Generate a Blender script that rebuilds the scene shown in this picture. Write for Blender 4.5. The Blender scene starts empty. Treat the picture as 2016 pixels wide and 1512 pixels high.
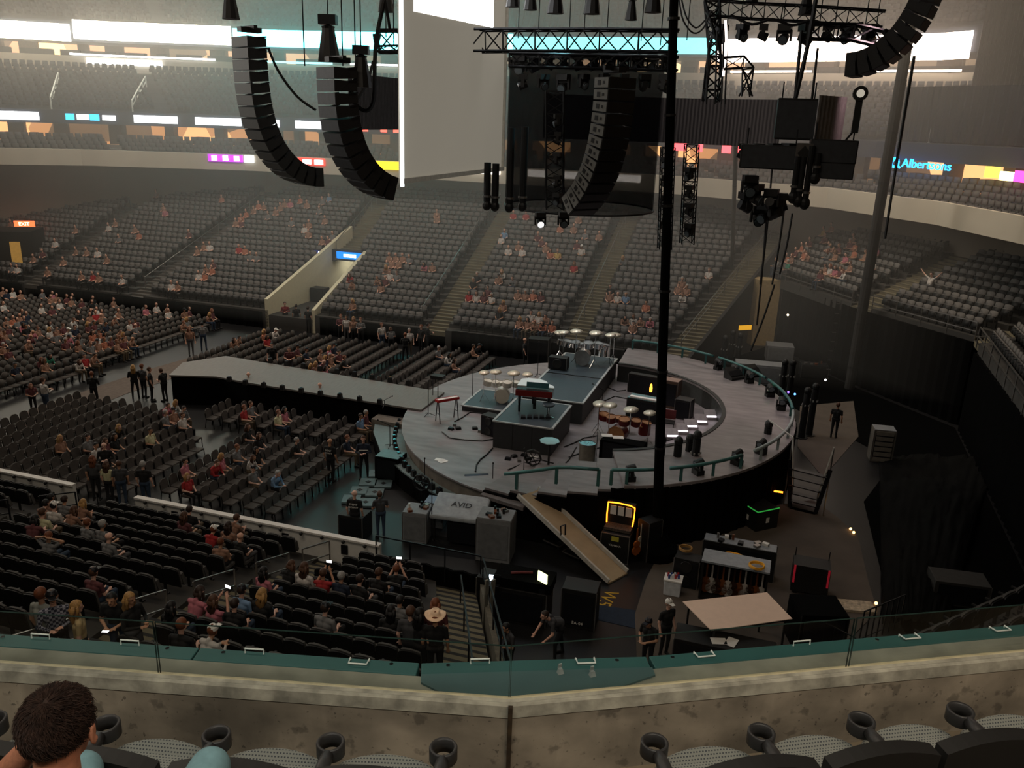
import bpy, math, random
import numpy as np
from mathutils import Vector, Matrix
random.seed(7)
SC = bpy.context.scene
COL = SC.collection
rad = math.radians

# ------------------------------------------------------------------ camera
EYE = Vector((0, 0, 14.0))
F_PX, PITCH, ROLL = 1650.0, rad(17.7), rad(2.0)
fw = Vector((0, math.cos(PITCH), -math.sin(PITCH)))
r0 = Vector((1, 0, 0)); u0 = Vector((0, math.sin(PITCH), math.cos(PITCH)))
rt = math.cos(ROLL) * r0 + math.sin(ROLL) * u0
up = -math.sin(ROLL) * r0 + math.cos(ROLL) * u0
cam_d = bpy.data.cameras.new('camera'); cam = bpy.data.objects.new('camera', cam_d); COL.objects.link(cam)
cam_d.sensor_width = 36.0; cam_d.sensor_fit = 'HORIZONTAL'; cam_d.lens = 36.0 * F_PX / 2016.0
cam_d.clip_start = 0.05; cam_d.clip_end = 400
M = Matrix((rt, up, -fw)).transposed().to_4x4(); M.translation = EYE
cam.matrix_world = M
SC.camera = cam

# arena axes: A runs along the rink, N across it (seen from the viewer's seat)
TH = rad(17.3)
AX = Vector((math.cos(TH), -math.sin(TH), 0)); NX = Vector((math.sin(TH), math.cos(TH), 0))
ROT = -TH                                                   # z rotation that lays local x on A
def W(a, n, z=0.0): return AX * a + NX * n + Vector((0, 0, z))
def toAN(p): return p.dot(AX), p.dot(NX)
def ray(x, y): return fw + (x - 1008) / F_PX * rt - (y - 756) / F_PX * up
def G(x, y, z=0.0):
    d = ray(x, y); t = (z - EYE.z) / d.z
    return EYE + d * t
def GAN(x, y, z=0.0): return toAN(G(x, y, z))
def onN(x, y, n):
    d = ray(x, y); return EYE + d * (n / d.dot(NX))
def onslope(x, y, n0, z0, k):
    d = ray(x, y); t = (z0 - k * n0 - EYE.z) / (d.z - k * d.dot(NX)); return EYE + d * t
def at_dist(x, y, dist):                                    # horizontal distance along the sight line
    d = ray(x, y); return EYE + d * (dist / math.hypot(d.x, d.y))

# ------------------------------------------------------------------ world, lights, exposure
SC.view_settings.view_transform = 'Standard'; SC.view_settings.look = 'None'
SC.view_settings.exposure = 0.13; SC.view_settings.gamma = 1.0; SC.view_settings.use_curve_mapping = False
wd = bpy.data.worlds.new('world'); SC.world = wd; wd.use_nodes = True
wd.node_tree.nodes['Background'].inputs[0].default_value = (0.9, 0.85, 0.75, 1)
wd.node_tree.nodes['Background'].inputs[1].default_value = 0.006
def area(name, loc, target, sx, sy, power, color, spread=180):
    l = bpy.data.lights.new(name, 'AREA'); l.shape = 'RECTANGLE'; l.size = sx; l.size_y = sy
    l.energy = power; l.color = color; l.spread = rad(spread)
    o = bpy.data.objects.new(name, l); COL.objects.link(o); o.location = loc
    d = (Vector(target) - Vector(loc)).normalized()
    o.rotation_euler = d.to_track_quat('-Z', 'Y').to_euler()
    return o
area('house_light_far_stand', W(-28, 44, 27), W(-30, 60, 4), 50, 5, 6200, (1.0, 0.86, 0.72))
area('house_light_left_floor', W(-40, 32, 27), W(-38, 34, 0), 20, 8, 1300, (1.0, 0.84, 0.68))
area('house_light_corner', W(4, 46, 27), W(10, 54, 6), 14, 4, 1000, (1.0, 0.82, 0.62), 90)
area('house_light_near', W(-12, 8, 26), W(-13, 15, 2), 20, 6, 1100, (1.0, 0.84, 0.66))
area('house_light_stage', W(-10, 36, 26), W(-7, 34, 0), 10, 6, 380, (0.95, 0.95, 1.0), 90)
area('club_soffit_light', (-2.0, -0.6, 17.4), (-1.6, 3.6, 11.0), 6, 0.8, 84, (0.96, 0.93, 0.82), 110)
area('club_soffit_light', (4.0, -0.6, 17.4), (3.4, 3.8, 11.0), 5, 0.8, 105, (1.0, 0.84, 0.66), 110)
area('added_fill_left', W(-62, 30, 19), W(-12, 33, 14), 3, 14, 800, (1.0, 0.95, 0.88), 70)  # added fill lifting speakers and left crowd, standing in for ribbon board spill
def spot(name, loc, tgt, power, color, angle=25, blend=0.6, r=0.2):
    l = bpy.data.lights.new(name, 'SPOT'); l.energy = power; l.color = color; l.spot_size = rad(angle); l.spot_blend = blend
    l.shadow_soft_size = r
    o = bpy.data.objects.new(name, l); COL.objects.link(o); o.location = loc
    o.rotation_euler = (Vector(tgt) - Vector(loc)).to_track_quat('-Z', 'Y').to_euler()
    return o
spot('stage_spot_teal', W(-8, 32, 18), W(-13.0, 26.2, 0), 1300, (0.35, 0.85, 0.95), 30)
spot('stage_spot_teal', W(-8, 44, 18), W(-8.6, 36, 2), 380, (0.3, 0.8, 1.0), 26)
spot('stage_spot_pink', W(2, 30, 18), W(0.2, 36, 2), 1150, (1.0, 0.66, 0.70), 40)
spot('stage_spot_warm', W(-16, 38, 18), W(-11.5, 31, 2), 700, (1.0, 0.78, 0.74), 30)
spot('stage_spot_teal', W(-2, 34, 18), W(-4.5, 27, 2), 420, (0.3, 0.85, 0.9), 24)
spot('backstage_work_light', W(4, 24, 12), W(1.5, 25.5, 0), 160, (1.0, 0.72, 0.5), 70)
spot('backstage_work_light', W(-4, 21, 12), W(-5.5, 21, 0), 70, (1.0, 0.75, 0.55), 60)

# ------------------------------------------------------------------ materials
MATS = {}
def srgb(c):
    if isinstance(c, str):
        c = [int(c[i:i + 2], 16) / 255 for i in (0, 2, 4)]
    return tuple((x / 12.92 if x <= 0.04045 else ((x + 0.055) / 1.055) ** 2.4) for x in c)
def mat(name, color, rough=0.7, metal=0.0, var=0.15, scale=6.0, bump=0.0, emit=0.0, ecol=None, spec=0.4, stretch=None, alpha=None):
    if name in MATS: return MATS[name]
    m = bpy.data.materials.new(name); m.use_nodes = True; nt = m.node_tree; b = nt.nodes['Principled BSDF']
    c = srgb(color)
    b.inputs['Roughness'].default_value = rough; b.inputs['Metallic'].default_value = metal
    b.inputs['Specular IOR Level'].default_value = spec
    b.inputs['Base Color'].default_value = (*c, 1)
    if var > 0 or bump > 0:
        tc = nt.nodes.new('ShaderNodeTexCoord'); mp = nt.nodes.new('ShaderNodeMapping')
        if stretch: mp.inputs['Scale'].default_value = stretch
        nz = nt.nodes.new('ShaderNodeTexNoise'); nz.inputs['Scale'].default_value = scale; nz.inputs['Detail'].default_value = 5
        nt.links.new(tc.outputs['Object'], mp.inputs[0]); nt.links.new(mp.outputs[0], nz.inputs['Vector'])
        if var > 0:
            mx = nt.nodes.new('ShaderNodeMixRGB'); mr = nt.nodes.new('ShaderNodeMapRange')
            mr.inputs[1].default_value = 0.3; mr.inputs[2].default_value = 0.7
            nt.links.new(nz.outputs[0], mr.inputs[0]); nt.links.new(mr.outputs[0], mx.inputs[0])
            mx.inputs[1].default_value = (*[x * (1 - var) for x in c], 1); mx.inputs[2].default_value = (*[min(1, x * (1 + var)) for x in c], 1)
            nt.links.new(mx.outputs[0], b.inputs['Base Color'])
        if bump > 0:
            bp = nt.nodes.new('ShaderNodeBump'); bp.inputs['Strength'].default_value = bump; bp.inputs['Distance'].default_value = 0.02
            nt.links.new(nz.outputs[0], bp.inputs['Height']); nt.links.new(bp.outputs[0], b.inputs['Normal'])
    if emit > 0:
        b.inputs['Emission Color'].default_value = (*srgb(ecol or color), 1); b.inputs['Emission Strength'].default_value = emit
    if alpha is not None: b.inputs['Alpha'].default_value = alpha
    m.diffuse_color = (*c, 1)
    MATS[name] = m
    return m
BLACK = mat('black_plastic', '161514', 0.55, var=0.1)
DRAPE = mat('black_drape', '080808', 0.95, var=0.3, scale=3, bump=0.3, spec=0.05, stretch=(6, 6, 0.4))
METAL = mat('steel_tube', '8a8784', 0.35, 0.8, var=0.1)
CHROME = mat('chrome', 'e6e6e6', 0.12, 1.0, var=0)
DKMETAL = mat('dark_metal', '25262a', 0.4, 0.6, var=0.1)
TRUSSM = mat('black_truss_paint', '0e0f11', 0.5, 0.3, var=0.1)
PAD = mat('grey_seat_pad', '605d5a', 0.85, var=0.08, scale=2)
SHELL = mat('black_seat_shell', '111111', 0.6, var=0.1)
NPAD = mat('charcoal_seat_fabric', '4c4a48', 0.85, var=0.1, scale=9)
FPAD = mat('folding_chair_fabric', '4a4541', 0.85, var=0.1, scale=9)
CONC = mat('bowl_concrete', '3a3835', 0.9, var=0.15, scale=0.7)
CONCP = mat('fascia_concrete', 'b5ad9d', 0.85, var=0.08, scale=0.4)
STEPM = mat('aisle_step_concrete', '6b6450', 0.9, var=0.2, scale=1.2)
WHITE = mat('white_paint', 'd8d6d0', 0.6, var=0.05)
PAPER = mat('white_paper', 'e2ded8', 0.8, var=0.02)
SKIN = mat('skin', 'c89a84', 0.6, var=0.05)

# ------------------------------------------------------------------ mesh helper
class MB:
    def __init__(s): s.v = []; s.f = []; s.m = []; s.mi = 0
    def add(s, vs, fs):
        o = len(s.v); s.v += [tuple(v) for v in vs]; s.f += [tuple(i + o for i in f) for f in fs]; s.m += [s.mi] * len(fs)
        return s
    def mat(s, i): s.mi = i; return s
    def box(s, c, d, rz=0.0, rx=0.0, ry=0.0, taper=1.0):
        R = (Matrix.Rotation(rz, 3, 'Z') @ Matrix.Rotation(ry, 3, 'Y') @ Matrix.Rotation(rx, 3, 'X'))
        vs = []
        for sz in (-1, 1):
            t = taper if sz > 0 else 1
            for sx, sy in ((-1, -1), (1, -1), (1, 1), (-1, 1)):
                vs.append(Vector(c) + R @ Vector((sx * d[0] / 2 * t, sy * d[1] / 2 * t, sz * d[2] / 2)))
        return s.add(vs, [(3, 2, 1, 0), (4, 5, 6, 7), (0, 1, 5, 4), (1, 2, 6, 5), (2, 3, 7, 6), (3, 0, 4, 7)])
    def bar(s, p, q, w, h=None):                            # rectangular bar between two points
        p = Vector(p); q = Vector(q); h = h or w; d = (q - p).normalized()
        a = d.cross(Vector((0, 0, 1)));
        if a.length < 1e-3: a = Vector((1, 0, 0))
        a.normalize(); b = d.cross(a).normalized()
        vs = [c + a * w / 2 * i + b * h / 2 * j for c in (p, q) for i, j in ((-1, -1), (1, -1), (1, 1), (-1, 1))]
        return s.add(vs, [(3, 2, 1, 0), (4, 5, 6, 7), (0, 1, 5, 4), (1, 2, 6, 5), (2, 3, 7, 6), (3, 0, 4, 7)])
    def cyl(s, p, q, r, r2=None, n=8, caps=True):
        p = Vector(p); q = Vector(q); r2 = r if r2 is None else r2; d = (q - p).normalized()
        a = d.cross(Vector((0, 0, 1)))
        if a.length < 1e-3: a = Vector((1, 0, 0))
        a.normalize(); b = d.cross(a).normalized()
        vs = [c + (a * math.cos(2 * math.pi * i / n) + b * math.sin(2 * math.pi * i / n)) * rr for c, rr in ((p, r), (q, r2)) for i in range(n)]
        fs = [(i, i + n, (i + 1) % n + n, (i + 1) % n) for i in range(n)]
        if caps: fs += [tuple(range(n)), tuple(range(2 * n - 1, n - 1, -1))]
        return s.add(vs, fs)
    def tube(s, pts, r, n=6):
        pts = [Vector(p) for p in pts]; o = len(s.v); vs = []; rr = r if isinstance(r, (list, tuple)) else [r] * len(pts)
        for k, p in enumerate(pts):
            d = (pts[min(k + 1, len(pts) - 1)] - pts[max(k - 1, 0)]).normalized()
            a = d.cross(Vector((0, 0, 1)))
            if a.length < 1e-2: a = d.cross(Vector((0.3, 1, 0)))
            a.normalize(); b = d.cross(a).normalized()
            vs += [p + (a * math.cos(2 * math.pi * i / n) + b * math.sin(2 * math.pi * i / n)) * rr[k] for i in range(n)]
        fs = [(k * n + i, (k + 1) * n + i, (k + 1) * n + (i + 1) % n, k * n + (i + 1) % n) for k in range(len(pts) - 1) for i in range(n)]
        fs += [tuple(range(n)), tuple(range(len(vs) - 1, len(vs) - n - 1, -1))]
        return s.add(vs, fs)
    def prism(s, poly, z0, z1):
        n = len(poly)
        a = sum(poly[i][0] * poly[(i + 1) % n][1] - poly[(i + 1) % n][0] * poly[i][1] for i in range(n))
        if a < 0: poly = poly[::-1]
        f0 = z0 if callable(z0) else (lambda x, y: z0); f1 = z1 if callable(z1) else (lambda x, y: z1)
        vs = [(x, y, f0(x, y)) for x, y in poly] + [(x, y, f1(x, y)) for x, y in poly]
        fs = [tuple(range(n - 1, -1, -1)), tuple(range(n, 2 * n))] + [(i, (i + 1) % n, (i + 1) % n + n, i + n) for i in range(n)]
        return s.add(vs, fs)
    def lathe(s, prof, n=16, c=(0, 0, 0), axis='Z', tilt=None):
        vs = []; R = tilt or Matrix.Identity(3)
        for r, z in prof:
            for i in range(n):
                t = 2 * math.pi * i / n; vs.append(Vector(c) + R @ Vector((r * math.cos(t), r * math.sin(t), z)))
        fs = [(k * n + i, k * n + (i + 1) % n, (k + 1) * n + (i + 1) % n, (k + 1) * n + i) for k in range(len(prof) - 1) for i in range(n)]
        return s.add(vs, fs)
    def disc(s, c, r, z, n=24, tilt=None, th=0.01): return s.lathe([(0.0001, z), (r, z), (r, z + th), (0.0001, z + th)], n, c, tilt=tilt)
    def ball(s, c, r, sc=(1, 1, 1), n=10, m=7):
        vs = []; fs = []
        for k in range(m + 1):
            ph = math.pi * k / m
            for i in range(n):
                t = 2 * math.pi * i / n
                vs.append((c[0] + r * sc[0] * math.sin(ph) * math.cos(t), c[1] + r * sc[1] * math.sin(ph) * math.sin(t), c[2] - r * sc[2] * math.cos(ph)))
        fs = [(k * n + i, k * n + (i + 1) % n, (k + 1) * n + (i + 1) % n, (k + 1) * n + i) for k in range(m) for i in range(n)]
        return s.add(vs, fs)
    def quad(s, a, b, c, d): return s.add([a, b, c, d], [(0, 1, 2, 3)])
    def mesh(s, name, mats, smooth=False):
        me = bpy.data.meshes.new(name); me.from_pydata(s.v, [], s.f)
        for m in (mats if isinstance(mats, (list, tuple)) else [mats]): me.materials.append(m)
        me.polygons.foreach_set('material_index', s.m)
        if smooth: me.polygons.foreach_set('use_smooth', [True] * len(s.f))
        me.validate(); me.update(); return me
    def build(s, name, mats, parent=None, loc=(0, 0, 0), rz=0.0, smooth=False, label=None, bevel=0):
        o = bpy.data.objects.new(name, s.mesh(name, mats, smooth)); COL.objects.link(o)
        o.location = loc; o.rotation_euler = (0, 0, rz)
        if parent: o.parent = parent
        if label: o['label'] = label
        if bevel:
            b = o.modifiers.new('bevel', 'BEVEL'); b.width = bevel; b.segments = 2; b.limit_method = 'ANGLE'
        return o
def tag(o, label=None, cat=None, group=None, kind=None):
    if label: o['label'] = label
    if cat: o['category'] = cat
    if group: o['group'] = group
    if kind: o['kind'] = kind
    return o
def thing(name, label, cat, loc=(0, 0, 0), rz=0.0, group=None):
    o = bpy.data.objects.new(name, None); COL.objects.link(o); o.empty_display_size = 0.2
    o.location = loc; o.rotation_euler = (0, 0, rz)
    return tag(o, label, cat, group)
KIDS = {}
def copy_tree(o, loc, rz, label=None, group=None, parent=None):
    c = o.copy(); COL.objects.link(c)
    if parent is None:
        c.location = loc; c.rotation_euler = (0, 0, rz)
    else: c.parent = parent
    if label: c['label'] = label
    if group: c['group'] = group
    for ch in o.children: copy_tree(ch, None, None, parent=c)
    return c
def struct(name, mb, mats, **k): return tag(mb.build(name, mats, **k), kind='structure')
def fast_mesh(name, V, Fs, mi, mats):                       # V (k,nv,3) copies of one template with faces Fs
    k, nv = V.shape[:2]
    me = bpy.data.meshes.new(name)
    lens = np.array([len(f) for f in Fs]); loops = np.concatenate([np.array(f) for f in Fs])
    allv = (loops[None, :] + (np.arange(k) * nv)[:, None]).ravel()
    me.vertices.add(k * nv); me.vertices.foreach_set('co', V.ravel())
    me.loops.add(len(allv)); me.loops.foreach_set('vertex_index', allv)
    tot = np.tile(lens, k); st = np.concatenate([[0], np.cumsum(tot)[:-1]])
    me.polygons.add(len(tot)); me.polygons.foreach_set('loop_start', st); me.polygons.foreach_set('loop_total', tot)
    me.polygons.foreach_set('material_index', np.tile(mi, k))
    for m in mats: me.materials.append(m)
    me.update(calc_edges=True); me.validate()
    return me
def scatter(name, mb, mats, places, label, cat, group=None):
    """one mesh of many copies: places = (world pos, z rotation)"""
    T = np.array(mb.v); P = np.array([tuple(p) for p, _ in places]); R = np.array([r for _, r in places])
    c, s = np.cos(R)[:, None], np.sin(R)[:, None]
    V = np.stack([T[None, :, 0] * c - T[None, :, 1] * s, T[None, :, 0] * s + T[None, :, 1] * c, np.repeat(T[None, :, 2], len(P), 0)], -1) + P[:, None, :]
    me = fast_mesh(name, V.astype(np.float32), mb.f, np.array(mb.m), mats)
    o = bpy.data.objects.new(name, me); COL.objects.link(o)
    return tag(o, label, cat, group, 'stuff')
def rail(name, label, p, q, h=0.95, mid=0.5, posts=2, m=METAL, w=0.04):
    p = Vector(p); q = Vector(q); r = thing(name, label, 'railing', p); d = q - p
    MB().bar((0, 0, h), d + Vector((0, 0, h)), w).build('top_rail', m, r)
    if mid: MB().bar((0, 0, mid), d + Vector((0, 0, mid)), w * 0.8).build('middle_rail', m, r)
    for i in range(posts):
        b = d * (i / max(1, posts - 1)); MB().bar(b + Vector((0, 0, 0)), b + Vector((0, 0, h)), w).build('post', m, r)
    return r
ORD = 'first second third fourth fifth sixth seventh eighth ninth tenth eleventh twelfth thirteenth fourteenth fifteenth sixteenth seventeenth eighteenth nineteenth twentieth twenty-first twenty-second twenty-third twenty-fourth twenty-fifth twenty-sixth twenty-seventh twenty-eighth twenty-ninth thirtieth'.split()
def ordinal(i): return ORD[i] if i < len(ORD) else 'far'

# ------------------------------------------------------------------ floor
def anpoly(pts): return [tuple(W(a, n)[:2]) for a, n in pts]
FLOORM = mat('arena_floor', '19191a', 0.38, var=0.25, scale=0.35, bump=0.05)
struct('floor', MB().prism(anpoly([(-75, 2), (14, 2), (14, 64), (-75, 64)]), -0.3, 0.0), FLOORM)

# ------------------------------------------------------------------ seating bowl
def lerp(p, q, t): return tuple(p[i] + (q[i] - p[i]) * t for i in range(len(p)))
SEATS = []                                                  # (world pos, rz, stand, row, index)
def stand(name, P0, P1, Q0, Q1, z0, rise, rows, mat_=None, spacing=0.51, seats=True, base=None, end_gap=0.25, store=None, skip=None):
    """a block of rows: front edge P0-P1, back edge Q0-Q1 in arena coordinates"""
    mb = MB()
    for r in range(rows):
        a0, a1 = lerp(P0, Q0, r / rows), lerp(P1, Q1, r / rows); b0, b1 = lerp(P0, Q0, (r + 1) / rows), lerp(P1, Q1, (r + 1) / rows)
        z = z0 + r * rise; zb = z - rise - 0.25 if (r or base is None) else base
        poly = anpoly([a0, a1, b1, b0]); mb.prism(poly, zb, z)
        if not seats: continue
        m0, m1 = lerp(a0, b0, 0.62), lerp(a1, b1, 0.62)
        L = math.dist(m0, m1); k = int((L - 2 * end_gap) / spacing)
        f = W(*lerp(P0, P1, 0.5)) - W(*lerp(Q0, Q1, 0.5)); e = (W(*P1) - W(*P0)).normalized(); fr = f - e * f.dot(e)
        rz = math.atan2(fr.y, fr.x) + math.pi / 2           # local -y faces the arena
        for i in range(k):
            t = (0.5 + i - k / 2) * spacing / L + 0.5
            a, n = lerp(m0, m1, t)
            if skip and skip(a, n, r): continue
            (SEATS if store is None else store).append((W(a, n, z), rz, name, r, i, k))
    return tag(mb.build('seating_terrace', mat_ or CONC), kind='structure')
def steps(name, P0, P1, Q0, Q1, z0, rise, rows, m=None):
    mb = MB()
    for r in range(rows * 2):
        t0, t1 = r / rows / 2, (r + 1) / rows / 2
        a0, a1, b0, b1 = lerp(P0, Q0, t0), lerp(P1, Q1, t0), lerp(P0, Q0, t1), lerp(P1, Q1, t1)
        z = z0 + (r + 1) * rise / 2 - rise
        mb.mat(0).prism(anpoly([a0, a1, b1, b0]), z - rise, z)
        c0, c1 = lerp(a0, b0, 0.22), lerp(a1, b1, 0.22); mb.mat(1).prism(anpoly([a0, a1, c1, c0]), z, z + 0.004)
    return struct('aisle_steps', mb, [m or STEPM, mat('step_nosing', '1e1c1a', 0.8)])
K = 0.33; RF = 24; FRISE = 19.2 * K / RF
FN0, FN1 = 47.0, 66.2
def fz(n): return 1.2 + K * (n - FN0)
def far(name, a0, a1, b0, b1, na=FN0, nb=FN1):
    rows = round((nb - na) / 0.8)
    r0_ = round((na - FN0) / 0.8)
    return stand(name, (a0, na), (a1, na), (b0, nb), (b1, nb), 1.2 + r0_ * FRISE, FRISE, rows, base=0.0 if na == FN0 else None)
far('far_left_corner', -64, -52.4, -70, -54.2)
far('far_left', -51.0, -43.1, -52.9, -42.8)
far('far_mid_left', -41.8, -31.8, -41.7, -31.6, FN0, 55.0)
far('far_mid_left', -41.7, -31.2, -41.6, -33.2, 55.0, FN1)
far('far_mid', -28.3, -20.4, -28.9, -21.0, FN0, 55.0)
far('far_mid', -29.6, -21.0, -31.6, -21.8, 55.0, FN1)
far('far_mid_right', -19.1, -11.7, -20.5, -11.9)
far('far_right', -10.4, -5.7, -10.5, -0.6)
for a0, a1, b0, b1, na in ((-52.4, -51.0, -54.2, -52.9, FN0), (-43.1, -41.8, -42.8, -41.6, FN0), (-31.2, -29.6, -33.2, -31.6, 55.0), (-20.4, -19.1, -21.8, -20.5, FN0), (-11.7, -10.4, -11.9, -10.5, FN0), (-5.7, -4.3, -0.6, 1.0, FN0)):
    rows = round((FN1 - na) / 0.8)
    steps('s', (a0, na), (a1, na), (b0, FN1), (b1, FN1), fz(na), FRISE, rows, mat('dark_step', '55504a', 0.9) if a0 < -40 else None)
# corner and end stands (rows above the removed lower seats)
CZ, CR = 4.5, 0.28
stand('corner_left', (-0.3, 57.9), (4.3, 50.7), (4.4, 66.0), (11.0, 57.4), CZ, CR, 11, base=3.9)
stand('corner_right', (5.3, 49.6), (9.6, 44.7), (12.2, 56.0), (18.2, 49.6), CZ, CR, 11, base=3.9)
stand('end', (9.6, 43.6), (9.2, 20.0), (18.6, 47.5), (18.6, 20.0), CZ, CR, 10, base=3.9)
steps('s', (4.3, 50.7), (5.3, 49.6), (11.0, 57.4), (12.2, 56.0), CZ, CR, 11)
steps('s', (9.6, 44.7), (9.6, 43.6), (18.2, 49.6), (18.6, 47.5), CZ, CR, 10)
# near stand below the viewer
NZ, NRISE, NT = 0.6, 0.28, 0.85
def near(name, a0, a1, b0, b1, rows=15): return stand(name, (a0, 20.6), (a1, 20.6), (b0, 20.6 - rows * NT), (b1, 20.6 - rows * NT), NZ, NRISE, rows, base=0.0)
near('near_far_left', -34.0, -22.2, -34.0, -22.2)
near('near_left', -20.6, -12.6, -20.6, -12.6)
near('near_right', -11.3, -8.6, -11.3, -3.1, 15)
NB = 20.6 - 15 * NT
steps('s', (-12.6, 20.6), (-11.3, 20.6), (-12.6, NB), (-11.3, NB), NZ, NRISE, 15)
steps('s', (-22.2, 20.6), (-20.6, 20.6), (-22.2, NB), (-20.6, NB), NZ, NRISE, 15)
steps('s', (-8.6, 20.6), (-7.3, 20.6), (-3.1, NB), (-1.9, NB), NZ, NRISE, 15)
# near corner stand, lower right
stand('near_corner', (2.6, 16.0), (6.4, 20.4), (6.4, 9.0), (12.5, 15.4), 3.6, 0.3, 9, base=0)


# ------------------------------------------------------------------ who sits where (seen at x, y in the photograph; snapped to a real seat)
def px_of(p):
    d = p - EYE; k = d.dot(fw); return (1008 + F_PX * d.dot(rt) / k, 756 - F_PX * d.dot(up) / k) if k > 0.3 else (-9999, -9999)
FC = []
def chairs(name, a0, a1, n0, n1, da=0.88, dn=0.5, ok=None):
    r = 0; a = a1
    while a > a0:
        k = int((n1 - n0) / dn)
        for i in range(k):
            n = n0 + (i + 0.5) * dn
            if ok is None or ok(a, n): FC.append((W(a, n, 0), ROT + math.pi / 2, name, r, i, k))
        a -= da; r += 1
chairs('B1', -31.4, -21.9, 22.0, 30.4, ok=lambda a, n: n < 27.2 + (-21.9 - a) * 0.85)
chairs('B2', -20.8, -15.9, 22.9, 29.3)
chairs('B3', -24.0, -16.6, 29.9, 31.9)
chairs('FA', -30.2, -20.9, 36.4, 44.4)
chairs('FB', -19.3, -15.3, 37.0, 45.0)
chairs('L1', -50, -35.3, 22.0, 34.0)
chairs('L2', -50, -34.9, 34.6, 46.0)
chairs('L0', -62, -51, 24.0, 45.0)
chairs('X', -34.7, -34.2, 30.5, 34.5)
ALLS = SEATS + FC
PXS = np.array([px_of(s[0] + Vector((0, 0, 1.0))) for s in ALLS])
TAKEN = {}                                                  # seat index -> (colour, hair, pose)
def sit_at(x, y, col, hair=None, pose=None, only=None):
    d = np.hypot(PXS[:, 0] - x, PXS[:, 1] - y)
    for i in np.argsort(d)[:40]:
        i = int(i)
        if i in TAKEN or (only and not ALLS[i][2].startswith(only)): continue
        TAKEN[i] = (col, hair, pose); return i
def sits(txt, only=None):
    for t in txt.split():
        f = t.split(','); sit_at(float(f[0]), float(f[1]), f[2], f[3] if len(f) > 3 else None, f[4] if len(f) > 4 else None, only)
# far lower bowl
sits("""293,365,o 300,372,t 331,417,p 325,410,t 208,432,w 214,436,t 268,448,t 275,455,o 160,448,t 438,388,o 470,425,o 483,420,o 455,425,t 476,430,m
490,400,t 503,400,o 515,402,t 550,405,t 562,398,t 575,402,p 590,395,o 601,400,t 540,415,t 528,420,g 575,440,g 600,445,w 612,440,t 630,415,g 650,385,b 640,392,g 615,455,t 640,430,t
472,488,r 480,490,o 498,500,g 510,498,g 200,495,w 213,510,t 175,495,t 112,487,w 75,505,t 130,505,t 92,500,m 60,480,t 30,470,t 20,440,t 45,410,t 12,395,t 70,545,t 20,540,g 35,548,w
418,335,t 432,333,o 445,337,t 455,330,t 468,338,w 478,335,t 410,345,t 290,325,g 280,322,w 300,330,k 90,380,g 125,370,t 55,365,t
860,423,t 1005,420,r 1035,423,r 970,462,w 985,465,b 1000,490,w 1025,490,w 1018,480,t 1060,465,m 1066,475,m 1072,485,t 1080,492,o 1093,495,y 1106,448,o 1130,447,t
1108,430,g 1140,430,t 1150,465,g 1138,484,m 1150,490,w 1132,526,r 985,533,w 982,545,t 1013,555,g 930,585,r 940,580,w 950,578,m 960,577,m 970,578,w 1025,582,t 1038,578,t 1054,582,o 1068,583,m 985,602,t 990,606,k
1057,624,w 1086,632,o 1073,628,t 1017,655,t 1030,650,t 1040,652,t 1052,653,o 1065,652,w 912,542,k 922,545,k
642,480,m 655,478,g 648,474,t 768,503,t 776,508,t 788,510,t 800,505,t 812,508,g 770,518,t 772,538,w 765,548,m 757,555,t 748,555,t 766,532,t 838,520,p 845,524,t 863,420,t 785,540,g 690,540,r 695,548,t
700,600,t 1190,575,t 1203,575,k 1215,577,w 1229,577,b 1270,595,o 1228,628,t 1240,630,w 1250,632,t 1262,630,t 1272,632,p 1330,568,t 1342,562,t 1355,575,t 1340,578,w 1395,530,w 1180,470,t 1210,500,g
470,292,t 160,545,t 185,548,r 195,550,t 150,480,t 240,470,g 340,555,w 345,560,t 400,535,w 412,537,o 425,535,o 405,525,t 418,522,m 380,478,t 395,480,t 410,482,w 388,470,m 240,575,w""", only='far')
rq = random.Random(21)
def crowd(poly, n, cols, only):
    xs = [p[0] for p in poly]; ys = [p[1] for p in poly]; k = 0
    while k < n:
        x, y = rq.uniform(min(xs), max(xs)), rq.uniform(min(ys), max(ys)); ins = False
        for i in range(len(poly)):
            (x1, y1), (x2, y2) = poly[i], poly[i - 1]
            if (y1 > y) != (y2 > y) and x < (x2 - x1) * (y - y1) / (y2 - y1) + x1: ins = not ins
        if ins: sit_at(x, y, rq.choice(cols), only=only); k += 1
crowd([(1515, 450), (1600, 440), (1640, 430), (1735, 500), (1720, 545), (1630, 545), (1560, 510), (1520, 490)], 26, 'ttmmopgwnt', 'corner')
sits("1625,445,y 1633,442,o 1555,520,e 1570,500,t 1690,490,o 1720,490,r 1725,520,w 1640,535,w 1618,540,m", 'corner')
sit_at(1835, 540, 'w', 's', 'up', 'corner')
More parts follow.
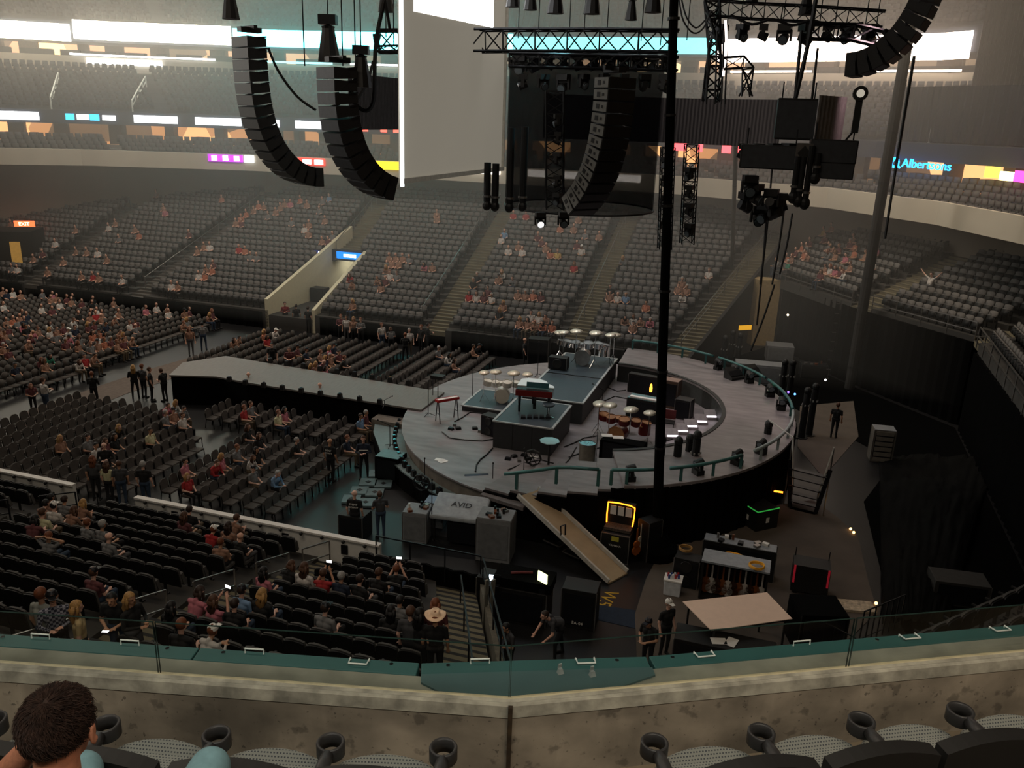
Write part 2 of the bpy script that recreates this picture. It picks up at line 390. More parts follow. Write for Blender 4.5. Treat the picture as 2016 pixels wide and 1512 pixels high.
# floor, left
crowd([(0, 545), (150, 560), (300, 600), (260, 690), (100, 700), (0, 730)], 70, 'ttmgwpkonttm', 'L')
sits("""245,680,t,f 240,668,t 262,640,w 100,655,w,f 110,645,t 45,620,t 35,640,g 183,617,r 195,615,w 205,618,t 230,590,t 340,600,t 330,605,w 365,650,t 372,645,g 360,610,t 368,608,m 413,615,m 420,612,t 315,603,w 90,720,t 12,690,t 100,700,e""", 'L')
sits("175,745,r 188,750,t 207,735,w,l 218,733,m 232,722,k 248,720,e,s", 'X')
sits("455,670,t 466,665,t 525,660,o 538,655,w 528,668,r", 'FA')
crowd([(560, 680), (660, 690), (690, 720), (640, 740), (580, 720)], 14, 'tmgkntp', 'FA')
sits("865,690,g,h 882,700,w,l 893,705,t 935,690,t 945,688,k", 'FB')
sits("""115,880,t,f 183,880,w,s 205,875,m 215,868,k 234,855,k,f 300,850,l,s 325,815,g,h 337,810,t 356,825,w,s 372,820,g 333,780,w 345,775,p 217,905,k,b 178,865,g""", 'B1')
sits("483,800,r,s 498,800,g 540,815,l,s 557,805,p,l 703,820,b 715,815,m", 'B3')
sits("""437,900,p,f 425,905,r 458,885,g,s 490,895,w,l 503,885,k,l 505,865,k 490,850,k 590,885,k 533,925,b,h 507,930,g,c 362,935,r,f 375,925,p,s 700,850,n""", 'B2')
# near stand
sits("""45,1035,m,l 75,1000,t,s 86,998,t,s 98,1003,w,c 85,1020,l,s 118,1005,g,s 140,1018,t,f 125,1030,t,l 155,1045,g,s 100,1068,g,s,head 185,1062,g,h 208,1062,g,b 350,1025,m,l 375,1025,k,s 412,1057,r,c 440,1040,t,s
445,1060,t,l 430,1085,t,s 458,1087,k,b 175,1165,m,c 290,1190,k,l 345,1208,p,l 415,1203,p,l,phone 450,1195,k,s 477,1182,b,c 495,1190,k,f 528,1128,p,l 553,1137,k,l 590,1142,w,l 625,1155,r,s,phone 665,1152,n,h 690,1162,k,s 760,1135,k,s,phone 735,1152,k,s
630,1215,g,c 785,1202,g,s 775,1222,k,l 325,1260,k,s 380,1262,w,c""", 'near')

# ------------------------------------------------------------------ seats
def seat_shapes(s=1.0):
    """folded arena seat: local -y faces the arena, origin on the tread"""
    def arch(y0, y1, w, zb, zt, n=6, lean=0.08, dm=0.09):
        pts = [(-w / 2, zb), (w / 2, zb), (w / 2 * 1.0, zt - dm)] + [(w / 2 * math.cos(t) if 0.5 < t < 2.6 else w / 2 * 0.96 * (1 if t < 1 else -1), zt - dm + dm * math.sin(t) ** 0.7) for t in [math.pi * k / n for k in range(1, n)]] + [(-w / 2, zt - dm)]
        m = len(pts); vs = [(x, y0 + (z - zb) * lean * 2, z) for x, z in pts] + [(x, y1 + (z - zb) * lean * 2, z) for x, z in pts]
        return vs, [tuple(range(m)), tuple(range(2 * m - 1, m - 1, -1))] + [(i, i + m, (i + 1) % m + m, (i + 1) % m) for i in range(m)]
    back = MB(); back.add(*arch(-0.05, 0.0, 0.46, 0.42, 0.88)); back.mat(1); back.add(*arch(0.002, 0.03, 0.48, 0.34, 0.86))
    pan = MB(); pan.box((0, -0.13, 0.5), (0.42, 0.09, 0.36), rx=rad(-14)).mat(1); pan.box((0, -0.17, 0.49), (0.40, 0.04, 0.34), rx=rad(-14))
    arm = MB()
    arm.box((0.262, -0.12, 0.62), (0.05, 0.34, 0.035)); arm.box((0.262, 0.0, 0.31), (0.035, 0.07, 0.62)); arm.box((0.262, -0.02, 0.015), (0.05, 0.2, 0.03))
    return back, pan, arm
b_, p_, a_ = seat_shapes()
def merged(mbs, maps):
    m = MB()
    for q, mp in zip(mbs, maps):
        o = len(m.v); m.v += q.v; m.f += [tuple(i + o for i in f) for f in q.f]; m.m += [mp[i] for i in q.m]
    return m
SEAT_ALL = merged((b_, p_, a_), ((0, 1), (0, 1), (1,)))
po_ = MB(); po_.box((0, -0.26, 0.42), (0.42, 0.40, 0.07)).mat(1); po_.box((0, -0.26, 0.375), (0.40, 0.38, 0.03))
SEAT_OPEN = merged((b_, po_, a_), ((0, 1), (0, 1), (1,)))
OCC = set(id(ALLS[i]) for i in TAKEN)
def seat_proto():
    r = thing('arena_seat', 'seat', 'seat')
    b_.build('backrest', [NPAD, SHELL], r); p_.build('seat', [NPAD, SHELL], r); a_.build('armrest', [SHELL], r)
    return r
near_s = sorted([s for s in SEATS if s[2].startswith('near')], key=lambda s: (s[0] - EYE).length)
def in_view(p, m=60):
    d = p - EYE; k = d.dot(fw)
    if k < 0.5: return False
    x, y = 1008 + F_PX * d.dot(rt) / k, 756 - F_PX * d.dot(up) / k
    return -m < x < 2016 + m and -m < y < 1340 + m
near_v = [s for s in near_s if in_view(s[0] + Vector((0, 0, 0.8)))]
ind = near_v[:300]; indset = set(id(s) for s in ind)
proto = None
PLACE = {'near_left': 'left of the handrailed steps', 'near_right': 'right of the handrailed steps', 'near_far_left': 'left of the gate steps', 'near_corner': 'in the lower right corner stand'}
for s in ind:
    lab = 'empty black tip-up seat, %s row, %s seat %s' % (ordinal(s[3]), ordinal(s[4] if s[2] in ('near_right', 'near_corner') else s[5] - 1 - s[4]), PLACE[s[2]])
    grp = 'near stand seats, %s, %s row' % (s[2].replace('_', ' '), ordinal(s[3]))
    if id(s) in OCC: lab = lab.replace('empty', 'occupied')
    if proto is None:
        proto = seat_proto(); proto.location = s[0]; proto.rotation_euler = (0, 0, s[1]); tag(proto, lab, group=grp); c = proto
        opened = po_.mesh('seat', [NPAD, SHELL])
    else: c = copy_tree(proto, s[0], s[1], lab, grp)
    if id(s) in OCC:
        for ch in c.children:
            if ch.name.startswith('seat'): ch.data = opened
rest_near = [s for s in near_s if id(s) not in indset and in_view(s[0], 400)]
scatter('arena_seats', SEAT_ALL, [NPAD, SHELL], [(s[0], s[1]) for s in rest_near], 'further rows of black tip-up seats in the near stands', 'seats')
far_s = [s for s in SEATS if not s[2].startswith('near')]
scatter('arena_seats', SEAT_ALL, [PAD, SHELL], [(s[0], s[1]) for s in far_s if id(s) not in OCC], 'rows of grey padded tip-up seats filling the lower bowl across the arena', 'seats')

# ------------------------------------------------------------------ sweeps along the bowl
def offset_line(line, d):
    pts = [Vector((p[0], p[1])) for p in line]; out = []
    for i, p in enumerate(pts):
        ns = []
        for a, b in ((i - 1, i), (i, i + 1)):
            if a < 0 or b >= len(pts): continue
            t = (pts[b] - pts[a]).normalized(); ns.append(Vector((-t.y, t.x)))
        n = sum(ns, Vector((0, 0))).normalized(); k = 1 / max(0.5, n.dot(ns[0]))
        out.append(p + n * d * k)
    return out
def sweep(mb, line, prof, world=False):
    """closed section of (distance outward, height) along a line of arena points"""
    rings = []
    for d, z in prof:
        rings.append([(Vector((q.x, q.y, z)) if world else W(q.x, q.y, z)) for q in offset_line(line, d)])
    m = len(prof); k = len(line)
    vs = [rings[j][i] for i in range(k) for j in range(m)]
    fs = [(i * m + j, i * m + (j + 1) % m, (i + 1) * m + (j + 1) % m, (i + 1) * m + j) for i in range(k - 1) for j in range(m)]
    fs += [tuple(range(m - 1, -1, -1)), tuple(range((k - 1) * m, k * m))]
    return mb.add(vs, fs)
def dense(line, step=2.0):
    out = []
    for a, b in zip(line, line[1:]):
        k = max(1, int(math.dist(a, b) / step)); out += [lerp(a, b, i / k) for i in range(k)]
    return out + [line[-1]]
FL = [(-86, 22), (-74, 38), (-64, 48), (-54, 55.5), (-42, 60), (-28, 62), (-8, 62), (2.5, 58), (8, 51.5), (11.5, 43), (13.5, 30), (13.5, 14)]
def along(line, s):
    for a, b in zip(line, line[1:]):
        L = math.dist(a, b); t = ((b[0] - a[0]) / L, (b[1] - a[1]) / L)
        if s <= L: return (a[0] + t[0] * s, a[1] + t[1] * s), t
        s -= L
    return line[-1], t
def length(line): return sum(math.dist(a, b) for a, b in zip(line, line[1:]))
def s_of_px(x, y, line, d=0.0):
    """arc length on the offset line where the vertical plane of a pixel column crosses it"""
    L = [(q.x, q.y) for q in offset_line(line, d)]; best = None
    v = ray(x, y); dx, dn = v.dot(AX), v.dot(NX); s = 0
    for a, b in zip(L, L[1:]):
        ex, ey = b[0] - a[0], b[1] - a[1]; den = dx * ey - dn * ex
        if abs(den) > 1e-9:
            t = (a[0] * ey - a[1] * ex) / den; u = (a[0] * dn - a[1] * dx) / den
            if t > 0 and 0 <= u <= 1: best = s + u * math.hypot(ex, ey)
        s += math.hypot(ex, ey)
    return best, L
CLUBC = mat('club_tier_concrete', '77716a', 0.9, var=0.1, scale=0.5)
NAVY = mat('navy_fascia_paint', '1a2536', 0.7, var=0.1)
TIERM = mat('upper_tier_steps', '3c4046', 0.9, var=0.1, scale=0.5)
struct('club_fascia', sweep(MB(), FL, [(0, 9.1), (0, 10.35), (0.3, 10.35), (0.3, 9.3), (6.5, 9.3), (6.5, 9.1)]), CONCP)
mb = MB(); CS = []
for i in range(5):
    sweep(mb, FL, [(0.3 + i, 9.3), (0.3 + i, 9.5 + 0.27 * i), (1.3 + i, 9.5 + 0.27 * i), (1.3 + i, 9.3)])
    sweepline = [(q.x, q.y) for q in offset_line(FL, 0.95 + i)]; L = length(sweepline); k = int(L / 0.56)
    for j in range(k):
        if j % 22 in (0, 1): continue
        (a, n), t = along(sweepline, (j + 0.5) * 0.56); CS.append((W(a, n, 9.5 + 0.27 * i), math.atan2(t[1], t[0]) + ROT + 0.0))
struct('club_terrace', mb, CLUBC)
# back wall of the lower bowl under the club tier
struct('wall_back', sweep(MB(), FL, [(4.8, 0), (4.8, 9.2), (5.1, 9.2), (5.1, 0)]), mat('concourse_wall', '8d8272', 0.9, var=0.1, scale=0.3))
# suites behind the club seats: lit rooms between dark dividers
def glow(name, c1, c2, c3, strength, scale):
    m = bpy.data.materials.new(name); m.use_nodes = True; nt = m.node_tree; b = nt.nodes['Principled BSDF']
    tc = nt.nodes.new('ShaderNodeTexCoord'); vo = nt.nodes.new('ShaderNodeTexVoronoi'); vo.inputs['Scale'].default_value = scale
    cr = nt.nodes.new('ShaderNodeValToRGB'); cr.color_ramp.interpolation = 'CONSTANT'
    sp = nt.nodes.new('ShaderNodeSeparateColor')
    nt.links.new(tc.outputs['Object'], vo.inputs['Vector']); nt.links.new(vo.outputs['Color'], sp.inputs[0]); nt.links.new(sp.outputs[0], cr.inputs[0])
    e = cr.color_ramp.elements; e[0].color = (*srgb(c1), 1); e[1].position = 0.45; e[1].color = (*srgb(c2), 1)
    x = e.new(0.8); x.color = (*srgb(c3), 1)
    nt.links.new(cr.outputs[0], b.inputs['Emission Color']); b.inputs['Emission Strength'].default_value = strength
    nt.links.new(cr.outputs[0], b.inputs['Base Color']); b.inputs['Roughness'].default_value = 0.9
    MATS[name] = m; return m
SUITE = glow('lit_suite_interior', '5a4028', 'b07848', 'f0b070', 1.7, 0.35)
SUITE2 = glow('lit_upper_suite_interior', '6a5844', 'c89c74', 'ffd8a0', 2.2, 0.3)
struct('wall_suites', sweep(MB(), FL, [(6.5, 9.3), (6.5, 12.6), (6.7, 12.6), (6.7, 9.3)]), SUITE)
DARKP = mat('suite_divider_brown', '4a3a2a', 0.8)
def dividers(d0, d1, z0, z1, step, w, name, m):
    L = [(q.x, q.y) for q in offset_line(FL, (d0 + d1) / 2)]; T = length(L); mb = MB(); rnd = random.Random(3); s = 1.0
    while s < T:
        (a, n), t = along(L, s); p = W(a, n, (z0 + z1) / 2); ww = w * rnd.uniform(0.5, 1.6)
        mb.box(p, (ww, abs(d1 - d0), z1 - z0), rz=math.atan2(t[1], t[0]) + ROT); s += step * rnd.uniform(0.6, 1.4)
    struct(name, mb, m)
dividers(5.3, 6.5, 10.6, 12.6, 3.4, 0.8, 'suite_dividers', DARKP)
dividers(5.5, 6.3, 10.6, 11.4, 1.9, 0.7, 'suite_counters', DARKP)
# tier two
struct('tier_fascia', sweep(MB(), FL, [(4.6, 12.2), (4.6, 13.25), (4.9, 13.25), (4.9, 12.4), (6.6, 12.4), (6.6, 12.2)]), NAVY)
mb = MB(); US = []
def tier(mb, d, z, rows, tr, ri, S, sp=0.6, line=FL):
    for i in range(rows):
        sweep(mb, line, [(d + i * tr, z - 0.6 + ri * i), (d + i * tr, z + ri * i), (d + (i + 1) * tr, z + ri * i), (d + (i + 1) * tr, z - 0.6 + ri * i)])
        sl = [(q.x, q.y) for q in offset_line(line, d + i * tr + 0.55)]; L = length(sl); k = int(L / sp)
        for j in range(k):
            if j % 30 in (0, 1): continue
            (a, n), t = along(sl, (j + 0.5) * sp); S.append((W(a, n, z + ri * i), math.atan2(t[1], t[0]) + ROT))
tier(mb, 4.9, 13.3, 9, 0.85, 0.4, US)
struct('tier_terrace', mb, TIERM)
struct('tier_back_wall', sweep(MB(), FL, [(12.6, 16.6), (12.6, 17.9), (12.9, 17.9), (12.9, 17.2), (16, 17.2), (16, 16.6)]), CONCP)
struct('wall_upper_suites', sweep(MB(), FL, [(15.6, 17.2), (15.6, 20.4), (15.9, 20.4), (15.9, 17.2)]), SUITE2)
dividers(14.4, 15.5, 17.2, 20.4, 4.2, 1.1, 'upper_suite_dividers', mat('upper_suite_divider', '6b5a48', 0.85))
dividers(13.2, 14.0, 17.2, 18.4, 1.6, 1.1, 'upper_suite_furniture', mat('dark_furniture', '3a3632', 0.85))
# upper deck
FLU = FL[:-1] + [(13.5, 24)]
struct('upper_deck_fascia', sweep(MB(), FLU, [(10.6, 19.0), (10.6, 20.6), (11, 20.6), (11, 19.2), (15.9, 19.2), (15.9, 19.0)]), NAVY)
mb = MB(); tier(mb, 11.0, 20.8, 11, 0.85, 0.5, US, 0.62)
struct('upper_deck_terrace', mb, TIERM)
struct('upper_deck_back_wall', sweep(MB(), FLU, [(20.4, 25.0), (20.4, 33.0), (20.8, 33.0), (20.8, 25.0)]), mat('upper_wall_panels', 'b8ab92', 0.85, var=0.05))
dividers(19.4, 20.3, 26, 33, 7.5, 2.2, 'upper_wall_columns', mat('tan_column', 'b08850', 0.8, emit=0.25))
struct('ceiling', MB().prism(anpoly([(-110, -12), (40, -12), (40, 95), (-110, 95)]), 33.0, 33.4), mat('dark_roof', '2a2a2a', 0.9))
SEAT_LOW = MB().mat(0); SEAT_LOW.box((0, 0.02, 0.62), (0.46, 0.07, 0.44), taper=0.9).mat(1); SEAT_LOW.box((0, -0.12, 0.4), (0.44, 0.12, 0.3))
scatter('club_seats', SEAT_LOW, [mat('club_seat_grey', '4d4a48', 0.85, var=0.05), SHELL], CS, 'low rows of dark club seats above the concrete fascia across the arena', 'seats')
scatter('upper_seats', SEAT_LOW, [mat('upper_seat_grey', '30363d', 0.85, var=0.05), SHELL], US, 'hazy blue grey seats of the two upper tiers across the arena', 'seats')
# LED boards: a lit board along each fascia, one thing per stretch seen
def em(name, col, k): return mat(name, col, 0.5, var=0, emit=k)
def board(x0, x1, y, d, z0, z1, m, name, label, cat='sign', th=0.12):
    s0, L = s_of_px(x0, y, FL, d); s1, _ = s_of_px(x1, y, FL, d)
    if s0 is None or s1 is None: return None
    if s0 > s1: s0, s1 = s1, s0
    pts = []; k = max(1, int((s1 - s0) / 1.2))
    for i in range(k + 1): pts.append(along(L, s0 + (s1 - s0) * i / k)[0])
    mb = sweep(MB(), pts, [(-th, z0), (-th, z1), (0, z1), (0, z0)])
    return tag(mb.build(name, m), label, cat)
RW = em('ribbon_white', 'fff2d8', 16); RC = em('ribbon_cyan', '60e6e2', 11); RP = em('ribbon_pink_white', 'ffe6d0', 9)
board(-400, 140, 80, 10.5, 18.95, 20.35, RW, 'ribbon_board', 'glaring white ribbon board at the upper left edge, set lower', 'ribbon board')
board(146, 455, 76, 10.5, 19.2, 20.75, RW, 'ribbon_board', 'glaring warm white ribbon board left of the leftmost hanging speaker array', 'ribbon board')
board(460, 1010, 84, 10.5, 19.2, 20.6, RC, 'ribbon_board', 'cyan white ribbon board behind the two left speaker arrays', 'ribbon board')
board(1012, 1410, 84, 10.5, 19.2, 20.4, em('ribbon_teal', '70e0e0', 3.0), 'ribbon_board', 'teal lettered ribbon board seen through the lighting trusses', 'ribbon board')
board(1415, 1915, 75, 10.5, 18.6, 20.3, RP, 'ribbon_board', 'glaring pinkish white ribbon board at the upper right', 'ribbon board')
for x0, x1, c, nm in ((140, 425, 'ffffff', 'left'), (520, 655, '9af0f0', 'behind the left arrays'), (690, 785, 'ffffff', 'beside the white screen'), (1440, 1600, 'ffeedd', 'right of the trusses'), (1700, 1895, 'ffe8d0', 'at the upper right')):
    board(x0, x1, 130, 12.5, 17.95, 18.12, em('thin_light_' + c, c, 3.0), 'light_strip', 'thin %s light strip over the middle tier wall, %s' % ('bluish' if c[0] == '9' else 'white', nm), 'light strip')
def dots(xs, y, d, z0, z1, m, label, name='fascia_sign', grp=None):
    for i, (x0, x1) in enumerate(xs):
        o = board(x0, x1, y, d, z0, z1, m, name, label if isinstance(label, str) else label[i], 'sign')
        if o and grp: o['group'] = grp
WS = em('sign_white', 'ffffff', 3.5); CY = em('sign_cyan', '30b8e8', 2.2)
dots([(-60, 78), (92, 0)][:1], 236, 4.5, 12.4, 13.05, WS, ['white lit sign on the tier fascia at the left edge'])
dots([(130, 147), (178, 196)], 236, 4.5, 12.5, 13.0, CY, ['round cyan logo on the tier fascia, left one', 'round cyan logo on the tier fascia, right one'])
dots([(152, 176), (203, 228)], 236, 4.5, 12.55, 12.95, WS, ['white word on the fascia between the two cyan logos', 'white word on the fascia right of both cyan logos'])
dots([(265, 350), (385, 475), (530, 550), (582, 632)], 240, 4.5, 12.45, 13.05, WS, ['bumpy white sign left of the leftmost speaker array', 'bumpy white sign touching the left of the first array', 'short white sign between the left arrays', 'white sign left of the second speaker array'])
dots([(706, 725), (750, 762), (775, 795)], 262, 4.5, 12.4, 12.95, em('sign_red', 'ff5a48', 3.0), ['red and white round logo right of the second array', 'small red lit letter left of the white screen', 'red lit letters touching the white screen'])
dots([(1328, 1352), (1376, 1384), (1423, 1440), (1450, 1460)], 288, 4.5, 11.95, 12.65, em('sign_red_hot', 'ff4a50', 4.0), ['brightest red lit logo beside the tall black mast', 'small red lit sign second from the mast', 'red lit sign under the hanging curtain', 'small red lit sign at the far right under the curtain'])
PUR = em('led_purple', 'b428d8', 1.6)
dots([(410, 478)], 310, -0.02, 9.75, 10.3, PUR, 'purple panel of the club fascia board with white dots')
for x in (422, 444, 466): dots([(x - 5, x + 5)], 310, -0.13, 9.83, 10.22, WS, 'white dot logo on the purple fascia panel', grp='white dots on the purple panel')
dots([(482, 500)], 310, -0.02, 9.75, 10.3, WS, 'white round logo right of the purple fascia panel')
dots([(588, 640)], 318, -0.02, 9.75, 10.3, em('led_red', 'ff3428', 2.2), 'red panel of the fascia board with white letters')
for x in (605, 628): dots([(x - 8, x + 8)], 318, -0.13, 9.85, 10.2, WS, 'white lettering on the red fascia panel', grp='letters on the red panel')
dots([(725, 795)], 328, -0.02, 9.7, 10.3, em('led_yellow', 'ffd818', 2.2), 'yellow lit panel of the fascia board beside the white screen')
dots([(925, 985), (1040, 1075), (1110, 1150), (1215, 1262)], 345, -0.02, 9.75, 10.25, em('led_white_dim', 'fff4e8', 2.6), ['white fascia sign just under the big white screen', 'white fascia lettering behind the left of the curtain drum', 'white fascia lettering behind the middle of the curtain drum', 'small white fascia lettering behind the right of the curtain drum'])
# right part of the bowl: hanging black curtain and the shop sign
def text_mesh(body, size, ext, m, name, loc, rot, parent=None, align='CENTER'):
    c = bpy.data.curves.new(name, 'FONT'); c.body = body; c.size = size; c.extrude = ext; c.align_x = align; c.align_y = 'CENTER'
    t = bpy.data.objects.new(name, c); COL.objects.link(t); bpy.context.view_layer.update()
    me = bpy.data.meshes.new_from_object(t.evaluated_get(bpy.context.evaluated_depsgraph_get())); bpy.data.objects.remove(t)
    me.materials.clear(); me.materials.append(m); o = bpy.data.objects.new(name, me); COL.objects.link(o); o.location = loc; o.rotation_euler = rot
    if parent: o.parent = parent
    return o
BLUE = em('sign_blue', '1aa0ff', 5.0)
def fascia_text(body, x0, x1, y, d, zc, size, m, label, icon=False):
    s0, L = s_of_px(x0, y, FL, d); s1, _ = s_of_px(x1, y, FL, d); (a, n), t = along(L, (s0 + s1) / 2)
    r = thing('fascia_sign', label, 'sign', W(a, n, zc), math.atan2(t[1], t[0]) + ROT)
    o = text_mesh(body, size, 0.03, m, 'lettering', (0, 0, 0), (math.pi / 2, 0, 0), r)
    wid = o.dimensions.x or 1; ww = abs(s1 - s0) * (0.78 if icon else 1); o.scale = (ww / wid, 1, 1)
    if icon:
        o.location.x = abs(s1 - s0) * 0.11
        q = MB(); q.lathe([(0.20, -0.03), (0.34, -0.03), (0.34, 0.03), (0.20, 0.03)], 20, tilt=Matrix.Rotation(math.pi / 2, 3, 'X'))
        q.bar((-0.45, 0, -0.3), (-0.05, 0, 0.3), 0.06, 0.12); q.bar((0.1, 0, -0.1), (0.45, 0, -0.3), 0.06, 0.12)
        q.build('logo', m, r, (-abs(s1 - s0) * 0.40, 0, 0))
    return r
fascia_text('Albertsons', 1752, 1876, 312, 4.4, 12.0, 0.75, BLUE, 'glowing blue shop sign reading Albertsons on the navy fascia', True)
board(1945, 1972, 320, 4.4, 11.6, 12.2, em('sign_yellow', 'ffe040', 3.0), 'fascia_sign', 'yellow lit sign at the right edge of the fascia')
board(1974, 2000, 328, 4.4, 11.5, 12.0, em('sign_yellowwhite', 'fff0b0', 3.0), 'fascia_sign', 'pale yellow lit words right of the yellow sign')
board(2004, 2060, 330, 4.4, 11.5, 12.1, em('sign_magenta', 'ff40a0', 2.5), 'fascia_sign', 'magenta lit sign cut by the right picture edge')
# black curtain closing the upper deck at the right, and dark rooms below it
CURT = mat('dark_curtain', '121312', 0.95, var=0.2, scale=2, stretch=(4, 4, 0.3))
def curtain(x0, x1, d, z0, z1, name, label, m):
    s0, L = s_of_px(x0, 100, FL, d); s1, _ = s_of_px(x1, 100, FL, d)
    if s1 is None: s1 = length(L)
    k = 60; pts = []
    for i in range(k + 1):
        (a, n), t = along(L, s0 + (s1 - s0) * i / k); w = 0.12 * (i % 2)
        pts.append((a + t[1] * w, n - t[0] * w))
    return tag(sweep(MB(), pts, [(0, z0), (0, z1), (0.15, z1), (0.15, z0)]).build(name, m), label, 'curtain')
curtain(1925, 2200, 10.2, 16.2, 30, 'blackout_curtain', 'tall black curtain closing off the upper deck at the right edge', CURT)
curtain(1790, 2200, 5.2, 13.35, 16.6, 'seat_cover', 'dark tarpaulin over the middle tier seats at the right', mat('tarpaulin', '1a1e25', 0.9, var=0.15, scale=1))
for x0, x1, l in ((172, 246, 'white lit sign over the middle tier opening at upper left, left one'), (250, 320, 'white lit sign over the middle tier opening at upper left, right one')): board(x0, x1, 137, 12.45, 17.25, 17.75, WS, 'fascia_sign', l, 'sign')
def tier_rail(x0, x1, l):
    (a0, n0), _ = along([(q.x, q.y) for q in offset_line(FL, 5.2)], s_of_px(x0, 225, FL, 5.2)[0]); (a1, n1), _ = along([(q.x, q.y) for q in offset_line(FL, 9.5)], s_of_px(x1, 190, FL, 9.5)[0])
    rail('tier_rail', l, W(a0, n0, 13.3), W(a1, n1, 15.4), 0.9, 0.45, 5, mat('pale_tier_rail', 'c8ccc8', 0.4), 0.09)
tier_rail(262, 290, 'pale slanting rail on the middle tier at upper left, right one'); tier_rail(103, 120, 'pale slanting rail on the middle tier at upper left, left one'); tier_rail(1838, 1868, 'pale slanting rail on the middle tier above the blue sign')
# tan panel and black drapes below the corner stand
BLK = mat('under_stand_black', '0d0d0d', 0.95)
def drape(pts, z0, z1, label, name='floor_drape', m=DRAPE, th=0.08, fold=0.05):
    L = []; T = length(pts); k = max(4, int(T / 0.3))
    for i in range(k + 1):
        (a, n), t = along(pts, T * i / k); w = fold * (1 if i % 2 else -1); L.append((a - t[1] * w, n + t[0] * w))
    return tag(sweep(MB(), L, [(0, z0), (0, z1), (th, z1), (th, z0)]).build(name, m), label, 'drape')
drape([(0.6, 56.9), (4.2, 50.75), (5.2, 49.5), (9.5, 44.5)], 0.0, 4.3, 'tall black drape hanging below the right corner stand')
drape([(9.5, 43.6), (9.1, 20.0)], 0.0, 4.0, 'tall black drape below the end stand at the right')
struct('wall_panel', MB().prism(anpoly([(-1.6, 57.6), (-0.2, 57.9), (0.4, 56.9), (-1.0, 56.4)]), 0, 4.4), mat('tan_wall_panel', 'a08a62', 0.85))
struct('wall_stair_side', MB().prism(anpoly([(-4.3, 47), (-4.1, 47), (1.2, 66), (1.0, 66)]), 0, lambda x, y: max(1.0, fz(Vector((x, y, 0)).dot(NX)) - 0.05)), mat('dark_side_wall', '2a2826', 0.9))
for i, (a0, n0, a1, n1) in enumerate([(9.6, 44.7, 5.3, 49.6), (4.3, 50.7, -0.3, 57.9), (9.5, 43.6, 9.1, 30)]):
    mb = MB(); L = math.dist((a0, n0), (a1, n1)); k = int(L / 1.6)
    for h in (0.5, 0.95): mb.bar(W(a0, n0, 4.3 + h), W(a1, n1, 4.3 + h), 0.05)
    for j in range(k + 1): p = lerp((a0, n0), (a1, n1), j / k); mb.bar(W(*p, 4.2), W(*p, 5.25), 0.04)
    tag(mb.build('guard_rail', METAL), ['thin rail along the front of the right half of the corner stand', 'thin rail along the front of the left half of the corner stand', 'thin rail along the front of the end stand'][i], 'railing')
# black drape along the far floor wall, front of the bowl
drape([(-64, 46.85), (-52.5, 46.85)], 0, 1.1, 'black drape on the far floor wall at the left end')
drape([(-51.0, 46.85), (-32.2, 46.85)], 0, 1.1, 'black drape on the far floor wall left of the lit tunnel')
drape([(-27.8, 46.85), (-20.5, 46.85)], 0, 1.15, 'black drape on the far floor wall right of the lit tunnel')
drape([(-18.6, 46.85), (-5.0, 46.85)], 0, 1.25, 'black drape on the far floor wall behind the stage')
# lit tunnel through the far stand
TUN = mat('tunnel_wall_beige', 'c8c0a4', 0.8, var=0.05)
struct('tunnel_wall_left', MB().prism(anpoly([(-32.0, 47), (-31.75, 47), (-31.3, 58), (-31.6, 58)]), 0, lambda x, y: fz(Vector((x, y, 0)).dot(NX)) + 0.75), TUN)
struct('tunnel_wall_right', MB().prism(anpoly([(-28.5, 47), (-28.25, 47), (-28.6, 55.2), (-28.9, 55.2)]), 0, lambda x, y: fz(Vector((x, y, 0)).dot(NX)) + 0.35), TUN)
struct('tunnel_floor', MB().prism(anpoly([(-31.8, 47), (-28.4, 47), (-28.8, 60), (-31.4, 60)]), 0, 0.9), CONC)
struct('tunnel_back', MB().prism(anpoly([(-31.6, 58), (-28.6, 58), (-28.6, 58.2), (-31.6, 58.2)]), 0, 4.4), TUN)
struct('tunnel_lintel', MB().prism(anpoly([(-31.5, 55.0), (-28.7, 55.0), (-28.7, 55.4), (-31.5, 55.4)]), 3.45, 4.2), NAVY)
r = thing('tunnel_sign', 'bright blue lit sign over the tunnel in the far stand', 'sign', W(-29.9, 54.95, 3.85), ROT)
MB().box((0, 0, 0), (2.2, 0.08, 0.5)).build('panel', em('tunnel_blue', '0a78d8', 1.6), r)
MB().box((0, -0.06, 0.0), (1.0, 0.04, 0.22)).build('lettering', WS, r)
r = thing('tunnel_sign', 'small dark blue sign with a white mark left of the tunnel', 'sign', W(-32.0, 54.4, 3.9), ROT)
MB().box((0, 0, 0), (1.1, 0.08, 0.45)).build('panel', em('tunnel_darkblue', '102870', 0.8), r)
q = MB(); q.bar((-0.32, -0.06, -0.16), (-0.12, -0.06, 0.16), 0.03, 0.07); q.bar((-0.12, -0.06, 0.16), (0.12, -0.06, -0.16), 0.03, 0.07); q.build('logo', WS, r)
r = thing('tunnel_cabinet', 'dark equipment cabinet standing in the lit tunnel', 'cabinet', W(-30.9, 52.2, 0.9), ROT)
MB().box((0, 0, 0.5), (1.1, 0.8, 1.0)).build('body', DKMETAL, r); MB().box((0, -0.42, 0.5), (0.9, 0.03, 0.8)).build('door', BLACK, r)
l = bpy.data.lights.new('tunnel_light', 'AREA'); l.energy = 60; l.size = 2; l.color = (1, 0.95, 0.8); o = bpy.data.objects.new('tunnel_light', l); COL.objects.link(o); o.location = W(-29.8, 57, 3.6); o.rotation_euler = (rad(20), 0, 0)
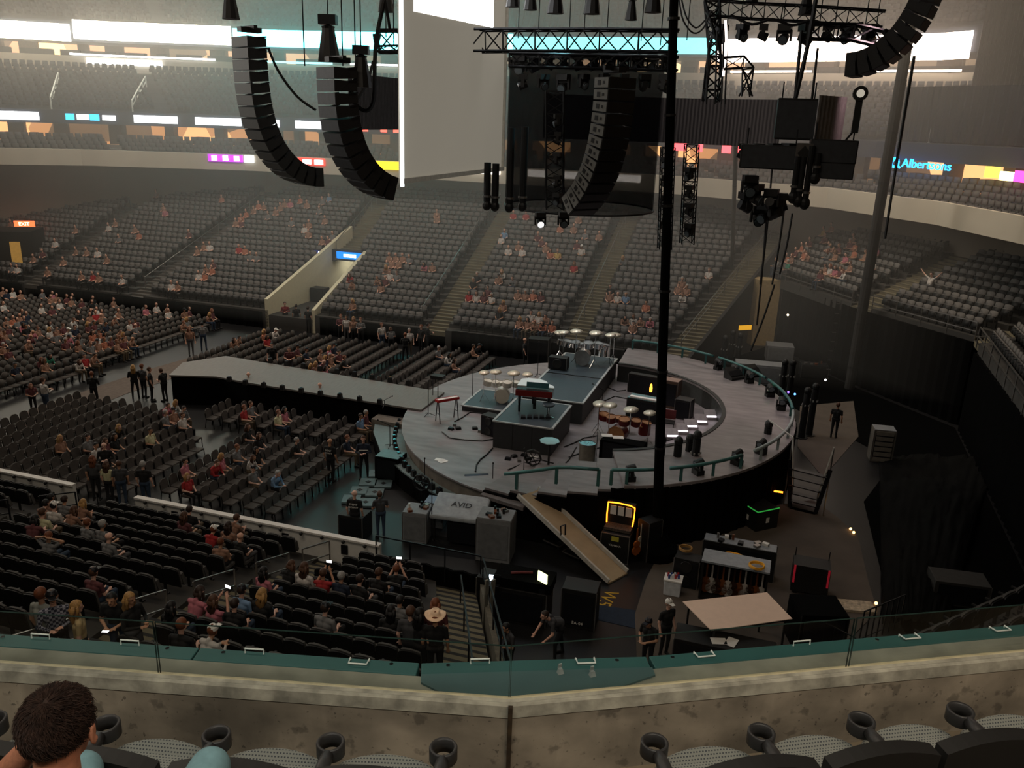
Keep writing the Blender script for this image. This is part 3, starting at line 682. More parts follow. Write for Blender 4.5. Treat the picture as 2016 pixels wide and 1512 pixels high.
# exit tunnel at the far left
r = thing('exit_sign', 'glowing red exit sign at the far left stand', 'sign', onslope(48, 441, 47, 2.6, K), ROT + 0.5)
MB().box((0, 0, 0), (1.5, 0.12, 0.5)).build('panel', em('exit_red', 'ff5a30', 3.0), r); text_mesh('EXIT', 0.4, 0.02, em('exit_white', 'ffd0b0', 4.0), 'lettering', (0, -0.08, 0), (math.pi / 2, 0, 0), r)
p = onslope(35, 500, 47, 1.6, K); e = W(-52, 50) - W(-60, 51)
mb = MB(); mb.box(p + Vector((0, 0, 0.2)), (3.2, 3.0, 3.4), rz=ROT + 0.5)
struct('tunnel_shade_box', mb, mat('tunnel_shade', '15110e', 0.95))  # solid dark box standing in for the shade inside the tunnel opening
mb = MB(); mb.box(p + Vector((0.9, -1.7, 0.1)), (0.7, 0.1, 2.2), rz=ROT + 0.5); struct('door_1', mb, mat('warm_lit_door', 'a07838', 0.7, emit=0.5))

# ------------------------------------------------------------------ haze above the far stands
hz = MB().prism(anpoly([(-100, 44.5), (20, 44.5), (20, 90), (-100, 90)]), 1.0, 32.5)
hm = bpy.data.materials.new('haze'); hm.use_nodes = True; nt = hm.node_tree
nt.nodes.remove(nt.nodes['Principled BSDF']); vs = nt.nodes.new('ShaderNodeVolumeScatter'); vs.inputs['Density'].default_value = 0.019; vs.inputs['Color'].default_value = (1, 0.96, 0.9, 1); vs.inputs['Anisotropy'].default_value = 0.3
nt.links.new(vs.outputs[0], nt.nodes['Material Output'].inputs['Volume'])
tag(hz.build('haze', hm), 'thin grey haze hanging in front of the far stands', 'haze', kind='stuff')

# ------------------------------------------------------------------ wall, glass and seats in front of the viewer
def xyline(zz, pts): return [tuple(G(x, y, zz)[:2]) for x, y in pts]
c_ = G(1005, 1393, 11.24); l_ = G(0, 1321, 11.24); q_ = G(2016, 1298, 11.24)
def ext(c, e, k): return (c[0] + (e[0] - c[0]) * k, c[1] + (e[1] - c[1]) * k)
WL = [ext(c_, l_, 2.2), tuple(c_[:2]), ext(c_, q_, 2.2)]
nearC = mat('rough_cast_concrete', '857b6c', 0.88, var=0.42, scale=2.6, bump=0.3)
_nt = nearC.node_tree; _b = _nt.nodes['Principled BSDF']; _src = _b.inputs['Base Color'].links[0].from_socket; _tc = _nt.nodes.new('ShaderNodeTexCoord')
_prev = _src
for _sc, _lo, _hi, _dk, _st in ((1.1, 0.42, 0.62, 0.55, (1, 1, 2.2)), (9.0, 0.60, 0.66, 0.6, (1, 1, 1)), (38.0, 0.66, 0.70, 0.45, (1, 1, 1)), (3.0, 0.58, 0.75, 1.25, (2.5, 1, 0.6))):
    _mp = _nt.nodes.new('ShaderNodeMapping'); _mp.inputs['Scale'].default_value = _st; _n = _nt.nodes.new('ShaderNodeTexNoise'); _n.inputs['Scale'].default_value = _sc; _n.inputs['Detail'].default_value = 6
    _r = _nt.nodes.new('ShaderNodeMapRange'); _r.inputs[1].default_value = _lo; _r.inputs[2].default_value = _hi; _r.inputs[3].default_value = 1.0; _r.inputs[4].default_value = _dk
    _m = _nt.nodes.new('ShaderNodeVectorMath'); _m.operation = 'SCALE'
    _nt.links.new(_tc.outputs['Object'], _mp.inputs[0]); _nt.links.new(_mp.outputs[0], _n.inputs['Vector']); _nt.links.new(_n.outputs[0], _r.inputs[0]); _nt.links.new(_prev, _m.inputs[0]); _nt.links.new(_r.outputs[0], _m.inputs['Scale']); _prev = _m.outputs[0]
_nt.links.new(_prev, _b.inputs['Base Color'])
capC = mat('worn_ledge_concrete', '928e80', 0.85, var=0.45, scale=9, bump=0.3)
struct('wall_front', sweep(MB(), WL, [(0, 10.0), (0, 11.2), (0.10, 11.2), (0.10, 10.0)], True), nearC)
mb = MB(); sweep(mb, WL, [(-0.006, 11.18), (0.0, 11.243), (0.02, 11.25), (0.04, 11.236), (0.062, 11.24), (0.065, 11.18)], True)
struct('trim_1', mb, capC)
struct('trim_2', sweep(MB(), WL, [(0.066, 11.0), (0.066, 11.235), (0.08, 11.235), (0.084, 11.215), (0.115, 11.215), (0.115, 11.0)], True), mat('glazing_channel', 'b6ac8c', 0.5, var=0.2, scale=14))
struct('trim_3', sweep(MB(), WL, [(0.10, 10.6), (0.10, 10.98), (0.53, 10.98), (0.53, 10.6)], True), mat('greenish_ledge', '74766a', 0.85, var=0.25, scale=5, bump=0.2))
mb = MB(); p0, p1, p2 = [offset_line(WL, 0.06)[i] for i in (0, 1, 2)]
for z0 in (0,): mb.box((c_[0], c_[1] - 0.008, 10.7), (0.022, 0.02, 1.1))
struct('trim_joint', mb, mat('joint_sealant', '2e2212', 0.9, var=0.5, scale=20))
# glass
def glassmat():
    m = bpy.data.materials.new('safety_glass'); m.use_nodes = True; nt = m.node_tree; nt.nodes.remove(nt.nodes['Principled BSDF'])
    t = nt.nodes.new('ShaderNodeBsdfTransparent'); t.inputs[0].default_value = (0.95, 0.965, 0.96, 1); g = nt.nodes.new('ShaderNodeBsdfGlossy'); g.inputs['Roughness'].default_value = 0.03
    mx = nt.nodes.new('ShaderNodeMixShader'); fr = nt.nodes.new('ShaderNodeFresnel'); fr.inputs[0].default_value = 1.18
    nt.links.new(fr.outputs[0], mx.inputs[0]); nt.links.new(t.outputs[0], mx.inputs[1]); nt.links.new(g.outputs[0], mx.inputs[2]); nt.links.new(mx.outputs[0], nt.nodes['Material Output'].inputs[0])
    return m
GL = glassmat(); EDGE = mat('glass_edge', '20302c', 0.1, spec=0.9, var=0)
GW = [(q.x, q.y) for q in offset_line(WL, 0.095)]
def on_gl(x, y, seg):                                       # crossing of a pixel column with one glass side
    a, b = GW[seg], GW[seg + 1]; v = ray(x, y); ex, ey = b[0] - a[0], b[1] - a[1]; den = v.x * ey - v.y * ex
    u = (a[0] * v.y - a[1] * v.x) / den; return (a[0] + ex * u, a[1] + ey * u)
_v = ray(1005, 1272); GH = 14 + _v.z / _v.y * GW[1][1] - 11.2
gs = [(GW[0], on_gl(307, 1270, 0)), (on_gl(309, 1270, 0), GW[1]), (GW[1], on_gl(1676, 1260, 1)), (on_gl(1679, 1260, 1), GW[2])]
for i, (a, b) in enumerate(gs):
    r = thing('glass_panel', ['low glass railing panel at the far left of the near wall', 'low glass railing panel left of the wall corner', 'low glass railing panel right of the wall corner', 'low glass railing panel at the far right of the near wall'][i], 'glass railing', (a[0], a[1], 11.2))
    d = (b[0] - a[0], b[1] - a[1]); L = math.hypot(*d); r.rotation_euler = (0, 0, math.atan2(d[1], d[0]))
    MB().box((L / 2, 0, GH / 2), (L - 0.006, 0.01, GH)).build('pane', GL, r)
    q = MB(); q.box((L / 2, 0, GH), (L - 0.006, 0.010, 0.002)); q.box((0.003, 0, GH / 2), (0.002, 0.0105, GH)); q.box((L - 0.003, 0, GH / 2), (0.002, 0.0105, GH)); q.build('edge', EDGE, r)
# teal padded box sections with handles on the outside
TEAL = mat('teal_box_paint', '25504f', 0.55, var=0.08, scale=3)
GRN = [(q.x, q.y) for q in offset_line(WL, 0.60)]
def on_line(x, y, P, seg):
    a, b = P[seg], P[seg + 1]; v = ray(x, y); ex, ey = b[0] - a[0], b[1] - a[1]; den = v.x * ey - v.y * ex
    u = (a[0] * v.y - a[1] * v.x) / den; return Vector((a[0] + ex * u, a[1] + ey * u))
ends = [(GRN[0], on_line(383, 1290, GRN, 0)), (on_line(386, 1290, GRN, 0), on_line(822, 1310, GRN, 0)), (on_line(829, 1310, GRN, 0), on_line(1277, 1310, GRN, 1)), (on_line(1284, 1310, GRN, 1), GRN[2])]
lab = ['left edge', 'second from the left', 'in the middle above the flat plate', 'right side']
for i, (a, b) in enumerate(ends):
    a = Vector(a); b = Vector(b); d = (b - a); L = d.length; an = math.atan2(d.y, d.x)
    r = thing('ledge_box', 'long teal metal box on the near ledge, %s' % lab[i], 'box', (a.x, a.y, 10.97), an)
    q = MB(); q.prism([(0, -0.05), (L, -0.05), (L, 0.065), (0, 0.065)], -0.2, 0.0); q.prism([(0.0, -0.07), (L, -0.07), (L, -0.05), (0, -0.05)], -0.2, -0.02)
    q.build('body', TEAL, r, bevel=0.006)
    if i == 2:
        cc = r.matrix_basis.inverted() @ Vector((GW[1][0], GW[1][1] + 0.07, 10.98))
        MB().prism([(0.0, -0.07), (L, -0.07), (L - 0.0, -0.14), (cc.x, cc.y), (0.0, -0.14)], 0.0, 0.012).build('plate', mat('teal_flat_plate', '41595a', 0.3, var=0.05), r, (0, 0, 0.012))
    hx = {0: [(75, 0), (250, 0)], 1: [(495, 0), (704, 1)], 2: [(948, 0), (1158, 1)], 3: [(1395, 1), (1590, 0), (1797, 1), (1972, 1)]}[i]
    for x, dn in hx:
        y = 1290 if i < 3 else 1250; seg = 0 if x < 1005 else 1; pw = on_line(x, y, GRN, seg); t = (pw - a).dot(d) / L
        h = MB(); w = 0.055
        if dn: h.tube([(t - w, 0.05, 0.0), (t - w, 0.05, 0.012), (t - w * 0.95, -0.01, 0.02), (t + w * 0.95, -0.01, 0.02), (t + w, 0.05, 0.012), (t + w, 0.05, 0.0)], 0.005)
        else: h.tube([(t - w, 0.045, 0.0), (t - w, 0.045, 0.03), (t + w, 0.045, 0.03), (t + w, 0.045, 0.0)], 0.005)
        h.build('handle', mat('bright_handle', 'e8ece8', 0.35, 0.3, var=0), r)
    for x in {0: [3, 325, 330][:2], 1: [435, 768], 2: [883, 1220], 3: [1333, 1735]}[i]:
        y = 1285 if i < 3 else 1250; seg = 0 if x < 1005 else 1; pw = on_line(x, y, GRN, seg); t = (pw - a).dot(d) / L
        MB().cyl((t, 0.03, 0.0), (t, 0.03, 0.006), 0.012, n=10).build('lock', CHROME, r)
for x, y, l in ((1103, 1325, 'small bent grey clip on the flat teal plate, left one'), (1166, 1330, 'small white clip on the flat teal plate, right one')):
    q = MB(); q.box((0, 0, 0.015), (0.035, 0.03, 0.03), taper=0.6); q.box((0, 0.01, 0.04), (0.02, 0.008, 0.04), rx=0.3); tag(q.build('clip', mat('clip_grey', '8c9290' if x < 1150 else 'e0e4e0', 0.4), None, G(x, y, 10.995), 0.4), l, 'clip')
# floor of the viewer's tier
struct('club_floor', MB().prism([(-7, 0.4), (7, 0.4), (7, 5), (c_[0], 3.5), (-7, 4.2)], 10.6, 10.8), mat('tier_floor', '6e6250', 0.9, var=0.2, scale=2))
struct('club_step', MB().prism([(-7, -3), (7, -3), (7, 2.35), (-7, 2.35)], 10.8, 11.25), mat('tier_floor', '6e6250'))
# club seats with cup holders
def mesh_fabric():
    m = mat('perforated_seat_fabric', '565856', 0.8, var=0)
    nt = m.node_tree; b = nt.nodes['Principled BSDF']; tc = nt.nodes.new('ShaderNodeTexCoord'); br = nt.nodes.new('ShaderNodeTexBrick')
    br.inputs['Scale'].default_value = 1.0; br.inputs['Brick Width'].default_value = 0.014; br.inputs['Row Height'].default_value = 0.011; br.inputs['Mortar Size'].default_value = 0.0035
    br.inputs['Color1'].default_value = (*srgb('30343a'), 1); br.inputs['Color2'].default_value = (*srgb('3a3c40'), 1); br.inputs['Mortar'].default_value = (*srgb('74766f'), 1)
    nt.links.new(tc.outputs['Object'], br.inputs['Vector']); nt.links.new(br.outputs[0], b.inputs['Base Color']); return m
FAB = mesh_fabric(); ARMM = mat('charcoal_armrest', '2b2a2a', 0.45, var=0.05); BACKM = mat('black_seat_back', '141312', 0.6)
def club_seat(loc, rz, label, arms=(1, 1), paleness=0):
    r = thing('club_seat', label, 'seat', loc, rz, None)
    w = 0.46; n = 12
    top = [(-w / 2 + w * i / n, 0.40 + 0.045 * math.sin(math.pi * i / n) ** 0.6) for i in range(n + 1)]
    q = MB(); q.prism([(-w / 2 + 0.01, 0.0)] + top + [(w / 2 - 0.01, 0.0)], lambda x, y: 0.34 + y * 0.3, lambda x, y: 0.41 + y * 0.3 + 0.03 * (1 - (x / (w / 2)) ** 2))
    o = q.build('seat', FAB, r, bevel=0.012, smooth=False)
    q = MB(); k = 10
    for i in range(k):
        x0 = -w / 2 + w * i / k; x1 = x0 + w / k; h = lambda x: 0.90 + 0.04 * (1 - (x / (w / 2)) ** 2)
        q.add([(x0, 0.0, 0.35), (x1, 0.0, 0.35), (x1, -0.03, h(x1)), (x0, -0.03, h(x0)), (x0, -0.05, 0.33), (x1, -0.05, 0.33), (x1, -0.10, h(x1)), (x0, -0.10, h(x0))], [(3, 2, 1, 0), (4, 5, 6, 7), (3, 7, 6, 2), (0, 1, 5, 4)] + ([(0, 4, 7, 3)] if i == 0 else []) + ([(1, 2, 6, 5)] if i == k - 1 else []))
    q.build('backrest', BACKM, r)
    for s_ in (-1, 1):
        if not arms[0 if s_ < 0 else 1]: continue
        q = MB(); x = s_ * 0.245
        q.tube([(x, -0.06, 0.60), (x, 0.1, 0.645), (x, 0.27, 0.65), (x, 0.33, 0.65)], [0.028, 0.033, 0.03, 0.026], 10); q.box((x, 0.02, 0.31), (0.03, 0.06, 0.62)); q.box((x, 0.02, 0.01), (0.06, 0.3, 0.02))
        a_o = q.build('armrest', ARMM, r, smooth=True)
        q = MB(); q.lathe([(0.054, -0.045), (0.060, -0.04), (0.060, 0.018), (0.055, 0.024), (0.045, 0.018), (0.045, -0.045), (0.054, -0.045)], 24, (x, 0.385, 0.65)); q.build('cup_holder', ARMM, a_o, smooth=True)
    return r
def arms_at(pxs): return [G(x, y, 11.45) for x, y in pxs]
LA = arms_at([(-15, 1423), (208, 1432), (427, 1453), (650, 1468), (867, 1478)]); RA = arms_at([(1290, 1468), (1497, 1448), (1697, 1424), (1893, 1404), (2085, 1385)])
names = ['leftmost, beside the dark haired man', 'right of the dark haired man', 'second from the left of the wall joint', 'first left of the wall joint']
for side, A_ in ((0, LA), (1, RA)):
    for i in range(len(A_) - 1):
        c = (A_[i] + A_[i + 1]) / 2; d = A_[i + 1] - A_[i]; an = math.atan2(d.y, d.x); f = Vector((-d.y, d.x, 0)).normalized()
        lb = ('grey mesh club seat with cup holders, %s' % names[i]) if side == 0 else 'grey mesh club seat with cup holders, %s right of the wall joint' % ordinal(i)
        club_seat((c.x - f.x * 0.385, c.y - f.y * 0.385, 10.8), an, lb, arms=(1 if i == 0 else 0, 1))


# ------------------------------------------------------------------ floor chairs
def chair_shapes():
    """stacking event chair, local -y is its front"""
    back = MB(); n = 6; w = 0.42
    def arch(y, zb, zt): return [(-w / 2, y, zb), (w / 2, y, zb), (w / 2, y + 0.02, zt - 0.16)] + [(w / 2 * math.cos(t), y + 0.03, zt - 0.16 + 0.16 * math.sin(t)) for t in [math.pi * k / n for k in range(1, n)]] + [(-w / 2, y + 0.02, zt - 0.16)]
    A1 = arch(0.19, 0.48, 0.88); A2 = arch(0.23, 0.48, 0.88); m = len(A1)
    back.add(A1 + A2, [tuple(range(m)), tuple(range(2 * m - 1, m - 1, -1))] + [(i, i + m, (i + 1) % m + m, (i + 1) % m) for i in range(m)])
    seat = MB().box((0, -0.02, 0.44), (0.44, 0.42, 0.06), taper=0.96)
    leg = MB().bar((0.22, -0.2, 0.42), (0.23, -0.22, 0), 0.025).bar((0.22, 0.17, 0.42), (0.23, 0.24, 0), 0.025).bar((0.22, -0.2, 0.41), (0.22, 0.2, 0.41), 0.022).bar((0.215, 0.18, 0.42), (0.205, 0.22, 0.7), 0.022)
    leg2 = MB(); leg2.v = [(-x, y, z) for x, y, z in leg.v]; leg2.f = [f[::-1] for f in leg.f]; leg2.m = list(leg.m)
    return back, seat, leg, leg2
cb, cs_, cl, cl2 = chair_shapes()
FCS = sorted(FC, key=lambda s: (s[0] - EYE).length)
NAMEF = {'B1': 'of the large block by the white wall', 'B2': 'of the block beside the open floor', 'B3': 'of the small block along the runway', 'FA': 'of the block beyond the runway', 'FB': 'of the narrow block beyond the runway', 'L1': 'of the left rear block', 'L2': 'of the left rear block', 'X': 'of the short row beside the cross aisle', 'L0': 'at the far left'}
NAMEQ = {'B1': 'from the white wall', 'B2': 'behind the open floor', 'B3': 'before the runway', 'FA': 'beyond the runway', 'FB': 'in the far narrow block', 'L1': 'in the left rear block', 'L2': 'in the left rear block', 'X': 'beside the cross aisle', 'L0': 'at the far left'}
fv = [s for s in FCS if in_view(s[0] + Vector((0, 0, 0.8)))]
protoc = None
CHM = mat('chair_frame_black', '151515', 0.4, 0.5)
for s in fv[:300]:
    lab = 'dark grey floor chair, %s row from the stage, %s chair %s' % (ordinal(s[3]), ordinal(s[4]), NAMEQ[s[2]]); grp = 'floor chairs, block %s, %s row' % (NAMEF[s[2]][3:], ordinal(s[3]))
    if protoc is None:
        protoc = thing('event_chair', lab, 'chair', s[0], s[1], grp)
        cb.build('backrest', FPAD, protoc); cs_.build('seat', FPAD, protoc); cl.build('leg', CHM, protoc); cl2.build('leg', CHM, protoc)
    else: copy_tree(protoc, s[0], s[1], lab, grp)
CH_ALL = merged((cb, cs_, cl, cl2), ((0,), (0,), (1,), (1,)))
ids = set(id(s) for s in fv[:300])
scatter('event_chairs', CH_ALL, [FPAD, CHM], [(s[0], s[1]) for s in FC if id(s) not in ids], 'further rows of dark grey chairs on the arena floor', 'chairs')

# ------------------------------------------------------------------ walls and rails of the near stand
def near_z(n): return NZ + max(0, (20.6 - n) / NT) * NRISE
r = thing('dasher_wall', 'long white low wall in front of the near stand', 'wall', W(-19.6, 20.75, 0), ROT)
MB().box((4.55, 0, 0.85), (9.1, 0.12, 1.0)).build('panel', WHITE, r); MB().box((4.55, 0, 0.18), (9.1, 0.1, 0.34)).build('base', BLACK, r); MB().box((4.55, -0.02, 1.36), (9.1, 0.2, 0.06)).build('cap', PAPER, r)
for i in range(12): MB().ball((0.5 + i * 0.74, -0.16, 1.3), 0.06).build('knob', BLACK, r)
for i in range(4): MB().box((1.6 + i * 2.1, -0.09, 1.0), (0.22, 0.05, 0.3)).build('latch_plate', DKMETAL, r)
r = thing('dasher_wall', 'white low wall at the left picture edge, left of the gate', 'wall', W(-33.8, 20.75, 0), ROT)
MB().box((5.8, 0, 0.85), (11.6, 0.12, 1.0)).build('panel', WHITE, r); MB().box((5.8, 0, 0.18), (11.6, 0.1, 0.34)).build('base', BLACK, r); MB().box((5.8, -0.02, 1.36), (11.6, 0.2, 0.06)).build('cap', PAPER, r)
for i in range(9): MB().ball((5.6 + i * 0.7, -0.16, 1.3), 0.06).build('knob', BLACK, r)
for i, n in enumerate((20.2, 18.0, 15.6, 13.2, 10.9)):
    rail('handrail', 'short steel handrail on the near steps, %s from the floor' % ordinal(i), W(-11.95, n, near_z(n) - 0.2), W(-11.95, n - 1.5, near_z(n - 1.5) - 0.2))
for i, n in enumerate((20.0, 17.5, 15.0)):
    rail('handrail', 'dark handrail at the left edge gate, %s from the floor' % ordinal(i), W(-21.4, n, near_z(n) - 0.2), W(-21.4, n - 1.4, near_z(n - 1.4) - 0.2), m=DKMETAL)
rail('guard_rail', 'black guard rail along the front right of the near stand', W(-10.6, 20.65, 0.6), W(-7.2, 20.65, 0.6), 1.1, None, 4, DKMETAL)
drape([(-10.5, 20.7), (-7.2, 20.7)], 0, 1.0, 'black drape on the near floor wall beside the mixing desks')
mb = MB()
def SE(n): return -7.2 + (20.6 - n) / (20.6 - NB) * 5.4
mb.prism(anpoly([(SE(20.6), 20.6), (SE(20.6) + 0.15, 20.6), (SE(NB) + 0.15, NB), (SE(NB), NB)]), 0, lambda x, y: near_z(Vector((x, y, 0)).dot(NX)) + 0.25)
struct('wall_side_near', mb, mat('worn_side_wall', '5c564a', 0.9, var=0.3))
rail('guard_rail', 'tall black rail on the side wall of the near steps', W(SE(20.5) + .08, 20.5, near_z(20.5) + 0.1), W(SE(9) + .08, 9, near_z(9) + 0.1), 1.0, 0.5, 7, DKMETAL)
rail('handrail', 'black handrail in the middle of the right near steps', W(SE(19.5) - 0.65, 19.5, near_z(19.5) - 0.2), W(SE(10) - 0.65, 10, near_z(10) - 0.2), 0.9, None, 5, DKMETAL)

# aisle rails of the far stand
for a0, a1, nm in ((-21.0, -22.3, 'the aisle above the middle of the runway'), (-11.0, -11.2, 'the aisle behind the drum risers'), (-5.0, 0.2, 'the stair behind the stage'), (-30.4, -32.4, 'the aisle above the lit tunnel'), (-42.4, -42.2, 'the dark aisle left of the tunnel')):
    n0 = 55.4 if a0 == -30.4 else 48.0; aa = lambda n: a0 + (a1 - a0) * (n - FN0) / (FN1 - FN0)
    rail('handrail', 'long steel handrail along %s' % nm, W(aa(n0), n0, fz(n0) - 0.1), W(aa(65), 65, fz(65) - 0.1), 0.9, 0.5 if a0 == -5.0 else None, 9, METAL)

# ------------------------------------------------------------------ stage
CA, CN, SA, SN = -6.8, 34.3, 8.3, 9.1
def E_(ph, k=1.0): return (CA + k * SA * math.cos(rad(ph)), CN + k * SN * math.sin(rad(ph)))
def arc(p0, p1, k=1.0, n=40): return [E_(p0 + (p1 - p0) * i / n, k) for i in range(n + 1)]
DECK = mat('stage_deck_grey', '807a7b', 0.42, var=0.25, scale=0.9, stretch=(1, 3, 1))
SIDE = mat('stage_side_tan', '6d655c', 0.8, var=0.15, scale=3)
DZ, RZ = 1.4, 2.35
r = thing('stage', 'round grey concert stage with a raised ring walkway on the right', 'stage', W(CA, CN, 0), ROT)
def loc(pts): return [(a - CA, n - CN) for a, n in pts]
full = arc(0, 360, 1.0, 90)[:-1]
q = MB(); q.prism(loc(full), DZ - 0.06, DZ); q.build('deck', DECK, r)
q = MB(); q.prism(loc(arc(0, 360, 0.985, 90)[:-1]), 0.0, DZ - 0.06); q.build('side_wall', SIDE, r)
ringp = arc(-70, 92, 1.0, 60) + arc(92, -70, 0.65, 60)
q = MB()
for i in range(60):
    p0, p1 = -70 + 162 * i / 60, -70 + 162 * (i + 1) / 60
    q.prism(loc([E_(p0, 1.005), E_(p1, 1.005), E_(p1, 0.65), E_(p0, 0.65)]), RZ - 0.12, RZ)
q.build('ring_walkway', DECK, r)
q = MB()
for i in range(60):
    p0, p1 = -70 + 162 * i / 60, -70 + 162 * (i + 1) / 60
    q.prism(loc([E_(p0, 0.665), E_(p1, 0.665), E_(p1, 0.655), E_(p0, 0.655)]), DZ, RZ - 0.12)
    q.prism(loc([E_(p0, 0.665), E_(p1, 0.665), E_(p1, 0.645), E_(p0, 0.645)]), RZ, RZ + 0.03)
q.build('inner_wall', mat('ring_inner_wall', '2e302e', 0.6), r)
for i in range(5):
    p0, p1 = -104 + 7 * i, -104 + 7 * (i + 1); z = DZ + (RZ - DZ) * (i + 1) / 6
    q = MB(); q.prism(loc([E_(p0, 1.0), E_(p1, 1.0), E_(p1, 0.70), E_(p0, 0.70)]), DZ, z); q.build('step', DECK, r)
q = MB(); L_ = []
for i in range(121):
    ph = -73 + 166 * i / 120; k = 1.0 + (0.004 if i % 2 else -0.004); L_.append(E_(ph, k))
q = MB()
for i in range(120): q.prism(loc([L_[i], L_[i + 1], (L_[i + 1][0] * 1.0 + (L_[i + 1][0] - CA) * 0.008, L_[i + 1][1] + (L_[i + 1][1] - CN) * 0.008), (L_[i][0] + (L_[i][0] - CA) * 0.008, L_[i][1] + (L_[i][1] - CN) * 0.008)]), 0, RZ - 0.1)
q.build('skirt', DRAPE, r)
q = MB()
for i in range(5):
    p0, p1 = -104 + 7 * i, -104 + 7 * (i + 1); z = DZ + (RZ - DZ) * (i + 1) / 6 - 0.08
    q.prism(loc([E_(p0, 1.0), E_(p1, 1.0), E_(p1, 1.012), E_(p0, 1.012)]), 0, z)
q.build('skirt', DRAPE, r)
TEALP = mat('teal_rail_paint', '3f6a68', 0.4, 0.2, var=0.1)
segs = [(-99, -76, 1.7, RZ), (-73, -62, RZ, RZ), (-59, -38, RZ, RZ), (-33, 2, RZ, RZ), (4, 30, RZ, RZ), (32, 56, RZ, RZ), (58, 90, RZ, RZ)]
for i, (p0, p1, z0, z1) in enumerate(segs):
    rr = thing('stage_rail', 'teal tube rail on the stage ring, %s piece counted from the stairs' % ordinal(i), 'railing', W(CA, CN, 0), ROT)
    n = max(3, int(abs(p1 - p0) / 3)); pts = [(*loc([E_(p0 + (p1 - p0) * j / n, 0.985)])[0], z0 + (z1 - z0) * min(1, 1.6 * j / n) + 0.5) for j in range(n + 1)]
    m_ = TEALP if i != 3 else mat('pale_rail_paint', '8f9a98', 0.4)
    MB().tube(pts, 0.065, 8).build('top_rail', m_, rr, smooth=True)
    for j in range(n + 1):
        if j % 3 == 1 or n < 5 and j in (0, n):
            x, y, z = pts[j]; MB().bar((x, y, z - 0.55 if i else max(DZ, z - 0.6)), (x, y, z), 0.1, 0.1).build('post', m_, rr)
# runway
r = thing('runway', 'long grey runway leading from the stage to the left', 'stage', W(-14.6, 33.5, 0), ROT)
rp = [(-14.2, 34.9), (-24.8, 35.7), (-27.0, 35.9), (-28.2, 34.0), (-27.4, 32.0), (-25.2, 32.7), (-23.5, 32.5), (-14.2, 32.2)]
RL = [(a + 14.6, n - 33.5) for a, n in rp]
MB().prism(RL, 1.42, 1.5).build('deck', mat('runway_deck', '6e6a66', 0.5, var=0.1, scale=2.0, stretch=(6, 1, 1)), r)
MB().prism([(x * 0.995, y * 0.97) for x, y in RL], 0, 1.42).build('skirt', DRAPE, r)
MB().prism([(0.2, -1.35), (-1.7, -1.3), (-1.7, -2.0), (0.6, -2.2)], 0, 1.0).build('side_step', SIDE, r)
# low teal-lit apron around the front left of the stage
ap = [GAN(x, y, 0.8) for x, y in ((742, 812), (735, 850), (750, 890), (795, 930), (850, 968), (905, 990), (942, 1003), (1030, 1012))] + [(-6.5, 30), (-12, 33)]
r = thing('apron_stage', 'low smooth apron deck curving around the front left of the stage', 'stage', W(ap[0][0], ap[0][1], 0), ROT)
al = [(a - ap[0][0], n - ap[0][1]) for a, n in ap]
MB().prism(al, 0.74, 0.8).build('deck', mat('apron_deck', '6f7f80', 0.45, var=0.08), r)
MB().prism(al, 0.0, 0.74).build('skirt', DRAPE, r)
ep = [GAN(x, y, 1.42) for x, y in ((945, 973), (1030, 1000), (1062, 962), (1000, 938))]
tag(MB().prism([tuple(W(*p)[:2]) for p in ep], 1.3, 1.42).build('deck_extension', mat('worn_plank_deck', '5f5958', 0.7, var=0.3, scale=3, stretch=(1, 8, 1))), 'worn flat deck piece between the stage and the loading ramp', 'stage')
spot('stage_red_light', W(-6.5, 27.0, 12), W(-7.4, 26.2, 1.4), 130, (1.0, 0.16, 0.08), 12)
# ramp
r_a, r_b = G(1019, 978, 1.75), G(1060, 964, 1.75); r_c, r_d = G(1235, 1128, 0.06), G(1198, 1148, 0.06)
r = thing('loading_ramp', 'long tan loading ramp with white edges leaning on the stage', 'ramp', r_a)
o_ = r_a
def slab(a, b, c, d, th): 
    u = Vector((0, 0, -th)); return MB().add([a, b, c, d, a + u, b + u, c + u, d + u], [(0, 1, 2, 3), (7, 6, 5, 4), (0, 4, 5, 1), (1, 5, 6, 2), (2, 6, 7, 3), (3, 7, 4, 0)])
slab(r_a - o_, r_b - o_, r_c - o_, r_d - o_, 0.05).build('surface', mat('ramp_plywood', 'a08a6c', 0.8, var=0.12, scale=2), r)
for p, e in ((r_a, r_d), (r_b, r_c)):
    MB().bar(p - o_ + Vector((0, 0, 0.06)), e - o_ + Vector((0, 0, 0.06)), 0.07, 0.16).build('edge_rail', mat('ramp_edge_white', 'b8b4ac', 0.5), r)
mdl = (r_a + r_d) / 2 - o_
MB().tube([mdl + Vector((-0.02, 0, 0.1)), mdl + Vector((-0.05, -0.02, 0.45)), mdl + Vector((0.1, 0.02, 0.5)), mdl + Vector((0.12, 0.05, 0.12))], 0.03).build('grab_handle', BLACK, r)
# small dark footlights around the lower rim
first = None
for i in range(26):
    ph = 168 + i * 3.0; a, n = E_(ph, 1.035)
    if first is None:
        first = thing('footlight', 'small dark footlight hugging the left rim of the stage', 'lamp', W(a, n, 0.8), ROT + rad(ph), 'footlights around the left rim of the stage')
        MB().box((0, 0, 0.12), (0.18, 0.22, 0.24), taper=0.8).build('body', BLACK, first); MB().cyl((0.02, 0, 0.24), (0.02, 0, 0.26), 0.06).build('lens', mat('dark_lens', '22303a', 0.1), first)
    else: copy_tree(first, W(a, n, 0.8), ROT + rad(ph))

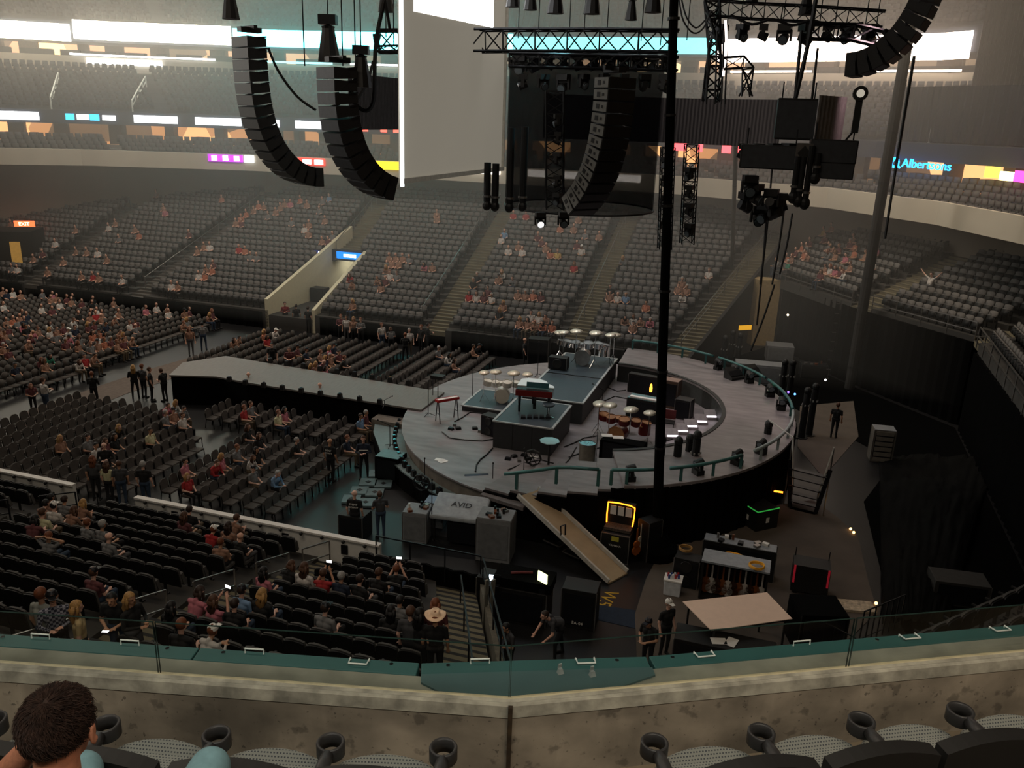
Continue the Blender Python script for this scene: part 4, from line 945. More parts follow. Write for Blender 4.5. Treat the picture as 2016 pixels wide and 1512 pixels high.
for i in range(9):
    a = -16.2 - i * 1.0
    for n, l in ((32.0 + (0.15 if a > -24 else 0.3), 'small black lamp on the near edge of the runway'), (35.2 + (i * 0.07), 'small black lamp on the far edge of the runway')): copy_tree(first, W(a, n, 1.5), ROT + math.pi / 2, l, l.replace('small', 'row of small'))
# risers
RISM = mat('riser_front_panels', '2f3032', 0.6, var=0.1); RTOP = mat('riser_top', '3c474e', 0.4, var=0.1)
def riser(a0, a1, n0, n1, z, label, seams=2):
    r = thing('riser', label, 'riser', W((a0 + a1) / 2, (n0 + n1) / 2, DZ), ROT); w, d, h = a1 - a0, n1 - n0, z - DZ
    MB().box((0, 0, h / 2), (w, d, h)).build('body', RISM, r); MB().box((0, 0, h + 0.015), (w, d, 0.03)).build('top', RTOP, r)
    q = MB()
    for sx, sy, dx, dy in ((0, -d / 2, w, 0.05), (0, d / 2, w, 0.05), (-w / 2, 0, 0.05, d), (w / 2, 0, 0.05, d)): q.box((sx, sy, h + 0.02), (dx + 0.05, dy + 0.03, 0.05))
    q.build('edge_trim', mat('pale_edge_trim', 'a9adac', 0.4), r)
    for i in range(seams): MB().box((-w / 2 + w * (i + 1) / (seams + 1), -d / 2 - 0.005, h / 2), (0.015, 0.01, h * 0.96)).build('seam', BLACK, r)
    return r
riser(-9.9, -7.5, 29.5, 32.5, 2.5, 'dark box riser in the middle of the stage carrying the grand piano')
riser(-9.9, -7.2, 33.4, 37.2, 2.35, 'dark riser with a teal lit empty top behind the piano riser', 0)
riser(-9.9, -7.2, 37.2, 41.0, 2.35, 'dark riser at the back of the stage carrying the chrome drum kit', 0)
def on(px, py, z): return G(px, py, z)
# grand piano
def piano(p, rz):
    r = thing('grand_piano', 'small black grand piano with a white gleaming lid on the middle riser', 'piano', p, rz); GLS = mat('piano_lacquer', '101012', 0.12, spec=0.9, var=0)
    out = [(-0.75, -0.55), (0.75, -0.55), (0.75, -0.15), (0.70, 0.15), (0.45, 0.40), (0.30, 0.75), (0.0, 0.95), (-0.45, 0.98), (-0.72, 0.8), (-0.75, 0.4)]
    MB().prism(out, 0.72, 1.0).build('case', GLS, r, bevel=0.02)
    lid = [(x * 1.02, y * 1.02) for x, y in out if y > -0.3] + [(-0.765, -0.1)]
    lid = [(-0.765, -0.1), (0.765, -0.1), (0.71, 0.15), (0.46, 0.41), (0.31, 0.77), (0.0, 0.97), (-0.46, 1.0), (-0.73, 0.82)]
    MB().prism(lid, 1.0, 1.03).build('lid', mat('painted_lid_gleam', 'f2fbfc', 0.2, spec=0.9, var=0), r)  # light mirrored in the black lid is put into its colour
    MB().box((0, -0.45, 0.98), (1.3, 0.16, 0.03)).build('keyboard', PAPER, r); MB().box((0, -0.57, 0.86), (1.5, 0.04, 0.24)).build('key_slip', mat('dark_red_lacquer', '6b1712', 0.3), r)
    MB().box((0.1, -0.25, 1.14), (0.9, 0.03, 0.22), rx=rad(-15)).build('music_stand', mat('teal_gloss', '2f5a60', 0.3), r)
    for x, y in ((-0.6, -0.4), (0.6, -0.4), (-0.2, 0.75)): MB().cyl((x, y, 0.0), (x, y, 0.72), 0.045, 0.07).build('leg', GLS, r)
    MB().bar((0, -0.2, 0.1), (0, -0.2, 0.72), 0.12, 0.05).build('pedal_lyre', GLS, r)
piano(W(-8.75, 31.4, 2.53), ROT + rad(8))
r = thing('piano_stool', 'round topped teal stool on the piano riser', 'stool', W(-8.0, 30.7, 2.53), ROT)
MB().lathe([(0.001, 0.5), (0.24, 0.5), (0.26, 0.54), (0.24, 0.58), (0.001, 0.58)], 16).build('seat', RTOP, r); MB().cyl((0, 0, 0.05), (0, 0, 0.5), 0.03).build('post', CHROME, r)
for i in range(3): t = i * 2.09; MB().bar((0, 0, 0.06), (0.24 * math.cos(t), 0.24 * math.sin(t), 0.0), 0.03).build('leg', CHROME, r)
for i in range(5):
    o = MB().box((0, 0, 0.05), (0.2, 0.28, 0.1), taper=0.85).build('foot_pedal', DKMETAL, None, W(-8.9 + i * 0.23, 30.25 + i * 0.1, 2.53), ROT + 0.3); tag(o, 'small dark foot pedal in the row beside the piano legs', 'pedal', 'foot pedals beside the piano')
# drum kits
CYM = mat('cymbal_brass', 'f4eedc', 0.3, 0.35, var=0)
def cyl_drum(parent, c, r_, h, shell, head, tilt=0, az=0, name='drum'):
    R = Matrix.Rotation(az, 3, 'Z') @ Matrix.Rotation(tilt, 3, 'X')
    q = MB(); q.lathe([(r_, -h / 2), (r_, h / 2)], 18, c, tilt=R); o = q.build(name, shell, parent, smooth=True)
    MB().lathe([(0.001, h / 2 - 0.01), (r_ * 0.97, h / 2 - 0.01), (r_ * 1.03, h / 2 - 0.02), (r_ * 1.03, h / 2 + 0.01), (r_ * 0.97, h / 2 + 0.012)], 18, c, tilt=R).build('head', head, o)
    MB().lathe([(r_ * 0.97, -h / 2), (0.001, -h / 2)], 18, c, tilt=R).build('head', head, o)
def drumkit(p, rz, label, shell, head, sc=1.0, ncym=4, ntom=4, cym=CYM):
    r = thing('drum_kit', label, 'drums', p, rz); r.scale = (sc, sc, sc)
    cyl_drum(r, (0, -0.1, 0.3), 0.29, 0.42, shell, head, math.pi / 2, 0, 'bass_drum')
    tp = [(-0.28, -0.1, 0.74), (0.18, -0.12, 0.76), (0.5, 0.1, 0.72), (-0.62, 0.1, 0.7), (0.75, 0.4, 0.6), (-0.85, 0.3, 0.66)][:ntom]
    for i, c in enumerate(tp): cyl_drum(r, c, 0.16 + 0.02 * (i % 2), 0.2, shell, head, rad(12), 0.4 * i, 'tom')
    for c in ((0.7, 0.45, 0.4), (-0.25, 0.55, 0.55)): cyl_drum(r, c, 0.2, 0.3 if c[0] > 0 else 0.13, shell, head, 0, 0, 'floor_tom' if c[0] > 0 else 'snare')
    cp = [(-0.75, -0.05, 1.15), (-0.25, -0.35, 1.3), (0.45, -0.3, 1.28), (0.95, 0.1, 1.15), (-0.95, 0.45, 1.0), (1.05, 0.55, 1.05)][:ncym]
    for i, c in enumerate(cp):
        st = MB(); st.cyl((c[0], c[1], 0.05), c, 0.014, n=6)
        for k in range(3): t = k * 2.09 + i; st.bar((c[0], c[1], 0.3), (c[0] + 0.22 * math.cos(t), c[1] + 0.22 * math.sin(t), 0.0), 0.015)
        s_ = st.build('cymbal_stand', CHROME, r)
        MB().lathe([(0.001, 0.03), (0.04, 0.025), (0.06, 0.01), (0.21 + 0.02 * (i % 3), -0.01), (0.06, 0.005), (0.001, 0.02)], 20, c, tilt=Matrix.Rotation(rad(10), 3, 'X')).build('cymbal', cym, s_, smooth=True)
    q = MB(); q.cyl((0, 0.9, 0), (0, 0.9, 0.45), 0.03); q.build('throne_post', CHROME, r); MB().lathe([(0.001, 0.45), (0.17, 0.45), (0.17, 0.53), (0.001, 0.54)], 14, (0, 0.9, 0)).build('throne_seat', BLACK, r)
    return r
PEARL = mat('white_pearl_shell', 'c9c5bd', 0.35); HEADM = mat('drum_head', 'd8d2c4', 0.5, var=0.03); WOODH = mat('calf_drum_head', 'a8764e', 0.6)
kp = on(985, 790, 1.75)
rr = riser(toAN(kp)[0] - 1.5, toAN(kp)[0] + 1.4, toAN(kp)[1] - 0.9, toAN(kp)[1] + 1.6, 1.62, 'low wire mesh riser left of the piano under the white drums', 0)
drumkit(W(toAN(kp)[0], toAN(kp)[1] + 0.3, 1.66), ROT + 0.2, 'white drum kit on the low riser left of the piano', PEARL, HEADM, 1.15, 4, 4, mat('cymbal_cream', 'ecdcc4', 0.35, 0.25))
drumkit(W(-8.6, 39.3, 2.4), ROT + 0.1, 'large chrome drum kit at the back of the stage', CHROME, mat('grey_head', '8d9294', 0.4), 1.35, 6, 6)
drumkit(on(1218, 868, 1.4) , ROT - 0.2, 'drum kit with tan heads and a red bass drum inside the ring', mat('dark_red_shell', '5c1414', 0.3), WOODH, 1.25, 5, 5)
# gear inside the ring and around the risers
def box_thing(name, label, cat, p, dims, m, rz=ROT, top=None, extra=None, group=None, feet=False):
    r = thing(name, label, cat, p, rz, group); w, d, h = dims
    MB().box((0, 0, h / 2), dims).build('body', m, r, bevel=0.015)
    if top: MB().box((0, 0, h + 0.01), (w * 0.98, d * 0.98, 0.02)).build('top', top, r)
    q = MB()
    for sx in (-1, 1):
        for sy in (-1, 1): q.bar((sx * w / 2, sy * d / 2, 0.02), (sx * w / 2, sy * d / 2, h - 0.02), 0.025)
    q.build('corner_trim', METAL if m not in (DRAPE,) else BLACK, r)
    MB().box((0, -d / 2 - 0.012, h * 0.5), (w * 0.86, 0.02, h * 0.8)).build('front_panel', mat('grey_case_panel', '6a6c6e', 0.6) if m is MATS.get('grey_road_case') else DKMETAL if m != DKMETAL else BLACK, r)
    if extra: extra(r, w, d, h)
    return r
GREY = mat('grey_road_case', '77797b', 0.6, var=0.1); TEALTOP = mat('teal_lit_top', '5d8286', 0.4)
def speaker_front(r, w, d, h, k=2):
    for i in range(k): MB().lathe([(0.001, 0.0), (0.38 * h / k, 0.02), (0.4 * h / k, 0.0)], 14, (0, -d / 2 - 0.025, h * (i + 0.5) / k), tilt=Matrix.Rotation(math.pi / 2, 3, 'X')).build('speaker_cone', BLACK, r)
box_thing('amplifier', 'black guitar amplifier standing left of the piano riser', 'amplifier', on(968, 855, 1.4), (0.75, 0.5, 0.85), BLACK, ROT - 0.3, None, speaker_front)
box_thing('amplifier', 'black amplifier with a flat top behind the teal riser', 'amplifier', W(-9.5, 38.0, 2.4), (0.9, 0.5, 0.6), BLACK, ROT, None, lambda *a: speaker_front(*a, k=1))
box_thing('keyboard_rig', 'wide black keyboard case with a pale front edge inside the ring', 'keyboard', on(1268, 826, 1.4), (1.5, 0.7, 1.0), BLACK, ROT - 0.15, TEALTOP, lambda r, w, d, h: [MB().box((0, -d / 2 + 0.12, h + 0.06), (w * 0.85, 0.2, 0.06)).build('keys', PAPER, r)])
box_thing('stage_desk', 'tall black panel desk with a lit lamp at the back of the ring', 'desk', on(1270, 775, 1.4), (1.7, 0.35, 0.95), BLACK, ROT - 0.15)
tag(MB().lathe([(0.001, 0), (0.06, 0.02), (0.07, 0.2), (0.04, 0.38), (0.001, 0.42)], 10).build('lamp_glow', em('warm_lamp', 'ff9a30', 4.0), None, on(1281, 772, 2.0)), 'small glowing orange lamp beside the tall black mast', 'lamp')
box_thing('organ_cabinet', 'brown wooden organ cabinet right of the black mast', 'cabinet', on(1318, 800, 1.4), (0.8, 0.6, 1.3), mat('organ_wood', '4c3b30', 0.5), ROT - 0.2, mat('organ_top', '8a7468', 0.5))
box_thing('equipment_shelf', 'open black shelf of gear right of the mast inside the ring', 'shelf', on(1345, 822, 1.4), (0.7, 0.6, 0.9), BLACK, ROT - 0.2)
for i in range(5):
    r = thing('floor_light', 'slanted floor light with a bright white bar inside the ring, %s from the mast' % ordinal(i), 'lamp', on(1322 + i * 19, 862 - i * 9.5, 1.4), ROT + 0.35)
    MB().prism([(-0.28, -0.2), (0.28, -0.2), (0.28, 0.25), (-0.28, 0.25)], 0, lambda x, y: 0.12 + (y + 0.2) * 0.5).build('body', mat('silver_housing', 'a8a4a6', 0.3, 0.5), r)
    MB().box((0, -0.16, 0.15), (0.44, 0.07, 0.05)).build('light_bar', em('floor_bar', 'fff4ff', 3.0), r)
r = thing('stage_chair', 'dark red backed chair right of the mast inside the ring', 'chair', on(1316, 850, 1.4), ROT)
MB().box((0, 0, 0.45), (0.45, 0.45, 0.06)).build('seat', BLACK, r); MB().box((0, 0.2, 0.72), (0.45, 0.05, 0.4)).build('backrest', mat('dark_red_cloth', '5a2222', 0.8), r)
for x in (-0.2, 0.2):
    for y in (-0.2, 0.2): MB().bar((x, y, 0), (x, y, 0.45), 0.03).build('leg', BLACK, r)
def mic_stand(p, label, h=1.5, boom=True, base='tripod', rz=0):
    r = thing('microphone_stand', label, 'microphone stand', p, rz)
    MB().cyl((0, 0, 0.03), (0, 0, h), 0.016, n=6).build('pole', DKMETAL, r)
    if base == 'round': MB().cyl((0, 0, 0), (0, 0, 0.03), 0.16, n=16).build('base', DKMETAL, r)
    else:
        q = MB()
        for k in range(3): t = k * 2.09; q.bar((0, 0, 0.12), (0.3 * math.cos(t), 0.3 * math.sin(t), 0.01), 0.02)
        q.build('base', DKMETAL, r)
    e = (0.0, 0, h)
    if boom: MB().cyl((0.12, 0, h - 0.08), (-0.5, 0, h + 0.3), 0.012, n=6).build('boom', DKMETAL, r); e = (-0.5, 0, h + 0.3)
    MB().ball(e, 0.035).build('microphone', BLACK, r)
mic_stand(on(843, 818, 1.4), 'tall microphone stand at the left rim of the stage', 1.6, False)
mic_stand(on(852, 782, 1.4), 'microphone stand with round base near the runway end', 1.2, False, 'round')
mic_stand(on(930, 790, 1.4), 'microphone stand left of the white drums', 1.5, False)
mic_stand(on(768, 880, 0.8), 'boom microphone stand on the teal lit apron', 0.95, True, rz=0.4)
mic_stand(on(757, 800, 1.5), 'low microphone boom at the end of the runway', 0.3, True, rz=2.5)
mic_stand(on(1058, 740, 1.4), 'thin stand left of the teal lit riser', 1.8, False)
mic_stand(on(1185, 800, 1.4), 'microphone boom behind the tan headed drums', 0.8, True, rz=0.2)
r = thing('keyboard', 'red stage keyboard on thin legs at the left of the stage', 'keyboard', on(880, 828, 1.4), ROT + 0.9)
MB().box((0, 0, 0.98), (1.05, 0.3, 0.1)).build('body', mat('red_keyboard', 'a01c1c', 0.35), r); MB().box((0, -0.06, 1.04), (0.95, 0.14, 0.02)).build('keys', PAPER, r)
for x in (-0.45, 0.45):
    q = MB(); q.bar((x, -0.2, 0), (x, -0.05, 0.93), 0.03); q.bar((x, 0.2, 0), (x, 0.05, 0.93), 0.03); q.bar((x, -0.14, 0.4), (x, 0.14, 0.4), 0.02); q.build('stand', DKMETAL, r)
r = thing('monitor_stand', 'small box on a pole behind the red keyboard', 'stand', on(862, 790, 1.4), ROT); MB().cyl((0, 0, 0), (0, 0, 1.1), 0.02).build('pole', DKMETAL, r); MB().box((0, 0, 1.18), (0.6, 0.4, 0.15)).build('shelf', BLACK, r)
tag(MB().tube([on(895, 830, 1.42), on(910, 822, 1.43), on(925, 812, 1.42), on(945, 813, 1.43), on(962, 818, 1.42)], 0.025).build('cable', BLACK), 'thick black cable from the red keyboard to the risers', 'cable')
tag(MB().tube([on(x, y, 1.43) for x, y in ((970, 882), (958, 895), (945, 905), (938, 915), (936, 928))], 0.03).build('cable', BLACK), 'dark cable crossing the worn front of the stage', 'cable')
r = thing('percussion_rig', 'round percussion with a glittering drum left of the tan headed drums', 'drums', on(1155, 905, 1.4), ROT); cyl_drum(r, (0, 0, 0.35), 0.32, 0.7, mat('pale_drum', '6f6a60', 0.4), mat('glitter_head', '9aa4a8', 0.15, 0.7, var=0.8, scale=30)); MB().cyl((0.3, 0.3, 0), (0.3, 0.3, 1.1), 0.02).build('post', CHROME, r)
box_thing('monitor_desk', 'black draped desk with white papers in front of the tan headed drums', 'desk', on(1225, 905, 1.4), (1.7, 0.6, 0.8), DRAPE, ROT - 0.1)
for i, (x, y) in enumerate(((1195, 857), (1217, 861))): tag(MB().box((0, 0, 0), (0.42, 0.3, 0.01)).build('sheet_of_paper', PAPER, None, on(x, y, 2.22), ROT + 0.3), ['white paper on the draped drum desk, left sheet', 'white paper on the draped drum desk, right sheet'][i], 'paper')
r = thing('music_stand', 'clear octagonal stand at the front of the stage steps', 'stand', on(1079, 930, 1.4), ROT); MB().cyl((0, 0, 0), (0, 0, 1.25), 0.05, 0.03).build('post', BLACK, r)
MB().lathe([(0.001, 1.25), (0.38, 1.25), (0.38, 1.27), (0.001, 1.27)], 8).build('shelf', mat('clear_acrylic', '9aa8a8', 0.1, spec=1.0, var=0), r)
for (x, y, lb) in ((1048, 925, 'on the stage front left of the octagonal stand'), (830, 975, 'at the floor beside the apron')):
    r = thing('round_fan', 'round black fan %s' % lb, 'fan', on(x, y, 1.4 if x > 1000 else 0.8), ROT)
    T = Matrix.Rotation(math.pi / 2, 3, 'X'); MB().lathe([(0.30, -0.06), (0.34, -0.04), (0.34, 0.04), (0.30, 0.06)], 8, (0, 0, 0.5), tilt=T).build('housing', BLACK, r)
    q = MB()
    for k in range(6): q.bar((0, 0, 0.5), (0.3 * math.cos(k * 1.05), 0, 0.5 + 0.3 * math.sin(k * 1.05)), 0.04, 0.02)
    q.build('blades', DKMETAL, r); MB().bar((0, 0, 0), (0, 0, 0.2), 0.05).build('foot', BLACK, r)
r = thing('wedge_speaker', 'black wedge speaker with a lit round driver on the apron', 'speaker', on(940, 972, 0.8), ROT + 0.5)
MB().prism([(-0.45, -0.3), (0.45, -0.3), (0.45, 0.35), (-0.45, 0.35)], 0, lambda x, y: 0.3 if y < 0 else 0.65).build('cabinet', DKMETAL, r, bevel=0.02)
MB().lathe([(0.001, 0.02), (0.16, 0.0)], 14, (-0.1, -0.315, 0.15), tilt=Matrix.Rotation(math.pi / 2, 3, 'X')).build('driver', mat('pale_driver', 'c8c8c8', 0.3), r)
for i, (x, y) in enumerate(((1000, 905), (1012, 900), (1022, 908), (1032, 898), (1040, 905), (895, 838), (888, 846), (902, 845), (945, 850), (960, 842), (935, 845), (1085, 872))):
    o = MB().box((0, 0, 0.05), (0.24, 0.16, 0.1), taper=0.85).build('foot_pedal', [DKMETAL, BLACK, METAL][i % 3], None, on(x, y, 1.4), ROT + i); tag(o, '%s foot pedal lying on the stage floor' % ['dark grey', 'black', 'silver'][i % 3], 'pedal', '%s pedals on the stage floor' % ['dark grey', 'black', 'silver'][i % 3])
for i, pts in enumerate((((1110, 880), (1130, 872), (1150, 862), (1175, 858)), ((1120, 900), (1140, 893), (1160, 885), (1190, 880)), ((1188, 790), (1210, 780), (1235, 785), (1248, 800)), ((1195, 762), (1215, 770), (1232, 768)), ((870, 850), (885, 862), (915, 866), (950, 868), (985, 862)), ((1000, 925), (1030, 912), (1065, 905), (1090, 912)), ((1290, 880), (1310, 868), (1330, 862)), ((1100, 925), (1120, 905), (1135, 880)))):
    tag(MB().tube([on(x, y, 1.43) for x, y in pts], 0.022).build('cable', BLACK), 'black cable lying on the stage floor', 'cable', 'cables on the stage floor')
for i, (x, y) in enumerate(((865, 905), (872, 908), (945, 775), (1050, 900))): tag(MB().box((0, 0, 0), (0.34, 0.24, 0.008)).build('sheet_of_paper', PAPER, None, on(x, y, 1.41), ROT + i), 'sheet of paper lying on the stage floor', 'paper', 'papers on the stage floor')
# moving lights and wedges on the ring edge
def moving_light(p, rz, label, group=None, sc=1.0, hang=False):
    r = thing('moving_light', label, 'stage light', p, rz, group); r.scale = (sc, sc, sc)
    s_ = -1 if hang else 1
    MB().box((0, 0, 0.09 * s_), (0.36, 0.3, 0.18)).build('base', BLACK, r); q = MB(); q.bar((-0.19, 0, 0.15 * s_), (-0.19, 0, 0.45 * s_), 0.05, 0.12); q.bar((0.19, 0, 0.15 * s_), (0.19, 0, 0.45 * s_), 0.05, 0.12); q.bar((-0.2, 0, 0.19 * s_), (0.2, 0, 0.19 * s_), 0.05, 0.12); q.build('yoke', BLACK, r)
    MB().cyl((0, -0.14, 0.4 * s_ - 0.03), (0, 0.16, 0.4 * s_ + 0.08), 0.15, 0.12, 12).build('head', BLACK, r); MB().cyl((0, -0.165, 0.4 * s_ - 0.04), (0, -0.14, 0.4 * s_ - 0.03), 0.12, 0.12, 12).build('lens', mat('lens_glass', '5a646a', 0.08, spec=1), r)
    return r
for i, ph in enumerate((-68, -50, -37, -26, 12, 24, 38, 46, 54)):
    a, n = E_(ph, 0.95); moving_light(W(a, n, RZ), ROT + rad(ph), 'black moving light on the edge of the stage ring, %s from the front' % ordinal(i), sc=1.0)
for i, (x, y) in enumerate(((1480, 740), (1445, 745))):
    r = thing('wedge_speaker', ['black wedge monitor at the back right of the ring', 'small black wedge monitor beside the larger one'][i], 'speaker', on(x, y, RZ), ROT + 0.8)
    MB().prism([(-0.4, -0.3), (0.4, -0.3), (0.4, 0.3), (-0.4, 0.3)], 0, lambda x, y: 0.12 if y < 0 else 0.5).build('cabinet', BLACK, r)
    MB().box((0, -0.1, 0.3), (0.7, 0.02, 0.3), rx=rad(-50)).build('grille', DKMETAL, r)
# black light towers standing in groups around the stage
def tower(p, h, label, rz=0, group=None):
    r = thing('light_tower', label, 'light tower', p, rz, group)
    MB().cyl((0, 0, 0.05), (0, 0, h), 0.16, 0.15, 12).build('column', mat('black_sleeve', '0f0f0f', 0.8, bump=0.2), r)
    MB().lathe([(0.001, 0), (0.3, 0), (0.3, 0.05), (0.001, 0.05)], 12).build('base', BLACK, r)
    for k in range(6): t = k * 1.05; MB().box((0.17 * math.cos(t), 0.17 * math.sin(t), h - 0.55), (0.07, 0.05, 0.08), rz=t).build('clamp', mat('pale_clamp', '8c8c88', 0.5), r)
    MB().ball((0, 0, h + 0.14), 0.17, (1, 1, 1.1)).build('lamp_head', BLACK, r)
for i, (x, y, z, h) in enumerate(((1357, 1010, 0, 3.0), (1345, 1000, 0, 2.7), (1322, 1012, 0, 2.8), (1497, 960, 0, 2.6), (1290, 1010, 0, 2.8), (1577, 862, 0, 2.2), (1592, 857, 0, 2.3), (1532, 815, 0, 2.6), (1548, 812, 0, 2.5), (1422, 724, 0, 1.7), (1437, 716, 0, 1.8), (1451, 718, 0, 1.7))):
    where = ['in front of the ring, rightmost of the front group', 'in front of the ring, second of the front group', 'in front of the ring, third of the front group', 'at the front right where the rail ends', 'beside the tall black mast', 'right of the ring, nearer of the pair', 'right of the ring, farther of the pair', 'behind the right of the ring, left one', 'behind the right of the ring, right one', 'behind the back rail, left one', 'behind the back rail, middle one', 'behind the back rail, right one'][i]
    tower(G(x, y, z), h, 'black sleeved light tower %s' % where)

# ------------------------------------------------------------------ hanging rig over the stage
def dst(x, y, D): return at_dist(x, y, D)
# white projection screen
bl = dst(792, 355, 28.0); br = dst(990, 331, 37.3); zb = 11.9
bl = EYE + ray(792, 355) * ((zb - 14) / ray(792, 355).z); br = EYE + ray(990, 331) * ((zb - 14) / ray(990, 331).z)
sd = (br - bl); sd.z = 0; SL = sd.length; sd.normalize(); sn = Vector((sd.y, -sd.x, 0))
r = thing('projection_screen', 'huge pale grey screen hanging over the stage, white image at its top', 'screen', bl, math.atan2(sd.y, sd.x))
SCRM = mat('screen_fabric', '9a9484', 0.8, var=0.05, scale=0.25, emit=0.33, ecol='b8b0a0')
MB().box((SL / 2, 0.1, 4.5), (SL - 0.1, 0.1, 8.9)).build('fabric', SCRM, r)
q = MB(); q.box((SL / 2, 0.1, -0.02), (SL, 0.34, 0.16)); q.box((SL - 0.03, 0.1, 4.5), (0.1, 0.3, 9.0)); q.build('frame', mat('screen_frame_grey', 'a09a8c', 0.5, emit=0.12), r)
MB().box((0.0, 0.0, 4.4), (0.05, 0.12, 9.2)).build('edge_light', em('white_edge_light', 'eef6ff', 3.0), r)
def on_scr(x, y):
    d = ray(x, y); t = (bl - EYE).dot(sn) / d.dot(sn); p = EYE + d * t; return (p - bl).dot(sd), p.z - bl.z
i0, i1 = on_scr(817, 22), on_scr(973, 55); z_ = (i0[1] + i1[1]) / 2
q = MB().add([(i0[0], 0.04, i0[1]), (i1[0], 0.04, i1[1]), (i1[0], 0.04, 8.6), (i0[0], 0.04, 8.6), (i0[0], 0.05, i0[1]), (i1[0], 0.05, i1[1]), (i1[0], 0.05, 8.6), (i0[0], 0.05, 8.6)], [(0, 1, 2, 3), (7, 6, 5, 4), (0, 4, 5, 1), (1, 5, 6, 2), (2, 6, 7, 3), (3, 7, 4, 0)])
q.build('lit_image', em('projected_white', 'ffffff', 4.0), r)
# line arrays
CABM = mat('speaker_cabinet', '1a1a1b', 0.6, var=0.15); GRL = mat('speaker_grille', '5e5e5a', 0.6, var=0.1, scale=60)
def line_array(p0, F, n, end_tilt, label, h=0.36, w=1.2, dep=0.62, grille=GRL, pw=1.6, side=None):
    F = Vector(F).normalized(); S_ = Vector((-F.y, F.x, 0)); r = thing('line_array', label, 'speakers', p0); p = Vector((0, 0, 0))
    q = MB(); q.bar(-S_ * w * 0.45 + Vector((0, 0, 0.25)), S_ * w * 0.45 + Vector((0, 0, 0.25)), 0.12, 0.12); q.bar(F * -0.4 + Vector((0, 0, 0.2)), F * 0.3 + Vector((0, 0, 0.2)), 0.3, 0.15); q.build('flying_frame', BLACK, r)
    for i in range(n):
        th = end_tilt * (i / (n - 1)) ** pw; f = F * math.cos(th) - Vector((0, 0, 1)) * math.sin(th); dn = -Vector((0, 0, 1)) * math.cos(th) - F * math.sin(th)
        c = p + dn * (h / 2); hh = h * 0.46; vs = []
        for ss in (-1, 1):
            vs += [c + S_ * ss * w / 2 + f * dep / 2 - dn * hh, c + S_ * ss * w / 2 + f * dep / 2 + dn * hh, c + S_ * ss * w / 2 - f * dep / 2 + dn * hh * 0.8, c + S_ * ss * w / 2 - f * dep / 2 - dn * hh * 0.8]
        o = MB().add(vs, [(0, 1, 2, 3), (7, 6, 5, 4), (0, 4, 5, 1), (1, 5, 6, 2), (2, 6, 7, 3), (3, 7, 4, 0)]).build('cabinet', CABM if side is None else [CABM, side], r)
        g0 = c + f * (dep / 2 + 0.012); q = MB().add([g0 - S_ * w * .48 - dn * hh * .92, g0 + S_ * w * .48 - dn * hh * .92, g0 + S_ * w * .48 + dn * hh * .92, g0 - S_ * w * .48 + dn * hh * .92, g0 - S_ * w * .48 - dn * hh * .92 - f * .02, g0 + S_ * w * .48 - dn * hh * .92 - f * .02, g0 + S_ * w * .48 + dn * hh * .92 - f * .02, g0 - S_ * w * .48 + dn * hh * .92 - f * .02], [(0, 1, 2, 3), (7, 6, 5, 4), (0, 4, 5, 1), (1, 5, 6, 2), (2, 6, 7, 3), (3, 7, 4, 0)])
        q.build('grille', grille, o)
        if side is not None:
            for ss in (-1, 1):
                sc_ = c + S_ * ss * (w / 2 + 0.012); q = MB()
                q.bar(sc_ - f * dep * .45, sc_ + f * dep * .45, 0.02, hh * 1.8); q.mat(1)
                q.bar(sc_ + S_ * ss * .01 - f * 0.16, sc_ + S_ * ss * .01 - f * 0.02, 0.02, 0.14); q.bar(sc_ + S_ * ss * .01 + f * 0.08, sc_ + S_ * ss * .01 + f * 0.16, 0.02, 0.08); q.build('side_plate', [side, BLACK], o)
        else:
            q = MB(); b_0 = c - f * dep / 2 - dn * hh * 0.9
            for ss in (-1, 1): q.bar(b_0 + S_ * ss * w * 0.5 - dn * 0.02, b_0 + S_ * ss * w * 0.5 + f * 0.3 + dn * 0.02, 0.05, 0.05)
            q.build('rigging_link', DKMETAL, o)
        p = p + dn * h
    return r
def hor(x, fr, side):                                       # facing direction from a pixel column: side<0 left, fr towards the viewer
    d = ray(x, 300); d = Vector((d.x, d.y, 0)).normalized(); right = Vector((d.y, -d.x, 0)); return right * side - d * fr
line_array(dst(489, 72, 30.0), hor(490, 0.42, -0.9), 16, rad(88), 'curved black line array with grey front, leftmost of the hanging speakers', 0.345, pw=2.3)
line_array(dst(662, 132, 27.0), hor(660, 0.45, -0.9), 12, rad(72), 'large curved black line array just left of the white screen', 0.355, 1.2, 0.72, mat('dark_grille', '34363a', 0.6), 1.9)
line_array(dst(1212, 152, 27.0), hor(1200, 0.75, 0.65), 13, rad(52), 'black line array with pale labelled side, in front of the curtain', 0.34, 1.05, 0.7, BLACK, 1.6, mat('pale_side_plate', '6e6e6a', 0.5))
line_array(dst(1858, -150, 29.0), hor(1860, 0.12, 0.99), 14, rad(84), 'curved line array cut by the top edge at the upper right', 0.34, 1.1, 0.66, mat('dark_grille', '2c2e30'), 2.0)
